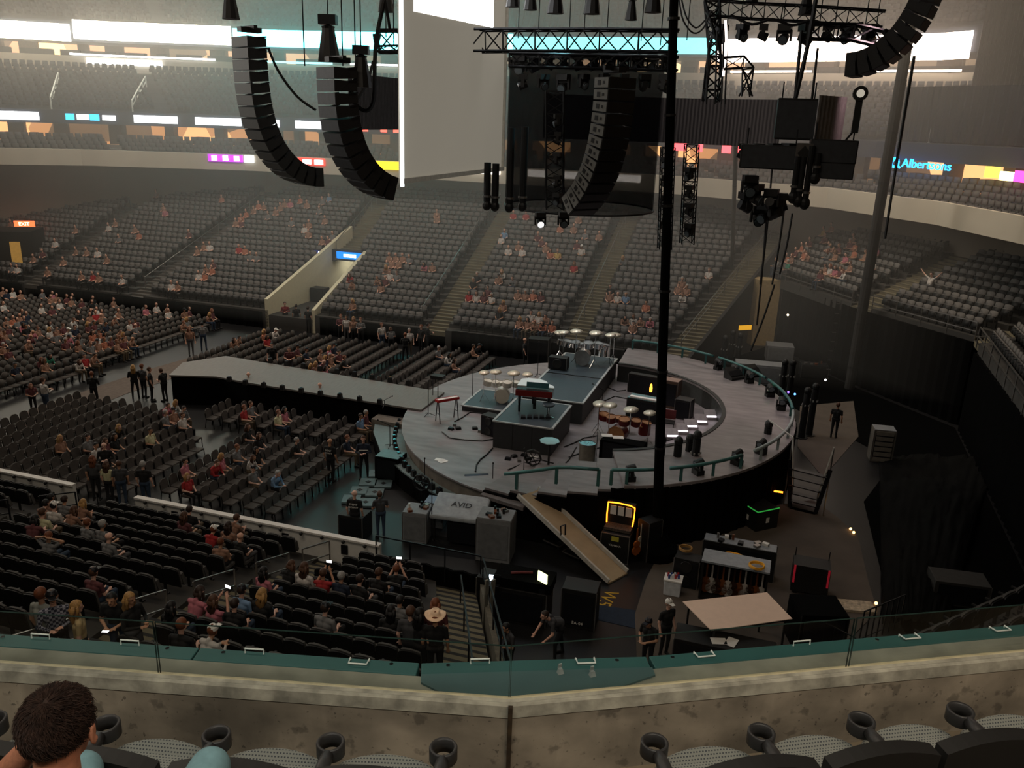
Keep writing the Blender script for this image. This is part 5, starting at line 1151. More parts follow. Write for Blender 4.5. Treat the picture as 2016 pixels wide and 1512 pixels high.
# truss helper
def truss(name, label, pts, s=0.5, bay=0.55, tube=0.03, group=None, m=TRUSSM, cat='truss'):
    pts = [Vector(p) for p in pts]; r = thing(name, label, cat, pts[0], 0, group); o = pts[0]
    offs = []
    for k, p in enumerate(pts):
        d = (pts[min(k + 1, len(pts) - 1)] - pts[max(0, k - 1)]).normalized(); a = d.cross(Vector((0, 0, 1)))
        if a.length < 0.1: a = Vector((1, 0, 0))
        a.normalize(); b = a.cross(d).normalized(); offs.append([(p - o) + a * s / 2 * i + b * s / 2 * j for i, j in ((-1, -1), (1, -1), (1, 1), (-1, 1))])
    q = MB()
    for c in range(4): q.tube([f[c] for f in offs], tube, 5)
    q.build('chords', m, r)
    q = MB()
    for k in range(len(pts) - 1):
        L = (pts[k + 1] - pts[k]).length; nb = max(1, int(L / bay))
        for j in range(nb):
            for c in range(4):
                a = offs[k][c].lerp(offs[k + 1][c], j / nb); b = offs[k][(c + 1) % 4].lerp(offs[k + 1][(c + 1) % 4], (j + 1) / nb); q.bar(a, b, tube)
                if j % 2 == 0: q.bar(a, offs[k][(c + 1) % 4].lerp(offs[k + 1][(c + 1) % 4], j / nb), tube)
    q.build('lacing', m, r); return r
def hang(p, top=33.0): return [p, Vector((p.x, p.y, top))]
def chain(p, label, r_=0.02, top=33.0, name='hanging_chain', grp='thin hanging chains of the rig', m=TRUSSM):
    o = MB().cyl((0, 0, 0), (0, 0, top - p.z), r_, n=5).build(name, m, None, p); tag(o, label, 'chain', grp)
def pxl(pts, D): return [dst(x, y, D) for x, y in pts]
truss('lighting_truss', 'long black lighting truss across the teal ribbon, right of the screen', pxl([(745, 82), (990, 80), (1180, 80), (1335, 82)], 34), 0.75, 0.6, 0.05)
truss('lighting_truss', 'lower black truss with lamps under the long one', pxl([(1003, 118), (1180, 122), (1335, 126)], 33), 0.45, 0.5, 0.045)
truss('lighting_truss', 'curved black truss at the very top right of centre', pxl([(1395, 15), (1480, 22), (1600, 28), (1740, 38)], 33), 0.5, 0.5)
truss('lighting_truss', 'cable wrapped truss just above the right ribbon board', pxl([(1590, 62), (1680, 64), (1752, 80)], 31), 0.45, 0.45, 0.05)
truss('lighting_truss', 'hook shaped truss end right of the tall black mast', pxl([(1425, 125), (1462, 122), (1473, 135), (1468, 190)], 30), 0.35, 0.3)
truss('ladder_truss', 'vertical ladder truss hanging under the curtain, left of the centre array', pxl([(1092, 180), (1092, 412)], 31), 0.62, 0.35, 0.03)
truss('ladder_truss', 'vertical ladder truss beside the tall black mast, left one', pxl([(1315, 290), (1308, 490)], 30), 0.42, 0.3, 0.022)
truss('ladder_truss', 'vertical ladder truss beside the tall black mast, right one', pxl([(1362, 285), (1352, 480)], 30), 0.42, 0.3, 0.022)
truss('ladder_truss', 'cluttered vertical truss right of the mast at the top', pxl([(1402, 0), (1408, 130), (1400, 200)], 32), 0.5, 0.3, 0.05)
truss('lighting_truss', 'small frame truss left of the white screen', pxl([(742, 68), (742, 96), (788, 96)], 30), 0.2, 0.3, 0.03)
# round curtain above the stage
cC = W(-6.8, 34.3); CURT2 = mat('grey_stage_curtain', '3f3a3a', 0.9, var=0.12, scale=1.2, stretch=(8, 8, 0.2))
def circ(px, Rr, far=True):
    v = ray(px, 250); v = Vector((v.x, v.y)).normalized(); c = Vector((cC.x, cC.y)); b = v.dot(c); disc = b * b - (c.length_squared - Rr * Rr)
    if disc < 0: disc = 0
    t = b + math.sqrt(disc) * (1 if far else -1); return v * t
def curtain_arc(x0, x1, Rr, z0, z1, label, m, th=0.05, far=True, fold=0.025, n=130, nm='stage_curtain'):
    pts = []
    for i in range(n + 1):
        p = circ(x0 + (x1 - x0) * i / n, Rr + (fold if i % 2 else 0), far); pts.append((p.x, p.y))
    return tag(sweep(MB(), pts, [(0, z0), (0, z1), (th, z1), (th, z0)], True).build(nm, m), label, 'curtain')
curtain_arc(690, 800, 10.5, 13.25, 15.45, 'piece of pleated grey curtain left of the white screen', mat('dark_stage_curtain', '3c3c40', 0.9))
curtain_arc(1070, 1535, 10.5, 12.98, 15.15, 'long pleated dark grey curtain hanging behind the centre array', CURT2)
curtain_arc(1606, 1660, 9.0, 12.75, 14.95, 'short pleated curtain piece at the right end of the rig', mat('pale_curtain', '7c7876', 0.9), n=14, far=False)
# gauze cylinder
dc = dst(1148, 250, 36); GZ = bpy.data.materials.new('black_gauze'); GZ.use_nodes = True; GZ.node_tree.nodes['Principled BSDF'].inputs['Base Color'].default_value = (0.006, 0.006, 0.007, 1); GZ.node_tree.nodes['Principled BSDF'].inputs['Alpha'].default_value = 0.5; GZ.node_tree.nodes['Principled BSDF'].inputs['Specular IOR Level'].default_value = 0; GZ.node_tree.nodes['Principled BSDF'].inputs['Roughness'].default_value = 1
r = thing('gauze_cylinder', 'tall see-through black gauze drum hanging over the stage centre', 'curtain', (dc.x, dc.y, 10.45))
q = MB(); q.lathe([(3.1, 0), (3.1, 5.7), (3.06, 5.7), (3.06, 0)], 72); q.build('gauze', GZ, r)
q = MB(); q.lathe([(3.1, 5.65), (3.18, 5.65), (3.18, 5.75), (3.1, 5.75)], 72); q.lathe([(3.08, -0.03), (3.14, -0.03), (3.14, 0.03), (3.08, 0.03)], 72); q.build('hoop', TRUSSM, r)
# hoist bags, lamps and tubes
def bell(p, s, label, grp=None, ch=True):
    r = thing('chain_hoist', label, 'chain hoist', p, 0, grp)
    MB().lathe([(0.001, 0), (0.28 * s, 0), (0.24 * s, 0.25 * s), (0.15 * s, 0.75 * s), (0.17 * s, 0.8 * s), (0.001, 0.85 * s)], 10).build('chain_bag', BLACK, r)
    MB().box((0, 0, 0.95 * s), (0.42 * s, 0.3 * s, 0.22 * s)).build('motor', DKMETAL, r)
    if ch: MB().cyl((0, 0, 1.05 * s), (0, 0, 33 - p.z), 0.018, n=5).build('chain', TRUSSM, r)
for x, y, D, s, l in ((455, 38, 30, 1.0, 'at the top left above the leftmost array'), (648, 122, 29, 1.3, 'above the second array'), (712, 172, 27, 1.1, 'right of the second array'), (760, 24, 29, 0.9, 'at the top, left of the screen'), (1009, 14, 33, .9, 'at the top, nearest the screen'), (1044, 20, 33, .9, 'at the top, second right of the screen'), (1093, 27, 33, 1.1, 'at the top, third right of the screen'), (1165, 28, 33, 1.1, 'at the top above the centre array'), (1242, 40, 33, .8, 'above the right end of the long truss'), (1285, 25, 33, 1.1, 'at the top beside the tall mast'), (1480, 8, 33, .8, 'at the top right, over the curved truss'), (1585, 30, 33, .9, 'over the middle of the right trusses')):
    bell(dst(x, y, D), s, 'black chain hoist with bag %s' % l)
rnd = random.Random(11)
for x in (760, 775, 1020, 1060, 1120, 1150, 1195, 1262, 1300, 1352, 1430, 1455, 1500, 1540, 1610, 1640, 1700, 1722):
    chain(dst(x, 60 + rnd.random() * 30, 33 + rnd.random()), 'thin dark chain hanging down to the lighting rig')
for x in (600, 675, 700): chain(dst(x, 130, 28), 'thin dark chain hanging above the left speaker arrays', grp='thin chains above the left speakers')
def lamp_pod(p, h, label, grp=None, r_=0.13):
    r = thing('tube_lamp', label, 'stage light', p, 0, grp); MB().cyl((0, 0, 0.3), (0, 0, h), r_, n=10).build('sleeve', mat('black_sleeve', '0f0f0f'), r)
    q = MB(); q.lathe([(r_ * 1.3, 0.45), (r_ * 1.3, 0.52), (r_, 0.52)], 10); q.build('collar', METAL, r); MB().ball((0, 0, 0.15), 0.17, (1, 1, 1.2)).build('lamp_head', BLACK, r)
for x, y, h, l in ((958, 412, 1.7, 'first from the left under the white screen'), (974, 414, 1.7, 'second from the left under the white screen'), (1002, 416, 3.0, 'third, right of the screen corner'), (1028, 414, 3.0, 'fourth, right of the screen corner')):
    lamp_pod(dst(x, y, 32), h, 'hanging black tube lamp, %s' % l)
for x, y, l in ((1064, 418, 'with a bright white lens under the ladder truss'), (1110, 418, 'with a grey lens under the ladder truss')):
    r = moving_light(dst(x, y, 31), 0.2 + math.pi * 0, 'hanging moving light %s' % l, sc=1.0, hang=True)
    if x == 1064:
        for c in r.children:
            if c.name.startswith('lens'): c.data = c.data.copy(); c.data.materials[0] = em('white_lens', 'ffffff', 0.8)
k = 0
for (x0, x1, y, D, n, lb) in ((1010, 1330, 108, 34, 11, 'under the long truss'), (1010, 1330, 146, 33, 8, 'under the lower truss'), (1400, 1735, 48, 33, 8, 'under the curved right truss'), (1450, 1600, 282, 29, 5, 'along the lower right of the rig')):
    for i in range(n):
        x = x0 + (x1 - x0) * (i + 0.5) / n; moving_light(dst(x, y, D), rnd.random() * 6, 'small dark moving light hanging %s' % lb, 'moving lights %s' % lb, 0.9 + rnd.random() * 0.4, True)
for (x, ys, D) in ((1312, (310, 345, 385, 430, 465), 29.6), (1358, (330, 365, 400, 440), 29.6), (1098, (225, 260, 300, 345, 380), 30.6)):
    for y in ys: moving_light(dst(x, y, D), rnd.random() * 6, 'small dark lamp clamped in a vertical ladder truss', 'lamps on the ladder trusses', 0.8, True)
# black speaker and lamp cluster at the right of the rig
def hbox(x0, y0, x1, y1, D, label, name='hanging_speaker', dep=0.7, ang=0.0):
    c = dst((x0 + x1) / 2, (y0 + y1) / 2, D); w = (x1 - x0) / F_PX * D * 1.02; h = (y1 - y0) / F_PX * D
    r = thing(name, label, 'speakers', c, -0.25 + ang); MB().box((0, 0, 0), (w, dep, h)).build('cabinet', BLACK, r, bevel=0.03); MB().box((0, -dep / 2 - 0.01, 0), (w * 0.94, 0.02, h * 0.9)).build('grille', mat('dark_grille', '2c2e30'), r)
    q = MB(); q.bar((-w * .4, 0, h / 2), (-w * .4, 0, h / 2 + 0.5), 0.04); q.bar((w * .4, 0, h / 2), (w * .4, 0, h / 2 + 0.5), 0.04); q.build('bracket', DKMETAL, r)
hbox(1464, 288, 1568, 330, 29, 'wide black speaker box left of the diamond bracket on the right rig')
hbox(1600, 278, 1678, 318, 29, 'wide black speaker box right of the diamond bracket on the right rig')
hbox(1613, 322, 1673, 350, 29, 'smaller black box hanging lowest at the right of the rig')
hbox(1533, 200, 1600, 270, 30, 'dark cluttered lamp cluster above the right speaker boxes', 'lamp_cluster', 1.0)
r = thing('diamond_bracket', 'grey square bracket with a dark diamond between the right speaker boxes', 'bracket', dst(1583, 302, 28.5), -0.25)
MB().box((0, 0, 0), (0.5, 0.05, 0.6)).build('plate', mat('grey_plate', '55504c', 0.5), r); MB().add([(-0.2, -0.04, 0), (0, -0.04, -0.24), (0.2, -0.04, 0), (0, -0.04, 0.24), (-0.2, -0.03, 0), (0, -0.03, -0.24), (0.2, -0.03, 0), (0, -0.03, 0.24)], [(0, 1, 2, 3), (7, 6, 5, 4), (0, 4, 5, 1), (1, 5, 6, 2), (2, 6, 7, 3), (3, 7, 4, 0)]).build('diamond', BLACK, r)
for x, y, h, l in ((1570, 405, 1.5, 'first'), (1583, 410, 1.9, 'second'), (1560, 398, 1.4, 'third'), (1603, 360, 0.9, 'shortest')): lamp_pod(dst(x, y, 28.5), h, 'hanging tube lamp under the right speaker boxes, %s of the bunch' % l, None, 0.1)
for i, (x, y) in enumerate(((1478, 345), (1490, 362), (1470, 378), (1520, 372), (1530, 392), (1540, 380), (1508, 400), (1495, 405))): moving_light(dst(x, y, 28 + 0.2 * i), i * 0.9, 'dark lamp in the tangled bunch under the right speaker boxes', 'tangled lamps under the right speakers', 1.2, True)
r = thing('camera_mount', 'upright round lamp with a pale lens at the right end of the rig', 'stage light', dst(1683, 255, 29), -0.3); MB().box((0, 0, 0.4), (0.2, 0.2, 1.0)).build('body', BLACK, r); MB().cyl((0, -0.15, 1.05), (0, 0.15, 1.05), 0.22, n=14).build('head', BLACK, r); MB().cyl((0, -0.17, 1.05), (0, -0.15, 1.05), 0.12, n=12).build('lens', em('pale_lens', 'd8d0c0', 0.5), r); MB().bar((0, 0, 0), (-0.4, 0, -0.6), 0.06).build('strut', BLACK, r)
# tall masts, drops and cables
def mast(p, q, r_, label, name='cable_mast', m=DRAPE, n=12, r2=None):
    r = thing(name, label, 'mast', p); d = Vector(q) - Vector(p); MB().cyl((0, 0, 0), d, r_, r2 or r_, n).build('sleeve', m, r)
    k = int(d.length / 2.5)
    for i in range(k): t = (i + 0.5) / k; MB().cyl(d * t, d * (t + 0.004), r_ * 1.06, n=n).build('strap', BLACK, r)
    return r
b = G(1292, 1092, 0); D1 = math.hypot(b.x, b.y); mast(b, dst(1329, -60, D1), 0.17, 'tall black sleeved mast in front of the stage, reaching to the roof', r2=0.12)
MB_ = MB().lathe([(0.001, 0), (0.7, 0), (0.7, 0.35), (0.5, 0.5), (0.3, 0.8), (0.001, 0.8)], 16).build('mast_base', DRAPE, None, b); tag(MB_, 'round black draped base of the tall front mast', 'base')
b = G(1672, 765, 0); D2 = math.hypot(b.x, b.y); mast(b, dst(1800, 0, D2), 0.27, 'thick dark mast leaning through the right of the picture', m=mat('mast_sleeve', '2a2826', 0.8))
mast(G(1437, 640, 0), dst(1450, 250, 52), 0.13, 'thin grey mast between the far stand and the corner stand', m=mat('grey_mast', '45413d', 0.6))
def drop(pts, D, r_, label, name='cable', grp=None):
    P = [dst(x, y, D) for x, y in pts]; P2 = []
    for i in range(len(P) - 1):
        for k in range(4):
            t = k / 4; a = P[max(i - 1, 0)]; b = P[i]; c = P[i + 1]; d = P[min(i + 2, len(P) - 1)]
            P2.append(0.5 * ((2 * b) + (-a + c) * t + (2 * a - 5 * b + 4 * c - d) * t * t + (-a + 3 * b - 3 * c + d) * t ** 3))
    P2.append(P[-1]); o = P2[0]; return tag(MB().tube([p - o for p in P2], r_, 6).build(name, BLACK, None, o), label, 'cable', grp)
drop([(528, 94), (548, 140), (585, 190), (622, 217)], 29, 0.045, 'thick black cable sagging between the two left arrays')
drop([(690, 175), (700, 205), (722, 218), (736, 195), (738, 120), (742, 70), (757, 0)], 28, 0.07, 'thick looping cable between the second array and the screen')
drop([(757, 0), (764, 35), (768, 64)], 28, 0.05, 'short strut cable at the top left of the screen')
drop([(700, 200), (722, 165), (735, 120)], 28.5, 0.05, 'crossing cable beside the second array')
drop([(1337, 0), (1345, 40), (1365, 65), (1385, 55), (1400, 20)], 31, 0.03, 'bundle cable looping beside the mast at the top', grp=None)
drop([(1342, 0), (1352, 35), (1370, 55), (1388, 40)], 31.2, 0.03, 'inner cable loop beside the mast at the top')
drop([(1440, 30), (1480, 48), (1520, 38), (1560, 50), (1600, 40), (1640, 55), (1700, 45)], 32, 0.05, 'swagged cables along the curved right truss')
drop([(1740, 60), (1755, 78), (1775, 82), (1790, 70)], 30, 0.1, 'thick cable bundle at the right end of the trusses')
drop([(1606, 0), (1590, 90), (1565, 198)], 30, 0.08, 'thick slanting cable running down to the lamp cluster')
drop([(1578, 60), (1565, 200)], 30, 0.06, 'second slanting cable beside the thick one')
drop([(1610, 95), (1598, 200)], 30, 0.045, 'thin slanting cable above the right speaker box')
drop([(1800, 110), (1770, 290), (1742, 470)], 44, 0.07, 'beaded cable hanging beside the leaning mast')
for i, (x0, y0, x1, y1) in enumerate(((1520, 330, 1497, 560), (1545, 400, 1520, 560), (1560, 420, 1535, 540), (1510, 400, 1490, 640), (1525, 560, 1478, 690))): drop([(x0, y0), ((x0 + x1) / 2 + 2, (y0 + y1) / 2), (x1, y1)], 42, 0.05, 'dark cable hanging down in front of the corner stand', grp='cables hanging before the corner stand')
for i, x in enumerate((1395, 1412, 1425, 1432)): drop([(x, 60), (x - 2, 130), (x - 5, 205)], 31.5, 0.035, 'dark cable of the bundle beside the cluttered truss', grp='cable bundle beside the cluttered truss')
drop([(1428, 40), (1430, 90), (1424, 150)], 31.0, 0.05, 'x').data.materials[0] = em('lit_tape', 'fff0e8', 1.2)
tag(bpy.data.objects[-1] if False else [o for o in COL.objects if o.get('label') == 'x'][0], 'bright glinting tube beside the cluttered right truss', 'light tube')

# ------------------------------------------------------------------ backstage
CARP = mat('backstage_carpet', '554c44', 0.95, var=0.15, scale=1.0)
tag(MB().prism([tuple(G(x, y, 0)[:2]) for x, y in ((1318, 1053), (1500, 1000), (1600, 985), (1650, 1020), (1690, 1060), (1708, 1140), (1727, 1205), (1640, 1290), (1255, 1330), (1250, 1210), (1272, 1140))], 0.002, 0.02).build('carpet', CARP), 'brown carpet covering the floor right of the ramp', 'carpet')
tag(MB().prism([tuple(G(x, y, 0)[:2]) for x, y in ((40, 815), (190, 762), (300, 725), (400, 697), (470, 690), (430, 712), (320, 752), (250, 775), (160, 812), (30, 860))], 0.002, 0.012).build('carpet', mat('aisle_lit_floor', '5c5048', 0.9, var=0.15)), 'pale brown floor strip along the left cross aisle', 'carpet')  # paler strip puts the light on the aisle floor into colour
tag(MB().prism([tuple(G(x, y, 0)[:2]) for x, y in ((1575, 800), (1680, 790), (1690, 860), (1620, 940), (1570, 880))], 0.002, 0.02).build('carpet', CARP), 'grey floor piece behind the ring at the right', 'carpet')
tag(MB().prism([tuple(G(x, y, 0)[:2]) for x, y in ((1170, 1190), (1270, 1205), (1262, 1240), (1150, 1215))], 0.002, 0.012).build('floor_mat', mat('dark_blue_mat', '1a2636', 0.9)), 'dark blue mat on the floor behind the worker', 'mat')
YEL = mat('yellow_floor_paint', 'b08c20', 0.7)
for x, y, l in ((1127, 1160, 'yellow letters painted on the floor beside the black case'), (1195, 1178, 'yellow letters painted on the floor below the ramp foot')):
    r = thing('floor_marking', l, 'floor marking', G(x, y, 0.004), ROT - rad(97)); text_mesh('W5', 0.62, 0.002, YEL, 'lettering', (0, 0, 0), (0, 0, 0), r)
tag(MB().prism([tuple(W(a, n)[:2]) for a, n in ((4.6, 25), (5.6, 21), (9.0, 20.5), (9.4, 44), (5, 49.2), (0, 56.5), (-2.8, 51), (0.6, 45.5), (3.2, 42), (6.0, 38), (4.4, 33))], 0.002, 0.015).build('floor_dark_sheet', mat('added_floor_black', '070707', 0.95, spec=0.03)), 'black cloth covering the dark floor at the far right', 'cloth')  # black sheet added and widened to darken floor that mirrored the ribbon boards
# big black tarpaulin heap at the right
q = MB(); gx, gy = 34, 22; rn = random.Random(5)
c0 = [G(x, y, 0) for x, y in ((1735, 1235), (1860, 1250), (1960, 900), (1730, 900))]
vs = []; 
for j in range(gy + 1):
    for i in range(gx + 1):
        u, v = i / gx, j / gy; p = c0[0].lerp(c0[1], u).lerp(c0[3].lerp(c0[2], u), v); z = 0.75 * math.sin(math.pi * u) ** 0.6 * math.sin(math.pi * min(1, v * 1.2 + .05)) ** 0.5 * (0.8 + 0.2 * math.sin(9 * v + 4 * u)) + 0.2 * rn.random()
        vs.append((p.x, p.y, max(0.01, z)))
q.add(vs, [(j * (gx + 1) + i, j * (gx + 1) + i + 1, (j + 1) * (gx + 1) + i + 1, (j + 1) * (gx + 1) + i) for j in range(gy) for i in range(gx)])
o = tag(q.build('tarpaulin_heap', mat('black_tarpaulin', '0e0e0d', 0.9, var=0.3, bump=0.6, scale=2, spec=0.08), smooth=True), 'big crumpled black tarpaulin heap at the right of the carpet', 'tarpaulin'); sm = o.modifiers.new('solid', 'SOLIDIFY'); sm.thickness = 0.02
# mixing position
def clutter(r, w, d, h, n=7, seed=1):
    rr_ = random.Random(seed)
    for i in range(n):
        m = [WHITE, BLACK, METAL, DKMETAL, mat('brown_bottle', '6a3a20', 0.3)][rr_.randrange(5)]; x, y = rr_.uniform(-.38, .38) * w, rr_.uniform(-.38, .38) * d
        if i % 3 == 0: MB().cyl((x, y, h + 0.02), (x, y, h + 0.2), 0.04, n=8).build('item', m, r)
        else: MB().box((x, y, h + 0.06), (0.2, 0.15, 0.08), rz=rr_.random() * 3).build('item', m, r)
box_thing('road_case', 'grey upright road case with papers on top, left of the covered desk', 'road case', G(822, 1058, 0), (0.85, 0.8, 1.1), GREY, ROT + 0.15, GREY, lambda r, w, d, h: clutter(r, w, d, h, 6, 2))
box_thing('road_case', 'tall grey road case with tools on top, right of the covered desk', 'road case', G(975, 1095, 0), (1.15, 0.85, 1.55), GREY, ROT + 0.1, GREY, lambda r, w, d, h: clutter(r, w, d, h, 10, 3))
p = G(905, 1058, 0); r = thing('mixing_desk', 'mixing desk under a grey cover lettered AVID', 'mixing desk', p, ROT + 0.1)
MB().prism([(-0.95, -0.55), (0.95, -0.55), (0.95, 0.6), (-0.95, 0.6)], 0.85, lambda x, y: 1.02 if y < 0 else 1.38).build('cover', mat('grey_dust_cover', '9aa0a4', 0.85, bump=0.5, scale=5), r, bevel=0.06)
q = MB(); 
for x in (-0.8, 0.8):
    for y in (-0.4, 0.45): q.bar((x, y, 0), (x, y, 0.85), 0.06)
q.build('leg', BLACK, r); MB().box((0.2, -0.42, 0.45), (1.0, 0.3, 0.7)).build('rack', DKMETAL, r)
text_mesh('AVID', 0.32, 0.006, mat('dark_print', '303236', 0.8), 'lettering', (0.05, 0.02, 1.235), (rad(17.4), 0, 0), r)
box_thing('small_case', 'blue grey open case between the covered desk and the left road case', 'case', G(858, 1032, 0), (0.7, 0.6, 0.95), GREY, ROT + 0.1, mat('blue_grey_lid', '6f7c8c', 0.5))
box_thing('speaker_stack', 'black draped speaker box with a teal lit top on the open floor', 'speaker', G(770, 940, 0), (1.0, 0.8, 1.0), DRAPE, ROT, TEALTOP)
box_thing('road_case', 'black case the security guard leans on', 'road case', G(700, 1055, 0), (0.9, 0.7, 0.9), BLACK, ROT)
for i in range(7):
    x, y = ((742, 935), (725, 952), (755, 955), (708, 968), (738, 972), (692, 985), (720, 992))[i]
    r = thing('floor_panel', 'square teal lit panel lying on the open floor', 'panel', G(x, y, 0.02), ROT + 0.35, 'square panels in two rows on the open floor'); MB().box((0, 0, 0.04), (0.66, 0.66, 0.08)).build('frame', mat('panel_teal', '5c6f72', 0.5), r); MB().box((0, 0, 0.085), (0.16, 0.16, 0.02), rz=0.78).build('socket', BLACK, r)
for i, (x, y, h) in enumerate(((850, 1065, 2.3), (1028, 1000, 2.4), (712, 930, 0.0), (836, 1000, 2.0), (968, 1010, 2.0))):
    if h: mic_stand(G(x, y, 0), 'tall thin black lamp stand behind the mixing area, %s one' % ordinal(i), h, False)
# workbox, racks, guitars
p = G(1213, 1096, 0); r = thing('tool_station', 'black wardrobe case framed by glowing orange lights, papers inside', 'road case', p, ROT - 0.05)
MB().box((0, 0, 0.5), (0.95, 0.75, 1.0)).build('body', BLACK, r); MB().box((0, 0.3, 1.45), (0.95, 0.15, 0.9)).build('lid', BLACK, r)
GLO = em('orange_string_light', 'ff8c20', 3.5)
q = MB(); q.tube([(-0.45, 0.18, 1.1), (-0.47, 0.2, 1.4), (-0.45, 0.2, 1.85), (-0.1, 0.2, 1.88), (0.3, 0.2, 1.86), (0.46, 0.2, 1.8), (0.46, 0.18, 1.45), (0.42, 0.18, 1.1)], 0.025, 5); q.build('light_string', GLO, r)
for i, x in enumerate((-0.26, 0.0, 0.26)): MB().box((x, 0.2, 1.6), (0.2, 0.02, 0.32)).build('sheet', PAPER, r)
MB().box((0, 0.05, 1.08), (0.9, 0.5, 0.1)).build('tray', mat('cluttered_tray', '4a4038', 0.8, var=0.6, scale=20), r); MB().box((0.0, -0.39, 0.85), (0.25, 0.01, 0.16)).build('sticker', mat('yellow_sticker', 'b8b040', 0.7), r)
q = MB()
for sx in (-1, 1):
    q.bar((sx * .475, -.375, 0), (sx * .475, -.375, 1.0), 0.03); q.bar((-.475, -.375, 0.5 + sx * .5), (.475, -.375, 0.5 + sx * .5), 0.03)
q.build('corner_trim', METAL, r)
text_mesh('YAMAHA', 0.1, 0.003, WHITE, 'lettering', (0, -0.385, 0.6), (math.pi / 2, 0, 0), r)
rk = box_thing('equipment_rack', 'tall open black rack with cables at the foot of the black mast', 'rack', G(1275, 1098, 0), (0.6, 0.5, 1.45), BLACK, ROT + 0.9, None, lambda r, w, d, h: clutter(r, w, d, h - 0.3, 5, 9))
def guitar(parent, c, col, tilt=0.0):
    m = mat('guitar_' + col, col, 0.3); q = MB().lathe([(0.001, -0.03), (0.17, -0.03), (0.17, 0.03), (0.001, 0.03)], 14, (c[0], c[1], c[2] + 0.2), tilt=Matrix.Rotation(math.pi / 2, 3, 'X')); q.lathe([(0.001, -0.03), (0.13, -0.03), (0.13, 0.03), (0.001, 0.03)], 12, (c[0], c[1], c[2] + 0.42), tilt=Matrix.Rotation(math.pi / 2, 3, 'X'))
    q.bar((c[0], c[1], c[2] + 0.45), (c[0], c[1], c[2] + 1.0), 0.05, 0.03); return q.build('guitar', m, parent)
for i, col in enumerate(('8c4a1c', 'b8b0a0')):
    r = thing('guitar', ['brown guitar hanging at the left of the tall rack', 'pale guitar hanging at the left of the tall rack'][i], 'guitar', G(1250 + 8 * i, 1110 - 10 * i, 0), ROT + 0.9); guitar(r, (0, 0, 0.3), col)
p = G(1440, 1180, 0); r = thing('guitar_rack', 'long guitar case with a grey lid, many guitar necks in its open front', 'guitar rack', p, ROT - 0.02)
q = MB(); q.box((0, 0.35, 0.65), (1.9, 0.1, 1.3)); q.box((-0.95, 0, 0.65), (0.06, 0.75, 1.3)); q.box((0.95, 0, 0.65), (0.06, 0.75, 1.3)); q.box((0, 0, 0.05), (1.9, 0.75, 0.1)); q.build('body', BLACK, r)
MB().box((0, 0, 1.33), (2.0, 0.8, 0.06)).build('lid', mat('grey_case_lid', '80868c', 0.4), r)
for i in range(11): guitar(r, (-0.82 + i * 0.165, -0.1, 0.12), ('6a3a18', 'a8a098', '301c10')[i % 3])
p = G(1450, 1128, 0); r = box_thing('road_case', 'long low case behind the guitar rack with coiled yellow cables on top', 'road case', p, (2.3, 0.5, 1.1), BLACK, ROT - 0.02, mat('grey_case_lid', '80868c'), lambda r, w, d, h: clutter(r, w, d, h, 9, 4))
CYEL = mat('yellow_cable', 'e0a020', 0.6)
def coil(p, label, m=CYEL, R_=0.2, n=5):
    q = MB(); pts = [(R_ * (1 + 0.08 * math.sin(3 * t)) * math.cos(t), R_ * math.sin(t), 0.02 + 0.0025 * t) for t in [k * 0.5 for k in range(int(n * 12.6))]]
    return tag(q.tube(pts, 0.02, 5).build('coiled_cable', m, None, p), label, 'cable')
coil(W(*GAN(1437, 1098, 1.14), 1.14), 'coiled yellow cable on the long case behind the guitars'); coil(W(*GAN(1448, 1100, 1.14), 1.14), 'second yellow coil touching the first on the long case')
coil(W(*GAN(1490, 1117, 1.38), 1.38), 'yellow coiled cable on the grey lid of the guitar rack', R_=0.22)
r = box_thing('amplifier', 'small black amplifier with a yellow coil on top, left of the guitar rack', 'amplifier', G(1350, 1150, 0), (0.8, 0.5, 1.0), BLACK, ROT - 0.1, None, speaker_front)
coil(W(*GAN(1350, 1083, 1.02), 1.02), 'brownish coil lying on the small amplifier', mat('brown_cable', '96703a', 0.7))
p = G(1323, 1168, 0); r = thing('cool_box', 'white cool box with coloured cans on its lid', 'cool box', p, ROT); MB().box((0, 0, 0.25), (0.5, 0.4, 0.5), taper=1.08).build('body', mat('cool_box_white', 'c8ccd0', 0.4), r, bevel=0.03); MB().box((0, 0, 0.53), (0.56, 0.46, 0.05)).build('lid', WHITE, r)
for i in range(8): o = MB().cyl((0, 0, 0), (0, 0, 0.12), 0.035, n=8).build('can', mat(['can_red', 'can_blue', 'can_white'][i % 3], ['a02828', '204080', 'd0d0d0'][i % 3], 0.3), None, p + Vector((-0.15 + 0.1 * (i % 4), 0.08 if i < 4 else -0.05, 0.556))); tag(o, '%s can standing on the lid of the white cool box' % ['red', 'blue', 'white'][i % 3], 'can', 'cans on the cool box, %s' % ['red', 'blue', 'white'][i % 3])
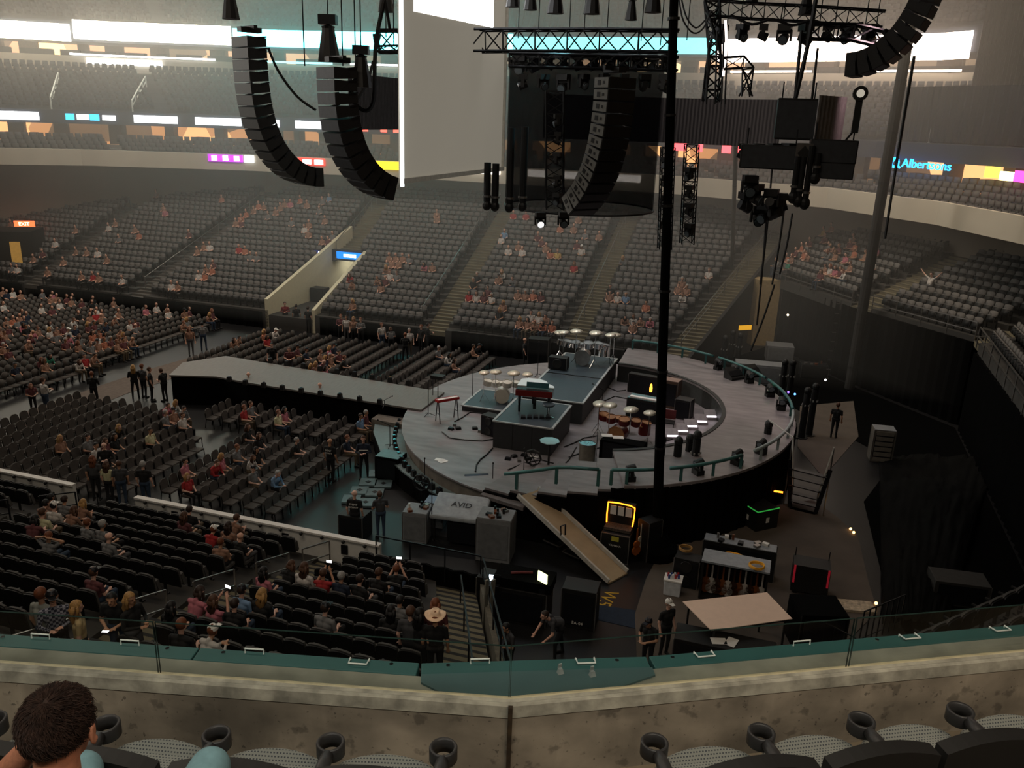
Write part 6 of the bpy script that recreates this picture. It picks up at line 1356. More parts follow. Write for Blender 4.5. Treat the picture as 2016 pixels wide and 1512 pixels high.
# covered table with the large pale sheet
sh = [G(x, y, 1.25) for x, y in ((1344, 1184), (1510, 1166), (1560, 1218), (1400, 1241))]
r = thing('work_table', 'black table carrying the big pale sheet', 'table', sh[0] - Vector((0, 0, 1.25))); o_ = sh[0] - Vector((0, 0, 1.25)); cen = sum((p for p in sh), Vector()) / 4
q = MB(); q.add([(p.lerp(cen, 0.08) - o_) - Vector((0, 0, 0.03)) for p in sh] + [(p.lerp(cen, 0.08) - o_) - Vector((0, 0, 0.10)) for p in sh], [(0, 1, 2, 3), (7, 6, 5, 4), (0, 4, 5, 1), (1, 5, 6, 2), (2, 6, 7, 3), (3, 7, 4, 0)]); q.build('tabletop', BLACK, r)
for p in sh: c = p.lerp(cen, 0.12) - o_; MB().bar((c.x, c.y, 0), (c.x, c.y, 1.15), 0.05).build('leg', BLACK, r)
q = MB().add([p for p in sh] + [p - Vector((0, 0, 0.02)) for p in sh], [(3, 2, 1, 0), (4, 5, 6, 7), (0, 1, 5, 4), (1, 2, 6, 5), (2, 3, 7, 6), (3, 0, 4, 7)])
tag(q.build('pale_sheet', mat('pinkish_sheet', 'e0c4b0', 0.8, var=0.03)), 'large flat pinkish white sheet lying on the black table', 'sheet')
box_thing('road_case', 'black workbench at the bottom below the pale sheet', 'bench', G(1420, 1320, 0), (2.6, 0.8, 0.95), BLACK, ROT)
for i, (x, y) in enumerate(((1415, 1262), (1440, 1264))): tag(MB().box((0, 0, 0), (0.4, 0.28, 0.01)).build('sheet_of_paper', PAPER, None, W(*GAN(x, y, 0.97), 0.97), ROT + 0.3 + i), ['crumpled white paper on the dark bench, left one', 'crumpled white paper on the dark bench, right one'][i], 'paper')
r = thing('desk_trolley', 'black equipment trolley with red side strips right of the guitar rack', 'trolley', G(1590, 1165, 0), ROT); MB().box((0, 0, 0.6), (1.1, 0.7, 0.9)).build('body', BLACK, r)
for x in (-0.5, 0.5): MB().box((x, -0.37, 0.75), (0.06, 0.03, 0.6)).build('strip', mat('red_strip', 'c02838', 0.5, emit=0.15), r); MB().bar((x, 0.3, 1.05), (x, 0.3, 1.35), 0.03).build('handle', DKMETAL, r)
for x in (-0.4, 0.4): MB().cyl((x, -0.2, 0.08), (x, -0.26, 0.08), 0.08, n=10).build('wheel', BLACK, r)
box_thing('covered_case', 'rounded black covered case beside the pale sheet', 'case', G(1600, 1270, 0), (1.3, 1.1, 1.3), DRAPE, ROT + 0.3)
for i, (x0, y0, x1, y1) in enumerate(((1560, 1265, 1690, 1335), (1690, 1270, 1770, 1235))): rail('barrier', ['dark crowd barrier right of the covered case', 'dark fence at the foot of the lower right stand'][i], G(x0, y0, 0), G(x1, y1, 0), 1.1, 0.2, 8, DKMETAL, 0.03)
tag(MB().box((0, 0, 0.05), (1.1, 0.6, 0.1), rz=0).build('lit_cloth', mat('crumpled_foil', 'b8a890', 0.35, 0.3, bump=1.0, scale=9, var=0.4), None, G(1683, 1197, 0), ROT + 0.2), 'crumpled pale cloth on the carpet edge catching light', 'cloth')
for i, (x, y) in enumerate(((1680, 1052), (1724, 1192), (1674, 1045))): tag(MB().ball((0, 0, 0.08), 0.05).build('floor_lamp', em('small_warm_lamp', 'ffc070', 5.0), None, G(x, y, 0)), ['small warm lamp at the carpet edge, middle right', 'small warm lamp at the carpet edge, lower right', 'tiny warm lamp just above the middle one'][i], 'lamp')
p = G(1490, 1032, 0); r = thing('green_edged_case', 'black case with glowing green edges in front of the ring', 'case', p, ROT + 0.75); MB().box((0, 0, 0.4), (1.0, 1.0, 0.8)).build('body', BLACK, r)
q = MB(); q.bar((-0.5, -0.5, 0.8), (0.5, -0.5, 0.8), 0.03); q.bar((-0.5, -0.5, 0.8), (-0.5, 0.5, 0.8), 0.03); q.build('green_edge', em('green_tape', '30a040', 0.6), r); MB().box((0.0, -0.51, 0.4), (0.14, 0.01, 0.2)).build('label_plate', WHITE, r); MB().box((-0.51, 0.0, 0.4), (0.01, 0.14, 0.2)).build('label_plate', WHITE, r)
# stairs behind the ring
ta, tb, bc, bd = G(1555, 905, 1.9), G(1635, 925, 1.9), G(1605, 1012, 0.0), G(1555, 1000, 0.0)
r = thing('steel_stairs', 'steel stair unit with pale handrails behind the ring', 'stairs', bd); o_ = bd
for i in range(6):
    t = i / 6; a = bd.lerp(ta, t) - o_; b = bc.lerp(tb, t) - o_; MB().bar(a, b, 0.25, 0.04).build('step', DKMETAL, r)
for a, b in ((bd, ta), (bc, tb)):
    MB().bar(a - o_ + Vector((0, 0, 0.9)), b - o_ + Vector((0, 0, 0.9)), 0.05).build('handrail', mat('pale_handrail', 'b4b4ae', 0.5), r); MB().bar(a - o_, b - o_, 0.06, 0.15).build('stringer', DKMETAL, r)
    MB().bar(a - o_, a - o_ + Vector((0, 0, 0.9)), 0.04).build('post', METAL, r); MB().bar(b - o_ - Vector((0, 0, 1.9)), b - o_ + Vector((0, 0, 0.9)), 0.04).build('post', METAL, r)
MB().bar(ta - o_ + Vector((0, 0, 0.9)), G(1510, 860, RZ) - o_ + Vector((0, 0, 0.7)), 0.05).build('handrail', mat('pale_handrail', 'b4b4ae', 0.5), r)
tag(MB().box((0, 0, 0), (0.35, 0.06, 0.05)).build('glow_marker', em('orange_marker', 'ff8020', 4.0), None, W(*GAN(1532, 968, 0.8), 0.8), ROT), 'small glowing orange bar left of the steel stairs', 'lamp')
# cases and gear at the dark right
for x, y, dm, m, l in ((1490, 752, (2.6, 1.0, 1.15), GREY, 'long grey flight case behind the back of the ring'), (1532, 708, (1.6, 1.2, 1.0), GREY, 'square grey case farther behind the ring'), (1730, 905, (0.9, 0.7, 1.5), mat('drawer_case', '5e5a52', 0.6), 'tall tool case with pale drawers in the dark at the right'), (1645, 895, (0.0, 0, 0), None, ''), (1600, 742, (1.5, 0.9, 0.8), DKMETAL, 'dark low desk in the gloom behind the ring'), (1790, 770, (1.8, 1.0, 0.9), mat('dim_case', '3c3a38', 0.7), 'dim gear covered table at the far right'), (1060, 720, (1.2, 0.8, 1.7), BLACK, 'tall black cabinet at the back left of the stage'), (1105, 700, (1.0, 0.7, 1.5), mat('striped_case', '50565c', 0.6), 'grey fronted rack behind the chrome drums'), (1180, 700, (0.8, 0.6, 0.9), mat('red_case', '5a2820', 0.6), 'small red fronted case right of the chrome drums'), (1262, 712, (1.6, 0.7, 1.0), mat('teal_case', '46585c', 0.5), 'teal topped desk at the back of the ring'), (1335, 695, (1.3, 0.6, 1.5), mat('red_white_case', '8a6a62', 0.6, var=0.5, scale=8), 'red and white shelf unit right behind the stage'), (1880, 1180, (1.6, 0.9, 0.8), mat('pale_crate', '2c2a28', 0.7), 'pale edged crate behind the lower right stand')):
    if m is None: continue
    z = 0; box_thing('flight_case', l, 'case', G(x, y, z), dm, m, ROT + 0.1, GREY if 'drawers' in l else None, (lambda r, w, d, h: clutter(r, w, d, h, 5, 6)) if 'table' in l or 'desk' in l else (lambda r, w, d, h: [MB().box((0, -d / 2 - 0.03, 0.16 + k * 0.24), (w * 0.8, 0.02, 0.18)).build('drawer', mat('pale_drawer', '6e6a60', 0.5), r) for k in range(6)]) if 'drawers' in l else None)
r = thing('rope_ladder', 'pale runged cable ladder hanging before the corner drape', 'ladder', dst(1628, 745, 50))
for i in range(9): MB().bar((-0.12, 0, i * 0.55), (0.12, 0, i * 0.55), 0.04).build('rung', METAL, r)
MB().bar((-0.13, 0, 0), (-0.13, 0, 4.6), 0.02).build('side_rope', BLACK, r); MB().bar((0.13, 0, 0), (0.13, 0, 4.6), 0.02).build('side_rope', BLACK, r)
tag(MB().box((0, 0, 0), (0.9, 0.05, 0.3)).build('lit_marker', em('yellow_marker', 'c89020', 1.2), None, dst(1467, 645, 54), 0.3), 'small yellow lit strip on the tan wall panel', 'lamp')
for i, (x, y, c) in enumerate(((1625, 748, 'ffffff'), (1552, 772, '8060ff'), (1565, 776, '60a0ff'), (1515, 765, '30ff80'), (1517, 775, '30ff80'), (1514, 785, '30e070'), (1551, 620, 'ffe8c0'))): tag(MB().ball((0, 0, 0), 0.05).build('indicator_light', em('led_' + c, c, 3.0), None, dst(x, y, 38)), '%s indicator light on the gear behind the ring' % {'ffffff': 'white', '8060ff': 'violet', '60a0ff': 'blue', '30ff80': 'green', '30e070': 'lowest green', 'ffe8c0': 'pale hanging'}[c], 'light', 'indicator lights behind the ring, %s' % c)
# bottom centre: road cases, laptop, ladders
box_thing('road_case', 'wide black double road case with white edges near the worker', 'road case', G(1024, 1212, 0), (1.7, 0.9, 1.1), BLACK, ROT + 0.05, None, lambda r, w, d, h: [tag(MB().box((0.1, 0, h + 0.15), (1.7, 0.8, 0.3)).build('black_cover', DRAPE, r), None), MB().tube([(-0.3, -0.1, h + 0.32), (0, 0, h + 0.34), (0.3, 0.1, h + 0.33)], 0.04).build('red_cloth', mat('dark_red_cloth', '5a2222'), r)])
r = box_thing('road_case', 'black road case lettered EA-04 behind the worker', 'road case', G(1140, 1225, 0), (1.0, 0.7, 1.25), BLACK, ROT + 0.05); text_mesh('EA-04', 0.13, 0.003, WHITE, 'lettering', (0, -0.38, 0.2), (math.pi / 2, 0, 0), r)
r = thing('laptop', 'open laptop with a bright white screen left of the black case', 'laptop', W(*GAN(972, 1142, 1.3), 1.15), ROT + 0.1); MB().box((0, 0, 0.01), (0.36, 0.25, 0.02)).build('keyboard', DKMETAL, r); MB().box((0, 0.13, 0.14), (0.36, 0.015, 0.24)).build('lid', DKMETAL, r); MB().box((0, 0.12, 0.14), (0.33, 0.01, 0.2)).build('display', em('laptop_white', 'dff0ff', 2.5), r)
box_thing('laptop_table', 'small dark table under the laptop', 'table', G(965, 1195, 0), (0.7, 0.6, 1.12), BLACK, ROT, None)
o = MB().box((0, 0, 0.15), (0.35, 0.04, 0.3)).build('panel_lamp', em('yellow_white_panel', 'e8f0b0', 2.0), None, W(*GAN(1068, 1140, 1.5), 1.4), ROT - 0.5); tag(o, 'small pale yellow lit panel right of the wide road case', 'lamp')
r = thing('wardrobe_case', 'upright silver and black trunk right of the wide road case', 'case', G(1062, 1222, 0), ROT); MB().box((0, 0, 0.65), (0.45, 0.6, 1.3)).build('body', mat('foil_trunk', '55585a', 0.35, 0.4, var=0.5, scale=9), r); MB().box((0, -0.31, 0.65), (0.4, 0.02, 1.2)).build('front_panel', DKMETAL, r)
for i, (x, y) in enumerate(((1090, 1075), (1128, 1098))):
    r = thing('dolly', ['small grey framed dolly under the ramp, upper one', 'small grey framed dolly under the ramp, lower one'][i], 'dolly', G(x, y, 0), ROT - 0.4); MB().box((0, 0, 0.12), (0.7, 0.3, 0.05)).build('deck', DKMETAL, r)
    q = MB(); q.bar((-0.35, -0.15, 0.16), (0.35, -0.15, 0.16), 0.03); q.bar((-0.35, 0.15, 0.16), (0.35, 0.15, 0.16), 0.03); q.bar((-0.35, -0.15, 0.16), (-0.35, 0.15, 0.16), 0.03); q.bar((0.35, -0.15, 0.16), (0.35, 0.15, 0.16), 0.03); q.build('frame', METAL, r)
    for a in (-0.28, 0.28): MB().cyl((a, -0.1, 0.05), (a, -0.06, 0.05), 0.05, n=8).build('wheel', BLACK, r)
for i, x in enumerate((948, 960)): tag(MB().bar((0, 0, 0), (0.1, -0.1, 2.4), 0.12, 0.05).build('leaning_plank', mat('pale_plank', '77746a', 0.8), None, G(x, 1290, 0)), ['pale plank leaning against the side wall, left one', 'pale plank leaning against the side wall, right one'][i], 'plank')

scatter('arena_seats', SEAT_OPEN, [PAD, SHELL], [(s[0], s[1]) for s in far_s if id(s) in OCC], 'folded down seats under the spectators across the arena', 'seats')
# ------------------------------------------------------------------ people
def ball_(q, c, r): q.ball(c, r, n=14, m=9)
def remeshed(caps, voxel, name, smooth=4):
    """one continuous surface around tapered capsules; faces keep the label of the nearest capsule"""
    q = MB()
    for p0, p1, ra, rb, l in caps:
        ball_(q, p0, ra); ball_(q, p1, rb)
        if (Vector(p1) - Vector(p0)).length > 1e-3: q.cyl(p0, p1, ra, rb, 16)
    me = q.mesh('tmp', [SKIN]); o = bpy.data.objects.new('tmp', me); COL.objects.link(o)
    m = o.modifiers.new('r', 'REMESH'); m.mode = 'VOXEL'; m.voxel_size = voxel
    m = o.modifiers.new('s', 'SMOOTH'); m.factor = 0.5; m.iterations = smooth
    bpy.context.view_layer.update()
    out = bpy.data.meshes.new_from_object(o.evaluated_get(bpy.context.evaluated_depsgraph_get())); out.name = name
    bpy.data.objects.remove(o); bpy.data.meshes.remove(me)
    n = len(out.polygons); C = np.empty(n * 3); out.polygons.foreach_get('center', C); C = C.reshape(-1, 3)
    best = np.full(n, 1e9); lab = np.zeros(n, int)
    for p0, p1, ra, rb, l in caps:
        a = np.array(p0); d = np.array(p1) - a; L = max(1e-9, d @ d); t = np.clip((C - a) @ d / L, 0, 1)
        ds = np.linalg.norm(C - (a + t[:, None] * d), axis=1) - (ra + (rb - ra) * t); w = ds < best; best[w] = ds[w]; lab[w] = l
    out.materials.clear()
    for k in range(5): out.materials.append(SKIN)
    out.polygons.foreach_set('material_index', lab); out.polygons.foreach_set('use_smooth', [True] * n); out.update()
    return out
# labels: 0 skin, 1 top, 2 trousers, 3 shoes, 4 eyes and mouth
def head_caps(c, fwd=(0, -1), sc=1.0):
    x, y, z = c; fx, fy = fwd; sx, sy = -fy, fx
    P = lambda a, b, h: (x + fx * a * sc + sx * b * sc, y + fy * a * sc + sy * b * sc, z + h * sc)
    return [(P(-0.02, 0, 0.025), P(0.015, 0, 0.03), 0.088 * sc, 0.082 * sc, 0), (P(0.03, 0, -0.055), P(0.0, 0, 0.0), 0.055 * sc, 0.075 * sc, 0), (P(0.055, 0, -0.085), P(0.055, 0, -0.08), 0.028 * sc, 0.028 * sc, 0),
            (P(0.085, 0, 0.02), P(0.108, 0, -0.02), 0.011 * sc, 0.016 * sc, 0), (P(0, 0.088, 0.0), P(-0.01, 0.092, 0.025), 0.014 * sc, 0.018 * sc, 0), (P(0, -0.088, 0.0), P(-0.01, -0.092, 0.025), 0.014 * sc, 0.018 * sc, 0),
            (P(0.083, 0.033, 0.018), P(0.083, 0.035, 0.018), 0.012 * sc, 0.012 * sc, 4), (P(0.083, -0.033, 0.018), P(0.083, -0.035, 0.018), 0.012 * sc, 0.012 * sc, 4), (P(0.082, 0.018, -0.055), P(0.082, -0.018, -0.055), 0.008, 0.008, 4)]
def hand_caps(w, d, side, curl=0.5):
    """palm from the wrist w along d, four unequal fingers and a thumb on the side"""
    w = Vector(w); d = Vector(d).normalized(); s_ = Vector((0, 0, 1)).cross(d)
    if s_.length < 0.2: s_ = Vector((0, 1, 0)).cross(d)
    s_ = s_.normalized() * side; dn = d.cross(s_).normalized() * (1 if side > 0 else -1); out = [(tuple(w), tuple(w + d * 0.07), 0.024, 0.03, 0), (tuple(w + d * 0.03 + s_ * 0.02), tuple(w + d * 0.08 + s_ * 0.025), 0.018, 0.016, 0), (tuple(w + d * 0.03 - s_ * 0.02), tuple(w + d * 0.08 - s_ * 0.025), 0.018, 0.016, 0)]
    for i, L in enumerate((0.072, 0.08, 0.075, 0.058)):
        b = w + d * 0.085 + s_ * (0.031 - 0.021 * i); k = b + d * L * 0.5; e = k + (d * (1 - curl) + dn * curl).normalized() * L * 0.5
        out += [(tuple(b), tuple(k), 0.0115, 0.010, 0), (tuple(k), tuple(e), 0.010, 0.0085, 0)]
    b = w + d * 0.02 + s_ * 0.03; out.append((tuple(b), tuple(b + (d * 0.7 + s_ * 0.8).normalized() * 0.06), 0.013, 0.010, 0)); return out
def arm(sh, el, wr, side, sleeve='short'):
    sh, el, wr = Vector(sh), Vector(el), Vector(wr); mid = sh.lerp(el, 0.65); L = 1 if sleeve == 'long' else 0
    return [(tuple(sh), tuple(mid), 0.058, 0.049, 1), (tuple(mid), tuple(el), 0.045, 0.040, 1 if L else 0), (tuple(el), tuple(wr), 0.040, 0.027, 1 if L else 0)] + hand_caps(wr, wr - el, side)
def torso(hip, chest, neckz, head_c):
    hx, hy, hz = hip; cx, cy, cz = chest
    return [((hx - 0.07, hy, hz), (hx + 0.07, hy, hz), 0.12, 0.12, 2), ((hx - 0.05, hy, hz + 0.12), (hx + 0.05, hy, hz + 0.12), 0.115, 0.115, 1), ((hx - 0.04, hy, hz + 0.15), (cx - 0.07, cy, cz), 0.115, 0.12, 1), ((hx + 0.04, hy, hz + 0.15), (cx + 0.07, cy, cz), 0.115, 0.12, 1),
            ((cx - 0.13, cy, cz + 0.1), (cx + 0.13, cy, cz + 0.1), 0.068, 0.068, 1), ((cx, cy, cz + 0.12), (cx, cy - 0.005, cz + 0.17), 0.07, 0.055, 1), ((cx, cy - 0.005, cz + 0.14), (head_c[0], head_c[1] + 0.015, head_c[2] - 0.06), 0.052, 0.05, 0)]
def legs_stand(hz=0.93, spread=0.1, walk=0.0):
    out = []
    for s_ in (-1, 1):
        kn = (s_ * spread, -0.02 - walk * s_, 0.5); an = (s_ * spread * 1.05, 0.02 - walk * s_ * 1.2, 0.09)
        out += [((s_ * 0.09, 0, hz - 0.05), kn, 0.088, 0.06, 2), (kn, an, 0.058, 0.042, 2), ((an[0], an[1] + 0.02, 0.045), (an[0] * 1.1, an[1] - 0.17, 0.04), 0.045, 0.04, 3)]
    return out
def legs_sit(z=0.53, y=0.0):
    out = []
    for s_ in (-1, 1):
        kn = (s_ * 0.12, y - 0.42, z + 0.01); an = (s_ * 0.13, y - 0.40, 0.09)
        out += [((s_ * 0.09, y, z), kn, 0.088, 0.065, 2), (kn, an, 0.06, 0.042, 2), ((an[0], an[1] + 0.02, 0.045), (an[0] * 1.1, an[1] - 0.17, 0.04), 0.045, 0.04, 3)]
    return out
POSES = {}
def pose(name, caps, hc, vox=0.0125): POSES[name] = (remeshed(caps, vox, 'person'), Vector(hc))
hc = (0, -0.01, 1.63)
pose('stand', torso((0, 0, 0.95), (0, 0.0, 1.27), 0, hc) + head_caps(hc) + legs_stand() + arm((-0.2, 0, 1.37), (-0.25, 0.03, 1.1), (-0.25, -0.06, 0.87), -1) + arm((0.2, 0, 1.37), (0.25, 0.03, 1.1), (0.25, -0.06, 0.87), 1), hc)
pose('stand_front', torso((0, 0, 0.95), (0, 0.0, 1.27), 0, hc) + head_caps(hc) + legs_stand(0.93, 0.13) + arm((-0.2, 0, 1.37), (-0.27, -0.05, 1.12), (-0.09, -0.27, 1.12), -1, 'long') + arm((0.2, 0, 1.37), (0.27, -0.05, 1.12), (0.09, -0.25, 1.15), 1, 'long'), hc)
hc2 = (0, -0.13, 1.56)
pose('look_down', torso((0, 0, 0.95), (0, -0.03, 1.26), 0, hc2) + head_caps(hc2) + legs_stand() + arm((-0.2, -0.03, 1.36), (-0.26, -0.06, 1.1), (-0.09, -0.30, 1.08), -1) + arm((0.2, -0.03, 1.36), (0.26, -0.06, 1.1), (0.08, -0.30, 1.08), 1), hc2)
hc3 = (0, -0.48, 1.38)
pose('bend', torso((0, 0, 0.92), (0, -0.26, 1.14), 0, hc3)[:6] + [((0, -0.33, 1.24), (0, -0.45, 1.32), 0.052, 0.05, 0)] + head_caps(hc3) + legs_stand(0.9, 0.12, 0.16) + arm((-0.19, -0.32, 1.2), (-0.27, -0.42, 0.95), (-0.2, -0.62, 0.78), -1) + arm((0.19, -0.32, 1.2), (0.27, -0.36, 0.94), (0.2, -0.55, 0.76), 1), hc3)
hs = (0, 0.0, 1.22)
pose('sit', torso((0, 0, 0.55), (0, 0.06, 0.86), 0, hs) + head_caps(hs) + legs_sit() + arm((-0.2, 0.05, 0.96), (-0.25, 0.02, 0.70), (-0.13, -0.22, 0.66), -1) + arm((0.2, 0.05, 0.96), (0.25, 0.02, 0.70), (0.13, -0.22, 0.66), 1), hs)
hl = (0, -0.2, 1.14)
pose('lean', torso((0, 0, 0.55), (0, -0.06, 0.84), 0, hl) + head_caps(hl) + legs_sit() + arm((-0.19, -0.08, 0.93), (-0.22, -0.2, 0.68), (-0.06, -0.42, 0.68), -1, 'long') + arm((0.19, -0.08, 0.93), (0.22, -0.2, 0.68), (0.06, -0.42, 0.70), 1, 'long'), hl)
pose('phone', torso((0, 0, 0.55), (0, 0.05, 0.86), 0, hs) + head_caps(hs) + legs_sit() + arm((-0.2, 0.04, 0.96), (-0.25, -0.14, 0.84), (-0.08, -0.3, 1.12), -1) + arm((0.2, 0.04, 0.96), (0.25, -0.14, 0.84), (0.1, -0.28, 1.14), 1), hs)
pose('head', torso((0, 0, 0.55), (0, 0.07, 0.86), 0, hs) + head_caps(hs) + legs_sit() + arm((-0.2, 0.06, 0.97), (-0.42, 0.0, 1.12), (-0.14, 0.1, 1.22), -1) + arm((0.2, 0.06, 0.97), (0.42, 0.0, 1.12), (0.14, 0.1, 1.22), 1), hs)
pose('up', torso((0, 0, 0.55), (0, 0.07, 0.86), 0, hs) + head_caps(hs) + legs_sit() + arm((-0.2, 0.06, 0.97), (-0.42, 0.0, 1.15), (-0.62, -0.05, 1.36), -1) + arm((0.2, 0.06, 0.97), (0.42, 0.0, 1.15), (0.62, -0.05, 1.36), 1), hs)
HAIRC = {'dark_brown_hair': '2a1c14', 'black_hair': '121010', 'brown_hair': '4a3020', 'blond_hair': 'a07a48', 'grey_hair': '8f8c88', 'red_brown_hair': '6a3a20'}
HM = {k: mat(k, v, 0.6, var=0.3, scale=40) for k, v in HAIRC.items()}
def hair_mesh(kind):
    q = MB(); n, m = 20, 14; r_ = (0.098, 0.115, 0.118); c = (0, 0.012, 0.035)
    for k in range(m + 1):
        ph = math.pi * k / m
        for i in range(n):
            t = 2 * math.pi * i / n; q.v.append((c[0] + r_[0] * math.sin(ph) * math.cos(t), c[1] + r_[1] * math.sin(ph) * math.sin(t), c[2] + r_[2] * math.cos(ph)))
    for k in range(m):
        for i in range(n):
            f = (k * n + i, (k + 1) * n + i, (k + 1) * n + (i + 1) % n, k * n + (i + 1) % n); cy = sum(q.v[j][1] for j in f) / 4; cz = sum(q.v[j][2] for j in f) / 4
            low = -0.06 if kind == 'short' else -0.09
            if cz < low or (cy < 0.0 and cz < 0.045) or (cy < -0.05 and cz < 0.085): continue
            q.f.append(f); q.m.append(0)
    if kind == 'long':
        for x, w in ((0, 0.07), (-0.055, 0.05), (0.055, 0.05)): q.tube([(x, 0.05, 0.06), (x * 1.2, 0.095, -0.05), (x * 1.25, 0.105, -0.16), (x * 1.1, 0.09, -0.27), (x, 0.08, -0.33)], [w * 0.8, w, w, w * 0.8, w * 0.3], 8)
        for x in (-0.085, 0.085): q.tube([(x * 0.8, -0.0, 0.06), (x, 0.0, -0.04), (x, 0.01, -0.14), (x * 0.9, 0.02, -0.22)], [0.03, 0.035, 0.035, 0.012], 8)
    me = q.mesh('hair', [HM['brown_hair']], True); return me
HAIR = {'short': hair_mesh('short'), 'long': hair_mesh('long')}
q = MB(); q.lathe([(0.001, 0.152), (0.06, 0.145), (0.095, 0.10), (0.105, 0.05), (0.1, 0.045)], 18, (0, 0.01, 0)); q.add([(-0.07, -0.08, 0.06), (0.07, -0.08, 0.06), (0.05, -0.2, 0.05), (-0.05, -0.2, 0.05), (-0.07, -0.08, 0.05), (0.07, -0.08, 0.05), (0.05, -0.2, 0.04), (-0.05, -0.2, 0.04)], [(0, 1, 2, 3), (7, 6, 5, 4), (0, 4, 5, 1), (1, 5, 6, 2), (2, 6, 7, 3), (3, 7, 4, 0)])
CAP = q.mesh('cap', [DKMETAL], False)
q = MB(); n = 28; pr = [(0.001, 0.17), (0.05, 0.175), (0.085, 0.18), (0.095, 0.12), (0.105, 0.05), (0.16, 0.04), (0.215, 0.055), (0.215, 0.048), (0.15, 0.03), (0.1, 0.035)]
for r_, z in pr:
    for i in range(n): t = 2 * math.pi * i / n; q.v.append((r_ * math.cos(t), r_ * 1.05 * math.sin(t) + 0.01, z + (0.05 * abs(math.cos(t)) ** 3 if r_ > 0.14 else 0) - (0.03 if r_ < 0.06 and abs(math.cos(t)) < .7 else 0)))
q.f = [(k * n + i, (k + 1) * n + i, (k + 1) * n + (i + 1) % n, k * n + (i + 1) % n) for k in range(len(pr) - 1) for i in range(n)]; q.m = [0] * len(q.f)
HAT = q.mesh('hat', [mat('cream_felt', 'e8c8a8', 0.8)], True)
CC = {'w': ('white', 'b8b2ac'), 'k': ('black', '141414'), 'g': ('grey', '6a6a6a'), 'r': ('red', '98282a'), 'o': ('orange', 'a4664e'), 'p': ('pink', 'a8646e'), 't': ('tan', '8a6856'), 'b': ('light blue', '6a86a4'), 'm': ('maroon', '5c3436'), 'l': ('pale yellow', 'b8b490'), 'n': ('navy', '1c2434'), 'e': ('green', '2f7560'), 'y': ('yellow', 'b89a5c'), 'P': ('plaid', '8a8a94'), 'G': ('dark grey', '3a3a3c'), 'B': ('beige', 'b09a70'), 'D': ('light grey', '8e9088'), 'M': ('dark red', '6a1a1c')}
TOPM = {k: mat('cloth_' + v[0].replace(' ', '_'), v[1], 0.85, var=0.15, scale=12) for k, v in CC.items()}
nt = TOPM['P'].node_tree; ck = nt.nodes.new('ShaderNodeTexChecker'); ck.inputs['Scale'].default_value = 22; ck.inputs[1].default_value = (*srgb('8a8a94'), 1); ck.inputs[2].default_value = (*srgb('2a2c3a'), 1); tcn = nt.nodes.new('ShaderNodeTexCoord'); nt.links.new(tcn.outputs['Object'], ck.inputs[0]); nt.links.new(ck.outputs[0], nt.nodes['Principled BSDF'].inputs['Base Color'])
PANT = [mat('blue_jeans', '2c3a4c', 0.9, var=0.15), mat('black_trousers', '141416', 0.9), mat('khaki_trousers', '5c5040', 0.9), mat('grey_trousers', '48484a', 0.9)]
SKINS = [SKIN, mat('skin_light', 'd0a490', 0.6), mat('skin_tan', 'b08468', 0.6), mat('skin_dark', '6a4430', 0.6)]
SHOE = mat('dark_shoes', '1a1816', 0.6); EYEM = mat('eye_and_mouth', '3a2420', 0.4)
PR = random.Random(5)
HN = {'s': 'short haired', 'l': 'long haired', 'f': 'blond', 'h': 'grey haired', 'b': 'bald', 'c': 'capped'}
def person(p, rz, ps, col, hair, label, group=None, pant=None, sc=1.0, hatm=None, skin=None, hcol=None):
    me, hc = POSES[ps]; o = bpy.data.objects.new('person', me); COL.objects.link(o); o.location = p; o.rotation_euler = (0, 0, rz); o.scale = (sc, sc, sc)
    ms = [skin or PR.choice(SKINS[:3]), TOPM[col], pant or PR.choice(PANT), SHOE, EYEM]
    for i, m in enumerate(ms): o.material_slots[i].link = 'OBJECT'; o.material_slots[i].material = m
    tag(o, label, 'person', group)
    if hair in ('s', 'l', 'f', 'h', 'c', 'H'):
        hk = 'long' if hair in 'lf' else 'short'; hm = hcol or {'f': 'blond_hair', 'h': 'grey_hair'}.get(hair) or PR.choice(['dark_brown_hair', 'black_hair', 'brown_hair', 'red_brown_hair'])
        h = bpy.data.objects.new('hair', HAIR[hk]); COL.objects.link(h); h.parent = o; h.location = hc; h.material_slots[0].link = 'OBJECT'; h.material_slots[0].material = HM[hm]
    if hair in ('c', 'H'):
        h = bpy.data.objects.new('cap' if hair == 'c' else 'cowboy_hat', CAP if hair == 'c' else HAT); COL.objects.link(h); h.parent = o; h.location = hc
        if hair == 'c': h.material_slots[0].link = 'OBJECT'; h.material_slots[0].material = hatm or DKMETAL
    return o
POSN = {'sit': 'sitting', 'lean': 'leaning forward', 'phone': 'holding a phone up', 'head': 'with hands behind the head', 'up': 'with both arms raised'}
WHERE = {'far_left_corner': 'in the far left corner stand', 'far_left': 'in the second far block', 'far_mid_left': 'in the far stand left of the tunnel', 'far_mid': 'in the far stand right of the tunnel', 'far_mid_right': 'in the far stand behind the drums', 'far_right': 'in the far stand before the stair', 'corner_left': 'in the right corner stand', 'corner_right': 'beyond the leaning mast', 'end': 'in the end stand', 'near_left': 'in the near stand', 'near_right': 'of the near right block', 'near_far_left': 'in the near stand left of the gate', 'B1': 'on the floor by the white wall', 'B2': 'on the floor left of the guards', 'B3': 'on the floor before the runway', 'FA': 'beyond the runway', 'FB': 'on the narrow far floor block', 'L1': 'on the left rear floor', 'L2': 'on the left rear floor', 'L0': 'on the far left floor', 'X': 'beside the cross aisle'}
SEATED = sorted([i for i in TAKEN if in_view(ALLS[i][0] + Vector((0, 0, 0.8)), 40)], key=lambda i: (ALLS[i][0] - EYE).length)
REST = SEATED[236:]
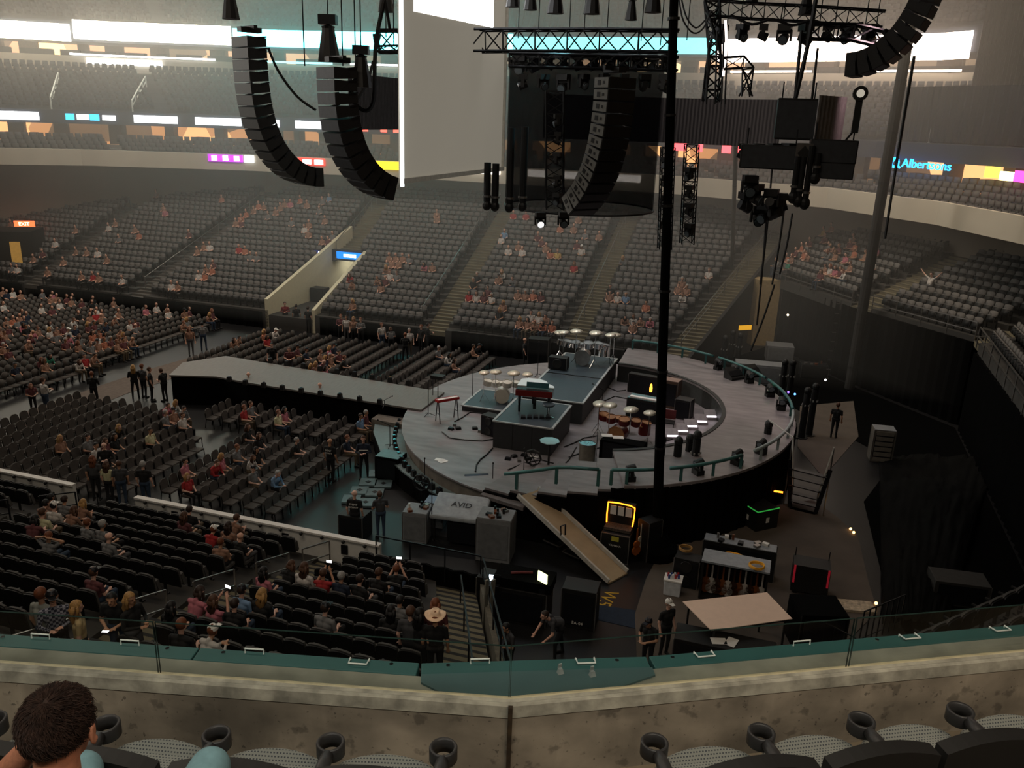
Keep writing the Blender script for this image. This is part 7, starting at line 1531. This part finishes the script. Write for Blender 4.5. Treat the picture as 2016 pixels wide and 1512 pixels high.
for i in SEATED[:236]:
    col, hair, ps = TAKEN[i]; p, rz, nm, row, idx = ALLS[i][:5]; fl = nm in ('B1', 'B2', 'B3', 'FA', 'FB', 'L1', 'L2', 'L0', 'X')
    hair = hair or PR.choice('sssllfhcb'); ps = ps or PR.choice(['sit', 'sit', 'lean'])
    off = Vector((0, 0.02 if fl else -0.2, 0)); off.rotate(Matrix.Rotation(rz, 3, 'Z'))
    lab = '%s person in %s top %s, %s row %s' % (HN[hair], CC[col][0], POSN[ps], ordinal(row), WHERE.get(nm, ''))
    w = lab.split()
    if len(w) > 16: lab = '%s person in %s top, %s row %s' % (HN[hair], CC[col][0], ordinal(row), WHERE.get(nm, ''))
    o = person(p + off, rz + PR.uniform(-0.25, 0.25), ps, col, hair, lab, 'spectators ' + WHERE.get(nm, ''), sc=PR.uniform(0.93, 1.0), hatm=WHITE if (hair == 'c' and col in 'wr') else None)
    if ps == 'phone':
        d = Vector((0.01, -0.42, 1.24)); d.rotate(Matrix.Rotation(o.rotation_euler.z, 3, 'Z')); k = thing('phone', 'lit phone held up by the person in the %s top, %s row' % (CC[col][0], ordinal(row)), 'phone', p + off + d, o.rotation_euler.z)
        MB().box((0, 0, 0), (0.15, 0.01, 0.075)).build('body', BLACK, k); MB().box((0, 0.006, 0), (0.14, 0.004, 0.068)).build('display', em('phone_screen', 'ffffff', 2.0), k)
cm = remeshed(torso((0, 0, 0.55), (0, 0.06, 0.86), 0, hs) + [((0, -0.01, 1.2), (0, 0, 1.26), 0.085, 0.09, 0), ((0, 0.03, 1.2), (0, 0.03, 1.27), 0.09, 0.095, 4)] + [c for c in legs_sit()] + [((-0.2, 0.05, 0.96), (-0.25, 0.02, 0.70), 0.055, 0.045, 1), ((-0.25, 0.02, 0.7), (-0.13, -0.25, 0.66), 0.042, 0.035, 0), ((0.2, 0.05, 0.96), (0.25, 0.02, 0.70), 0.055, 0.045, 1), ((0.25, 0.02, 0.7), (0.13, -0.25, 0.66), 0.042, 0.035, 0)], 0.032, 'crowd_body', 2)
cv = np.array([tuple(v.co) for v in cm.vertices]); cf = [tuple(f.vertices) for f in cm.polygons]; cl_ = np.array([f.material_index for f in cm.polygons]); keys = list(CC)
Vs, mis = [], []
for i in REST:
    col, hair, ps = TAKEN[i]; p, rz, nm = ALLS[i][:3]; off = Vector((0, 0.02 if nm[0] in 'BFLX' else -0.2, 0)); off.rotate(Matrix.Rotation(rz, 3, 'Z')); p = p + off; rz += PR.uniform(-.25, .25); c, sn_ = math.cos(rz), math.sin(rz); sc_ = PR.uniform(0.93, 1.0)
    Vs.append(np.stack([(cv[:, 0] * c - cv[:, 1] * sn_) * sc_ + p.x, (cv[:, 0] * sn_ + cv[:, 1] * c) * sc_ + p.y, cv[:, 2] * sc_ + p.z], -1)); mp = np.array([0, 5 + keys.index(col), 2, 3, PR.choice([1, 4])]); mis.append(mp[cl_])
cme = fast_mesh('crowd', np.stack(Vs).astype(np.float32), cf, cl_, [PR.choice(SKINS[:3]), HM['dark_brown_hair'], PANT[1], SHOE, HM['brown_hair']] + [TOPM[k] for k in keys])
cme.polygons.foreach_set('material_index', np.concatenate(mis)); co_ = bpy.data.objects.new('crowd', cme); COL.objects.link(co_); tag(co_, 'spectators scattered over the far stands across the arena', 'people', kind='stuff')
# people standing or working
SEC = TOPM['n']
def toward(x, y, z=0.0): return G(x, y, z)
def stand_p(x, y, z, face, ps, col, hair, label, pant=None, sc=1.0, **k): return person(toward(x, y, z), face, ps, col, hair, label, None, pant, sc, **k)
def FA_(deg): return rad(deg)                               # 0 faces the viewer, 180 faces away
g1 = stand_p(652, 948, 0, FA_(160), 'stand', 'k', 'b', 'bald security guard in black lettered shirt, back turned, on the open floor', PANT[1], 1.04)
g2 = stand_p(717, 942, 0, FA_(5), 'stand_front', 'n', 's', 'security guard facing the viewer with folded hands and pale chest stripe', PANT[1], 1.04)
g3 = stand_p(700, 1062, 0, FA_(170), 'stand', 'k', 'b', 'bald security guard in black lettered shirt beside the mixing area', PANT[1], 1.05)
for g in (g1, g3):
    text_mesh('EVENT', 0.095, 0.003, WHITE, 'lettering', (0, 0.135, 1.31), (math.pi / 2, 0, math.pi), g); text_mesh('SECURITY', 0.075, 0.003, WHITE, 'lettering', (0, 0.135, 1.21), (math.pi / 2, 0, math.pi), g)
MB().box((0, -0.13, 1.22), (0.34, 0.02, 0.035)).build('reflective_stripe', WHITE, g2)
stand_p(750, 1058, 0, FA_(200), 'look_down', 'G', 's', 'person in dark clothes bending beside the bald guard')
stand_p(94, 818, 0, FA_(150), 'stand_front', 'w', 's', 'man in white shirt and jeans, back turned, in the left aisle', PANT[0], 1.06)
stand_p(68, 815, 0, FA_(40), 'look_down', 'm', 'l', 'person in dark maroon left of the man in the white shirt', None, 0.9)
stand_p(192, 985, 0.2, FA_(190), 'stand', 'G', 'f', 'long haired woman in dark coat, leftmost of the group at the gate', PANT[1], hcol='red_brown_hair')
stand_p(219, 994, 0.2, FA_(170), 'stand', 'l', 'l', 'dark haired woman in cream jacket at the gate of the white wall', PANT[1], 0.97)
stand_p(243, 996, 0.2, FA_(200), 'stand', 'G', 's', 'man in dark green grey jacket at the gate of the white wall', PANT[0])
stand_p(214, 955, 0, FA_(20), 'stand_front', 'k', 'b', 'bald person in black facing the group at the gate', PANT[1])
stand_p(290, 1000, 0.2, FA_(180), 'stand', 'k', 'h', 'grey haired man in black with jeans right of the gate group', PANT[0], 1.03)
for i, (x, y, c, h, f, l) in enumerate(((563, 645, 'M', 's', 20, 'guard in dark red jacket beside the tunnel rail'), (585, 650, 'k', 's', 200, 'dark dressed person right of the guard in red'), (608, 655, 'k', 's', 160, 'dark dressed person, second right of the guard in red'), (672, 672, 'm', 's', 0, 'person in maroon at the far floor wall, leftmost of four'), (683, 674, 'w', 's', 0, 'person in white at the far floor wall'), (697, 677, 't', 'f', 0, 'person in tan at the far floor wall'), (711, 679, 'g', 's', 0, 'person in grey at the far floor wall, rightmost of four'), (752, 690, 'w', 's', 40, 'person with white shirt front where the far aisle begins'), (770, 698, 'g', 'l', 200, 'person in grey in the far floor aisle'), (798, 712, 'k', 's', 180, 'usher in black and white in the far floor aisle'), (806, 702, 'w', 'h', 10, 'grey haired person in the far floor aisle'), (829, 694, 'k', 's', 330, 'person in black with white collar by the far drape'), (842, 690, 'k', 's', 100, 'person in black at the right end of the far aisle group'), (1031, 722, 'k', 'b', 90, 'bald crew man in black beside the tall cabinet behind the stage'), (493, 800, 'k', 'b', 200, 'bald man in black standing before the runway'), (632, 822, 'k', 'b', 170, 'bald man in dark jacket leaning at the runway'), (538, 735, 'k', 's', 10, 'person in black behind the runway edge, left'), (572, 742, 'm', 's', 10, 'person in maroon behind the runway edge, right'), (268, 785, 'k', 'f', 200, 'blond person in black and white near the runway tip'), (300, 790, 'k', 's', 120, 'person in black near the runway tip'), (326, 790, 'k', 's', 250, 'person in black bending near the runway tip'), (188, 800, 'k', 's', 180, 'person in black at the end of the left aisle'), (285, 783, 'G', 's', 160, 'person in dark grey between the two in black near the runway tip'), (377, 700, 't', 'l', 30, 'person in tan at the back edge of the runway tip'), (402, 690, 'g', 's', 190, 'person in grey walking behind the runway tip'), (118, 560, 'w', 's', 90, 'standing person in white by the far floor drape at left'), (238, 590, 'w', 's', 20, 'usher in white and black standing by the far drape at left'))):
    stand_p(x, y, 0, FA_(f), 'look_down' if i in (8, 17, 20) else 'stand_front' if i % 3 == 0 else 'stand', c, h, l, PANT[1] if c in 'kM' else None)
stand_p(1640, 862, 0, FA_(150), 'stand', 'k', 's', 'crew member in black standing in the gloom right of the ring', PANT[1])
stand_p(1098, 1292, 0, FA_(-62), 'bend', 'G', 's', 'worker in dark shirt and shorts bending forward beside the black case', PANT[1], 1.02)
stand_p(1272, 1322, 0, FA_(-40), 'look_down', 'k', 'c', 'crew man in black cap left of the man with the white cap', PANT[1])
stand_p(1306, 1290, 0, FA_(30), 'stand', 'k', 'c', 'crew man in black with a white cap beside the pale sheet', PANT[1], hatm=WHITE)
stand_p(1000, 1335, 0, FA_(-60), 'look_down', 'G', 's', 'person in dark clothes at the foot of the near side wall', PANT[1], skin=SKINS[2])
# standing on the near stand's rows
def near_stand(x, y, n, face, ps, col, hair, label, **k):
    """head seen at x, y; feet on the row whose distance is n"""
    z = near_z(n); d = ray(x, y); t = n / d.dot(NX); p = EYE + d * t; return person(Vector((p.x, p.y, z)), face, ps, col, hair, label, None, **k)
def row_for(x, y, h):                                       # row where a head at x, y stands h above the tread
    best = None
    for r in range(15):
        n = 20.6 - (r + 0.5) * NT; d = ray(x, y); p = EYE + d * (n / d.dot(NX)); e = abs(p.z - (NZ + r * NRISE) - h)
        if best is None or e < best[0]: best = (e, n, r)
    return best[1]
def ns(x, y, face, ps, col, hair, label, h=1.63, **k):
    n = row_for(x, y, h * k.get('sc', 1)); d = ray(x, y); p = EYE + d * (n / d.dot(NX)); r = int((20.6 - n) / NT)
    return person(Vector((p.x, p.y, NZ + r * NRISE)), face, ps, col, hair, label, None, **k)
ns(80, 1172, FA_(165), 'stand', 'D', 's', 'man with short hair in plain grey shirt, back turned, bottom left', pant=PANT[0], hcol='red_brown_hair')
ns(100, 1160, FA_(30), 'stand_front', 'P', 'c', 'capped man in plaid shirt facing the man in grey', pant=PANT[1])
ns(150, 1192, FA_(120), 'stand', 'B', 'f', 'long haired woman in beige jacket at the bottom left', pant=PANT[1], sc=0.95)
a_ = ns(223, 1160, FA_(5), 'look_down', 'k', 's', 'man in black shirt looking down at his phone', h=1.56, pant=PANT[0])
b_p = ns(255, 1175, FA_(70), 'stand_front', 'k', 'f', 'blond woman in black top beside the man with the phone', pant=PANT[3], sc=0.97)
ns(808, 1205, FA_(170), 'stand', 'G', 's', 'tall man in dark grey hooded top standing left of the white hat', pant=PANT[1], hcol='brown_hair')
ns(826, 1198, FA_(150), 'stand', 'k', 'l', 'brown haired person beside the man in the hooded top', pant=PANT[1])
ns(857, 1196, FA_(180), 'stand', 'm', 'f', 'person with long light brown hair before the man in the white hat', pant=PANT[1], hcol='red_brown_hair')
ns(857, 1228, FA_(180), 'stand', 'k', 'H', 'man in black wearing a cream cowboy hat by the right steps', pant=PANT[1])
o = thing('phone', 'lit phone in the hands of the man in the black shirt', 'phone', a_.location + Vector((0, -0.46, 1.1)), 0); MB().box((0, 0, 0), (0.14, 0.07, 0.012)).build('body', BLACK, o); MB().box((0, 0, 0.008), (0.12, 0.06, 0.004)).build('display', em('phone_screen', 'ffffff', 2.0), o)
# dark haired man at the bottom left corner
H = EYE + ray(117, 1436) / ray(117, 1436).length * 2.75; KN = G(413, 1512, 11.80) - H; KN2 = KN + Vector((-0.46, 0.02, -0.05))
def rel(x, y, z): return (x, y, z)
caps = [(rel(0, -0.02, 0.035), rel(0, 0.02, 0.03), 0.083, 0.078, 0), (rel(0, 0.03, -0.06), rel(0, 0, 0), 0.055, 0.072, 0), (rel(0, 0.06, -0.09), rel(0, 0.055, -0.08), 0.026, 0.026, 0), (rel(0, 0.092, 0.01), rel(0, 0.112, -0.025), 0.011, 0.016, 0),
        (rel(0, -0.03, -0.05), rel(0, -0.045, -0.16), 0.056, 0.062, 0), (rel(-0.17, -0.05, -0.24), rel(0.17, -0.05, -0.24), 0.075, 0.075, 1), (rel(-0.08, -0.05, -0.35), rel(0.08, -0.05, -0.35), 0.13, 0.13, 1), (rel(-0.07, -0.03, -0.62), rel(0.07, -0.03, -0.62), 0.135, 0.135, 1),
        (rel(-0.2, -0.05, -0.25), rel(-0.31, 0.12, -0.34), 0.06, 0.048, 1), (rel(-0.31, 0.12, -0.34), rel(-0.12, 0.10, -0.11), 0.048, 0.032, 0), (rel(0.2, -0.05, -0.25), rel(0.27, 0.02, -0.52), 0.06, 0.05, 1), (rel(0.27, 0.02, -0.52), rel(0.16, 0.25, -0.55), 0.045, 0.03, 0),
        (rel(-0.09, 0.0, -0.68), tuple(KN2), 0.09, 0.07, 2), (rel(0.09, 0.0, -0.68), tuple(KN), 0.09, 0.072, 2), (tuple(KN2), (KN2.x, KN2.y + 0.03, 11.37 - H.z), 0.065, 0.045, 2), (tuple(KN), (KN.x, KN.y + 0.03, 11.37 - H.z), 0.07, 0.045, 2),
        ((KN2.x, KN2.y + 0.02, 11.31 - H.z), (KN2.x, KN2.y + 0.14, 11.30 - H.z), 0.045, 0.04, 3), ((KN.x, KN.y + 0.02, 11.31 - H.z), (KN.x, KN.y + 0.14, 11.30 - H.z), 0.045, 0.04, 3)]
caps += hand_caps(rel(-0.12, 0.10, -0.11), (0.6, -0.2, 0.7), -1) + hand_caps(rel(0.16, 0.25, -0.55), (-0.6, 1, 0), 1)
for s_ in (-1, 1):                                          # ears: rim, lobe and hollow
    for t in range(7):
        a0 = rad(-60 + t * 40); a1 = rad(-60 + (t + 1) * 40); f = lambda a: (s_ * (0.084 + 0.012 * (1 if -1 < a < 4 else 0)), -0.005 - 0.017 * math.sin(a), -0.005 + 0.028 * math.cos(a))
        caps.append((f(a0), f(a1), 0.0065, 0.0065, 0))
    caps.append(((s_ * 0.083, 0.0, -0.005), (s_ * 0.083, 0.0, 0.005), 0.016, 0.016, 0))
me = remeshed(caps, 0.0075, 'person', 3); man = bpy.data.objects.new('person', me); COL.objects.link(man); man.location = H
for i, m in enumerate([mat('skin_warm', 'b87a5e', 0.55, bump=0.1, scale=60), TOPM['k'], mat('washed_jeans', '6a8a90', 0.9, var=0.12, scale=30), SHOE, EYEM]): man.material_slots[i].link = 'OBJECT'; man.material_slots[i].material = m
tag(man, 'dark haired man seen from behind in the bottom left corner, arm raised', 'person')
hr = random.Random(9); q = MB(); cr = Vector((-0.005, -0.045, 0.135))   # crown whorl
HMM = mat('man_hair', '2c1d16', 0.75, var=0.6, scale=60, spec=0.25)
q.ball((0, -0.010, 0.036), 0.1, (0.87, 0.99, 0.885), 24, 16)
q.f = [f for f in q.f if not (sum(q.v[j][2] for j in f) / 4 < -0.055 or (sum(q.v[j][1] for j in f) / 4 > 0.03 and sum(q.v[j][2] for j in f) / 4 < 0.07) or (abs(sum(q.v[j][0] for j in f) / 4) > 0.05 and sum(q.v[j][2] for j in f) / 4 < 0.012 and sum(q.v[j][1] for j in f) / 4 > -0.035))]; q.m = [0] * len(q.f)
for k in range(5200):
    th = hr.uniform(0, 2 * math.pi); ph = math.acos(hr.uniform(-0.45, 1)); n_ = Vector((math.sin(ph) * math.cos(th), math.sin(ph) * math.sin(th), math.cos(ph)))
    b = Vector((n_.x * 0.087, n_.y * 0.099 - 0.010, n_.z * 0.089 + 0.036))
    if (b.y > 0.03 and b.z < 0.075) or (abs(b.x) > 0.05 and b.z < 0.015 and b.y > -0.035) or b.z < -0.05: continue
    if (b - Vector((-0.004, -0.035, 0.134))).length < 0.012: continue
    d = (b - cr); d = (d - n_ * d.dot(n_)); d = d.normalized() if d.length > 1e-4 else Vector((1, 0, 0)); sw = n_.cross(d) * hr.uniform(-0.3, 1.0); L = hr.uniform(0.018, 0.042) * (0.6 if b.z < 0 else 1)
    p1 = b + (d + sw + n_ * hr.uniform(0.1, 0.6)).normalized() * L * 0.5; p2 = p1 + (d + sw * 1.6 + n_ * hr.uniform(-0.25, 0.1)).normalized() * L * 0.5
    w = n_.cross(d).normalized() * 0.0016; o_ = len(q.v); q.v += [tuple(b - w), tuple(b + w), tuple(b + n_ * 0.002), tuple(p1 - w * .8), tuple(p1 + w * .8), tuple(p1 + n_ * 0.0015), tuple(p2)]
    q.f += [(o_, o_ + 1, o_ + 4, o_ + 3), (o_ + 1, o_ + 2, o_ + 5, o_ + 4), (o_ + 2, o_, o_ + 3, o_ + 5), (o_ + 3, o_ + 4, o_ + 6), (o_ + 4, o_ + 5, o_ + 6), (o_ + 5, o_ + 3, o_ + 6)]; q.m += [0] * 6
q.build('hair', HMM, man)





# ------------------------------------------------------------------ labels: tell look-alikes apart by their place in the row they form
byl = {}
for o in COL.objects:
    if o.parent is None and o.get('label') and o.get('kind') not in ('stuff', 'structure'): byl.setdefault(o['label'], []).append(o)
for lab, os_ in byl.items():
    if len(os_) < 2 or len(lab.split()) > (14 if len(os_) == 2 else 12): continue
    vert = {o.name: px_of(o.matrix_basis.translation) for o in os_}
    ax = 0 if (max(v[0] for v in vert.values()) - min(v[0] for v in vert.values())) >= (max(v[1] for v in vert.values()) - min(v[1] for v in vert.values())) else 1
    os_.sort(key=lambda o: vert[o.name][ax])
    if len(os_) == 2:
        for o, w in zip(os_, ('upper', 'lower') if ax else ('left', 'right')): o['label'] = lab + ', %s one' % w
        continue
    for i, o in enumerate(os_): o['label'] = lab + ', %s from the %s' % (ordinal(i), 'top' if ax else 'left')
for o in COL.objects:
    if o.get('label') and len(o['label'].split()) > 16: print('LONG', len(o['label'].split()), o['label'])
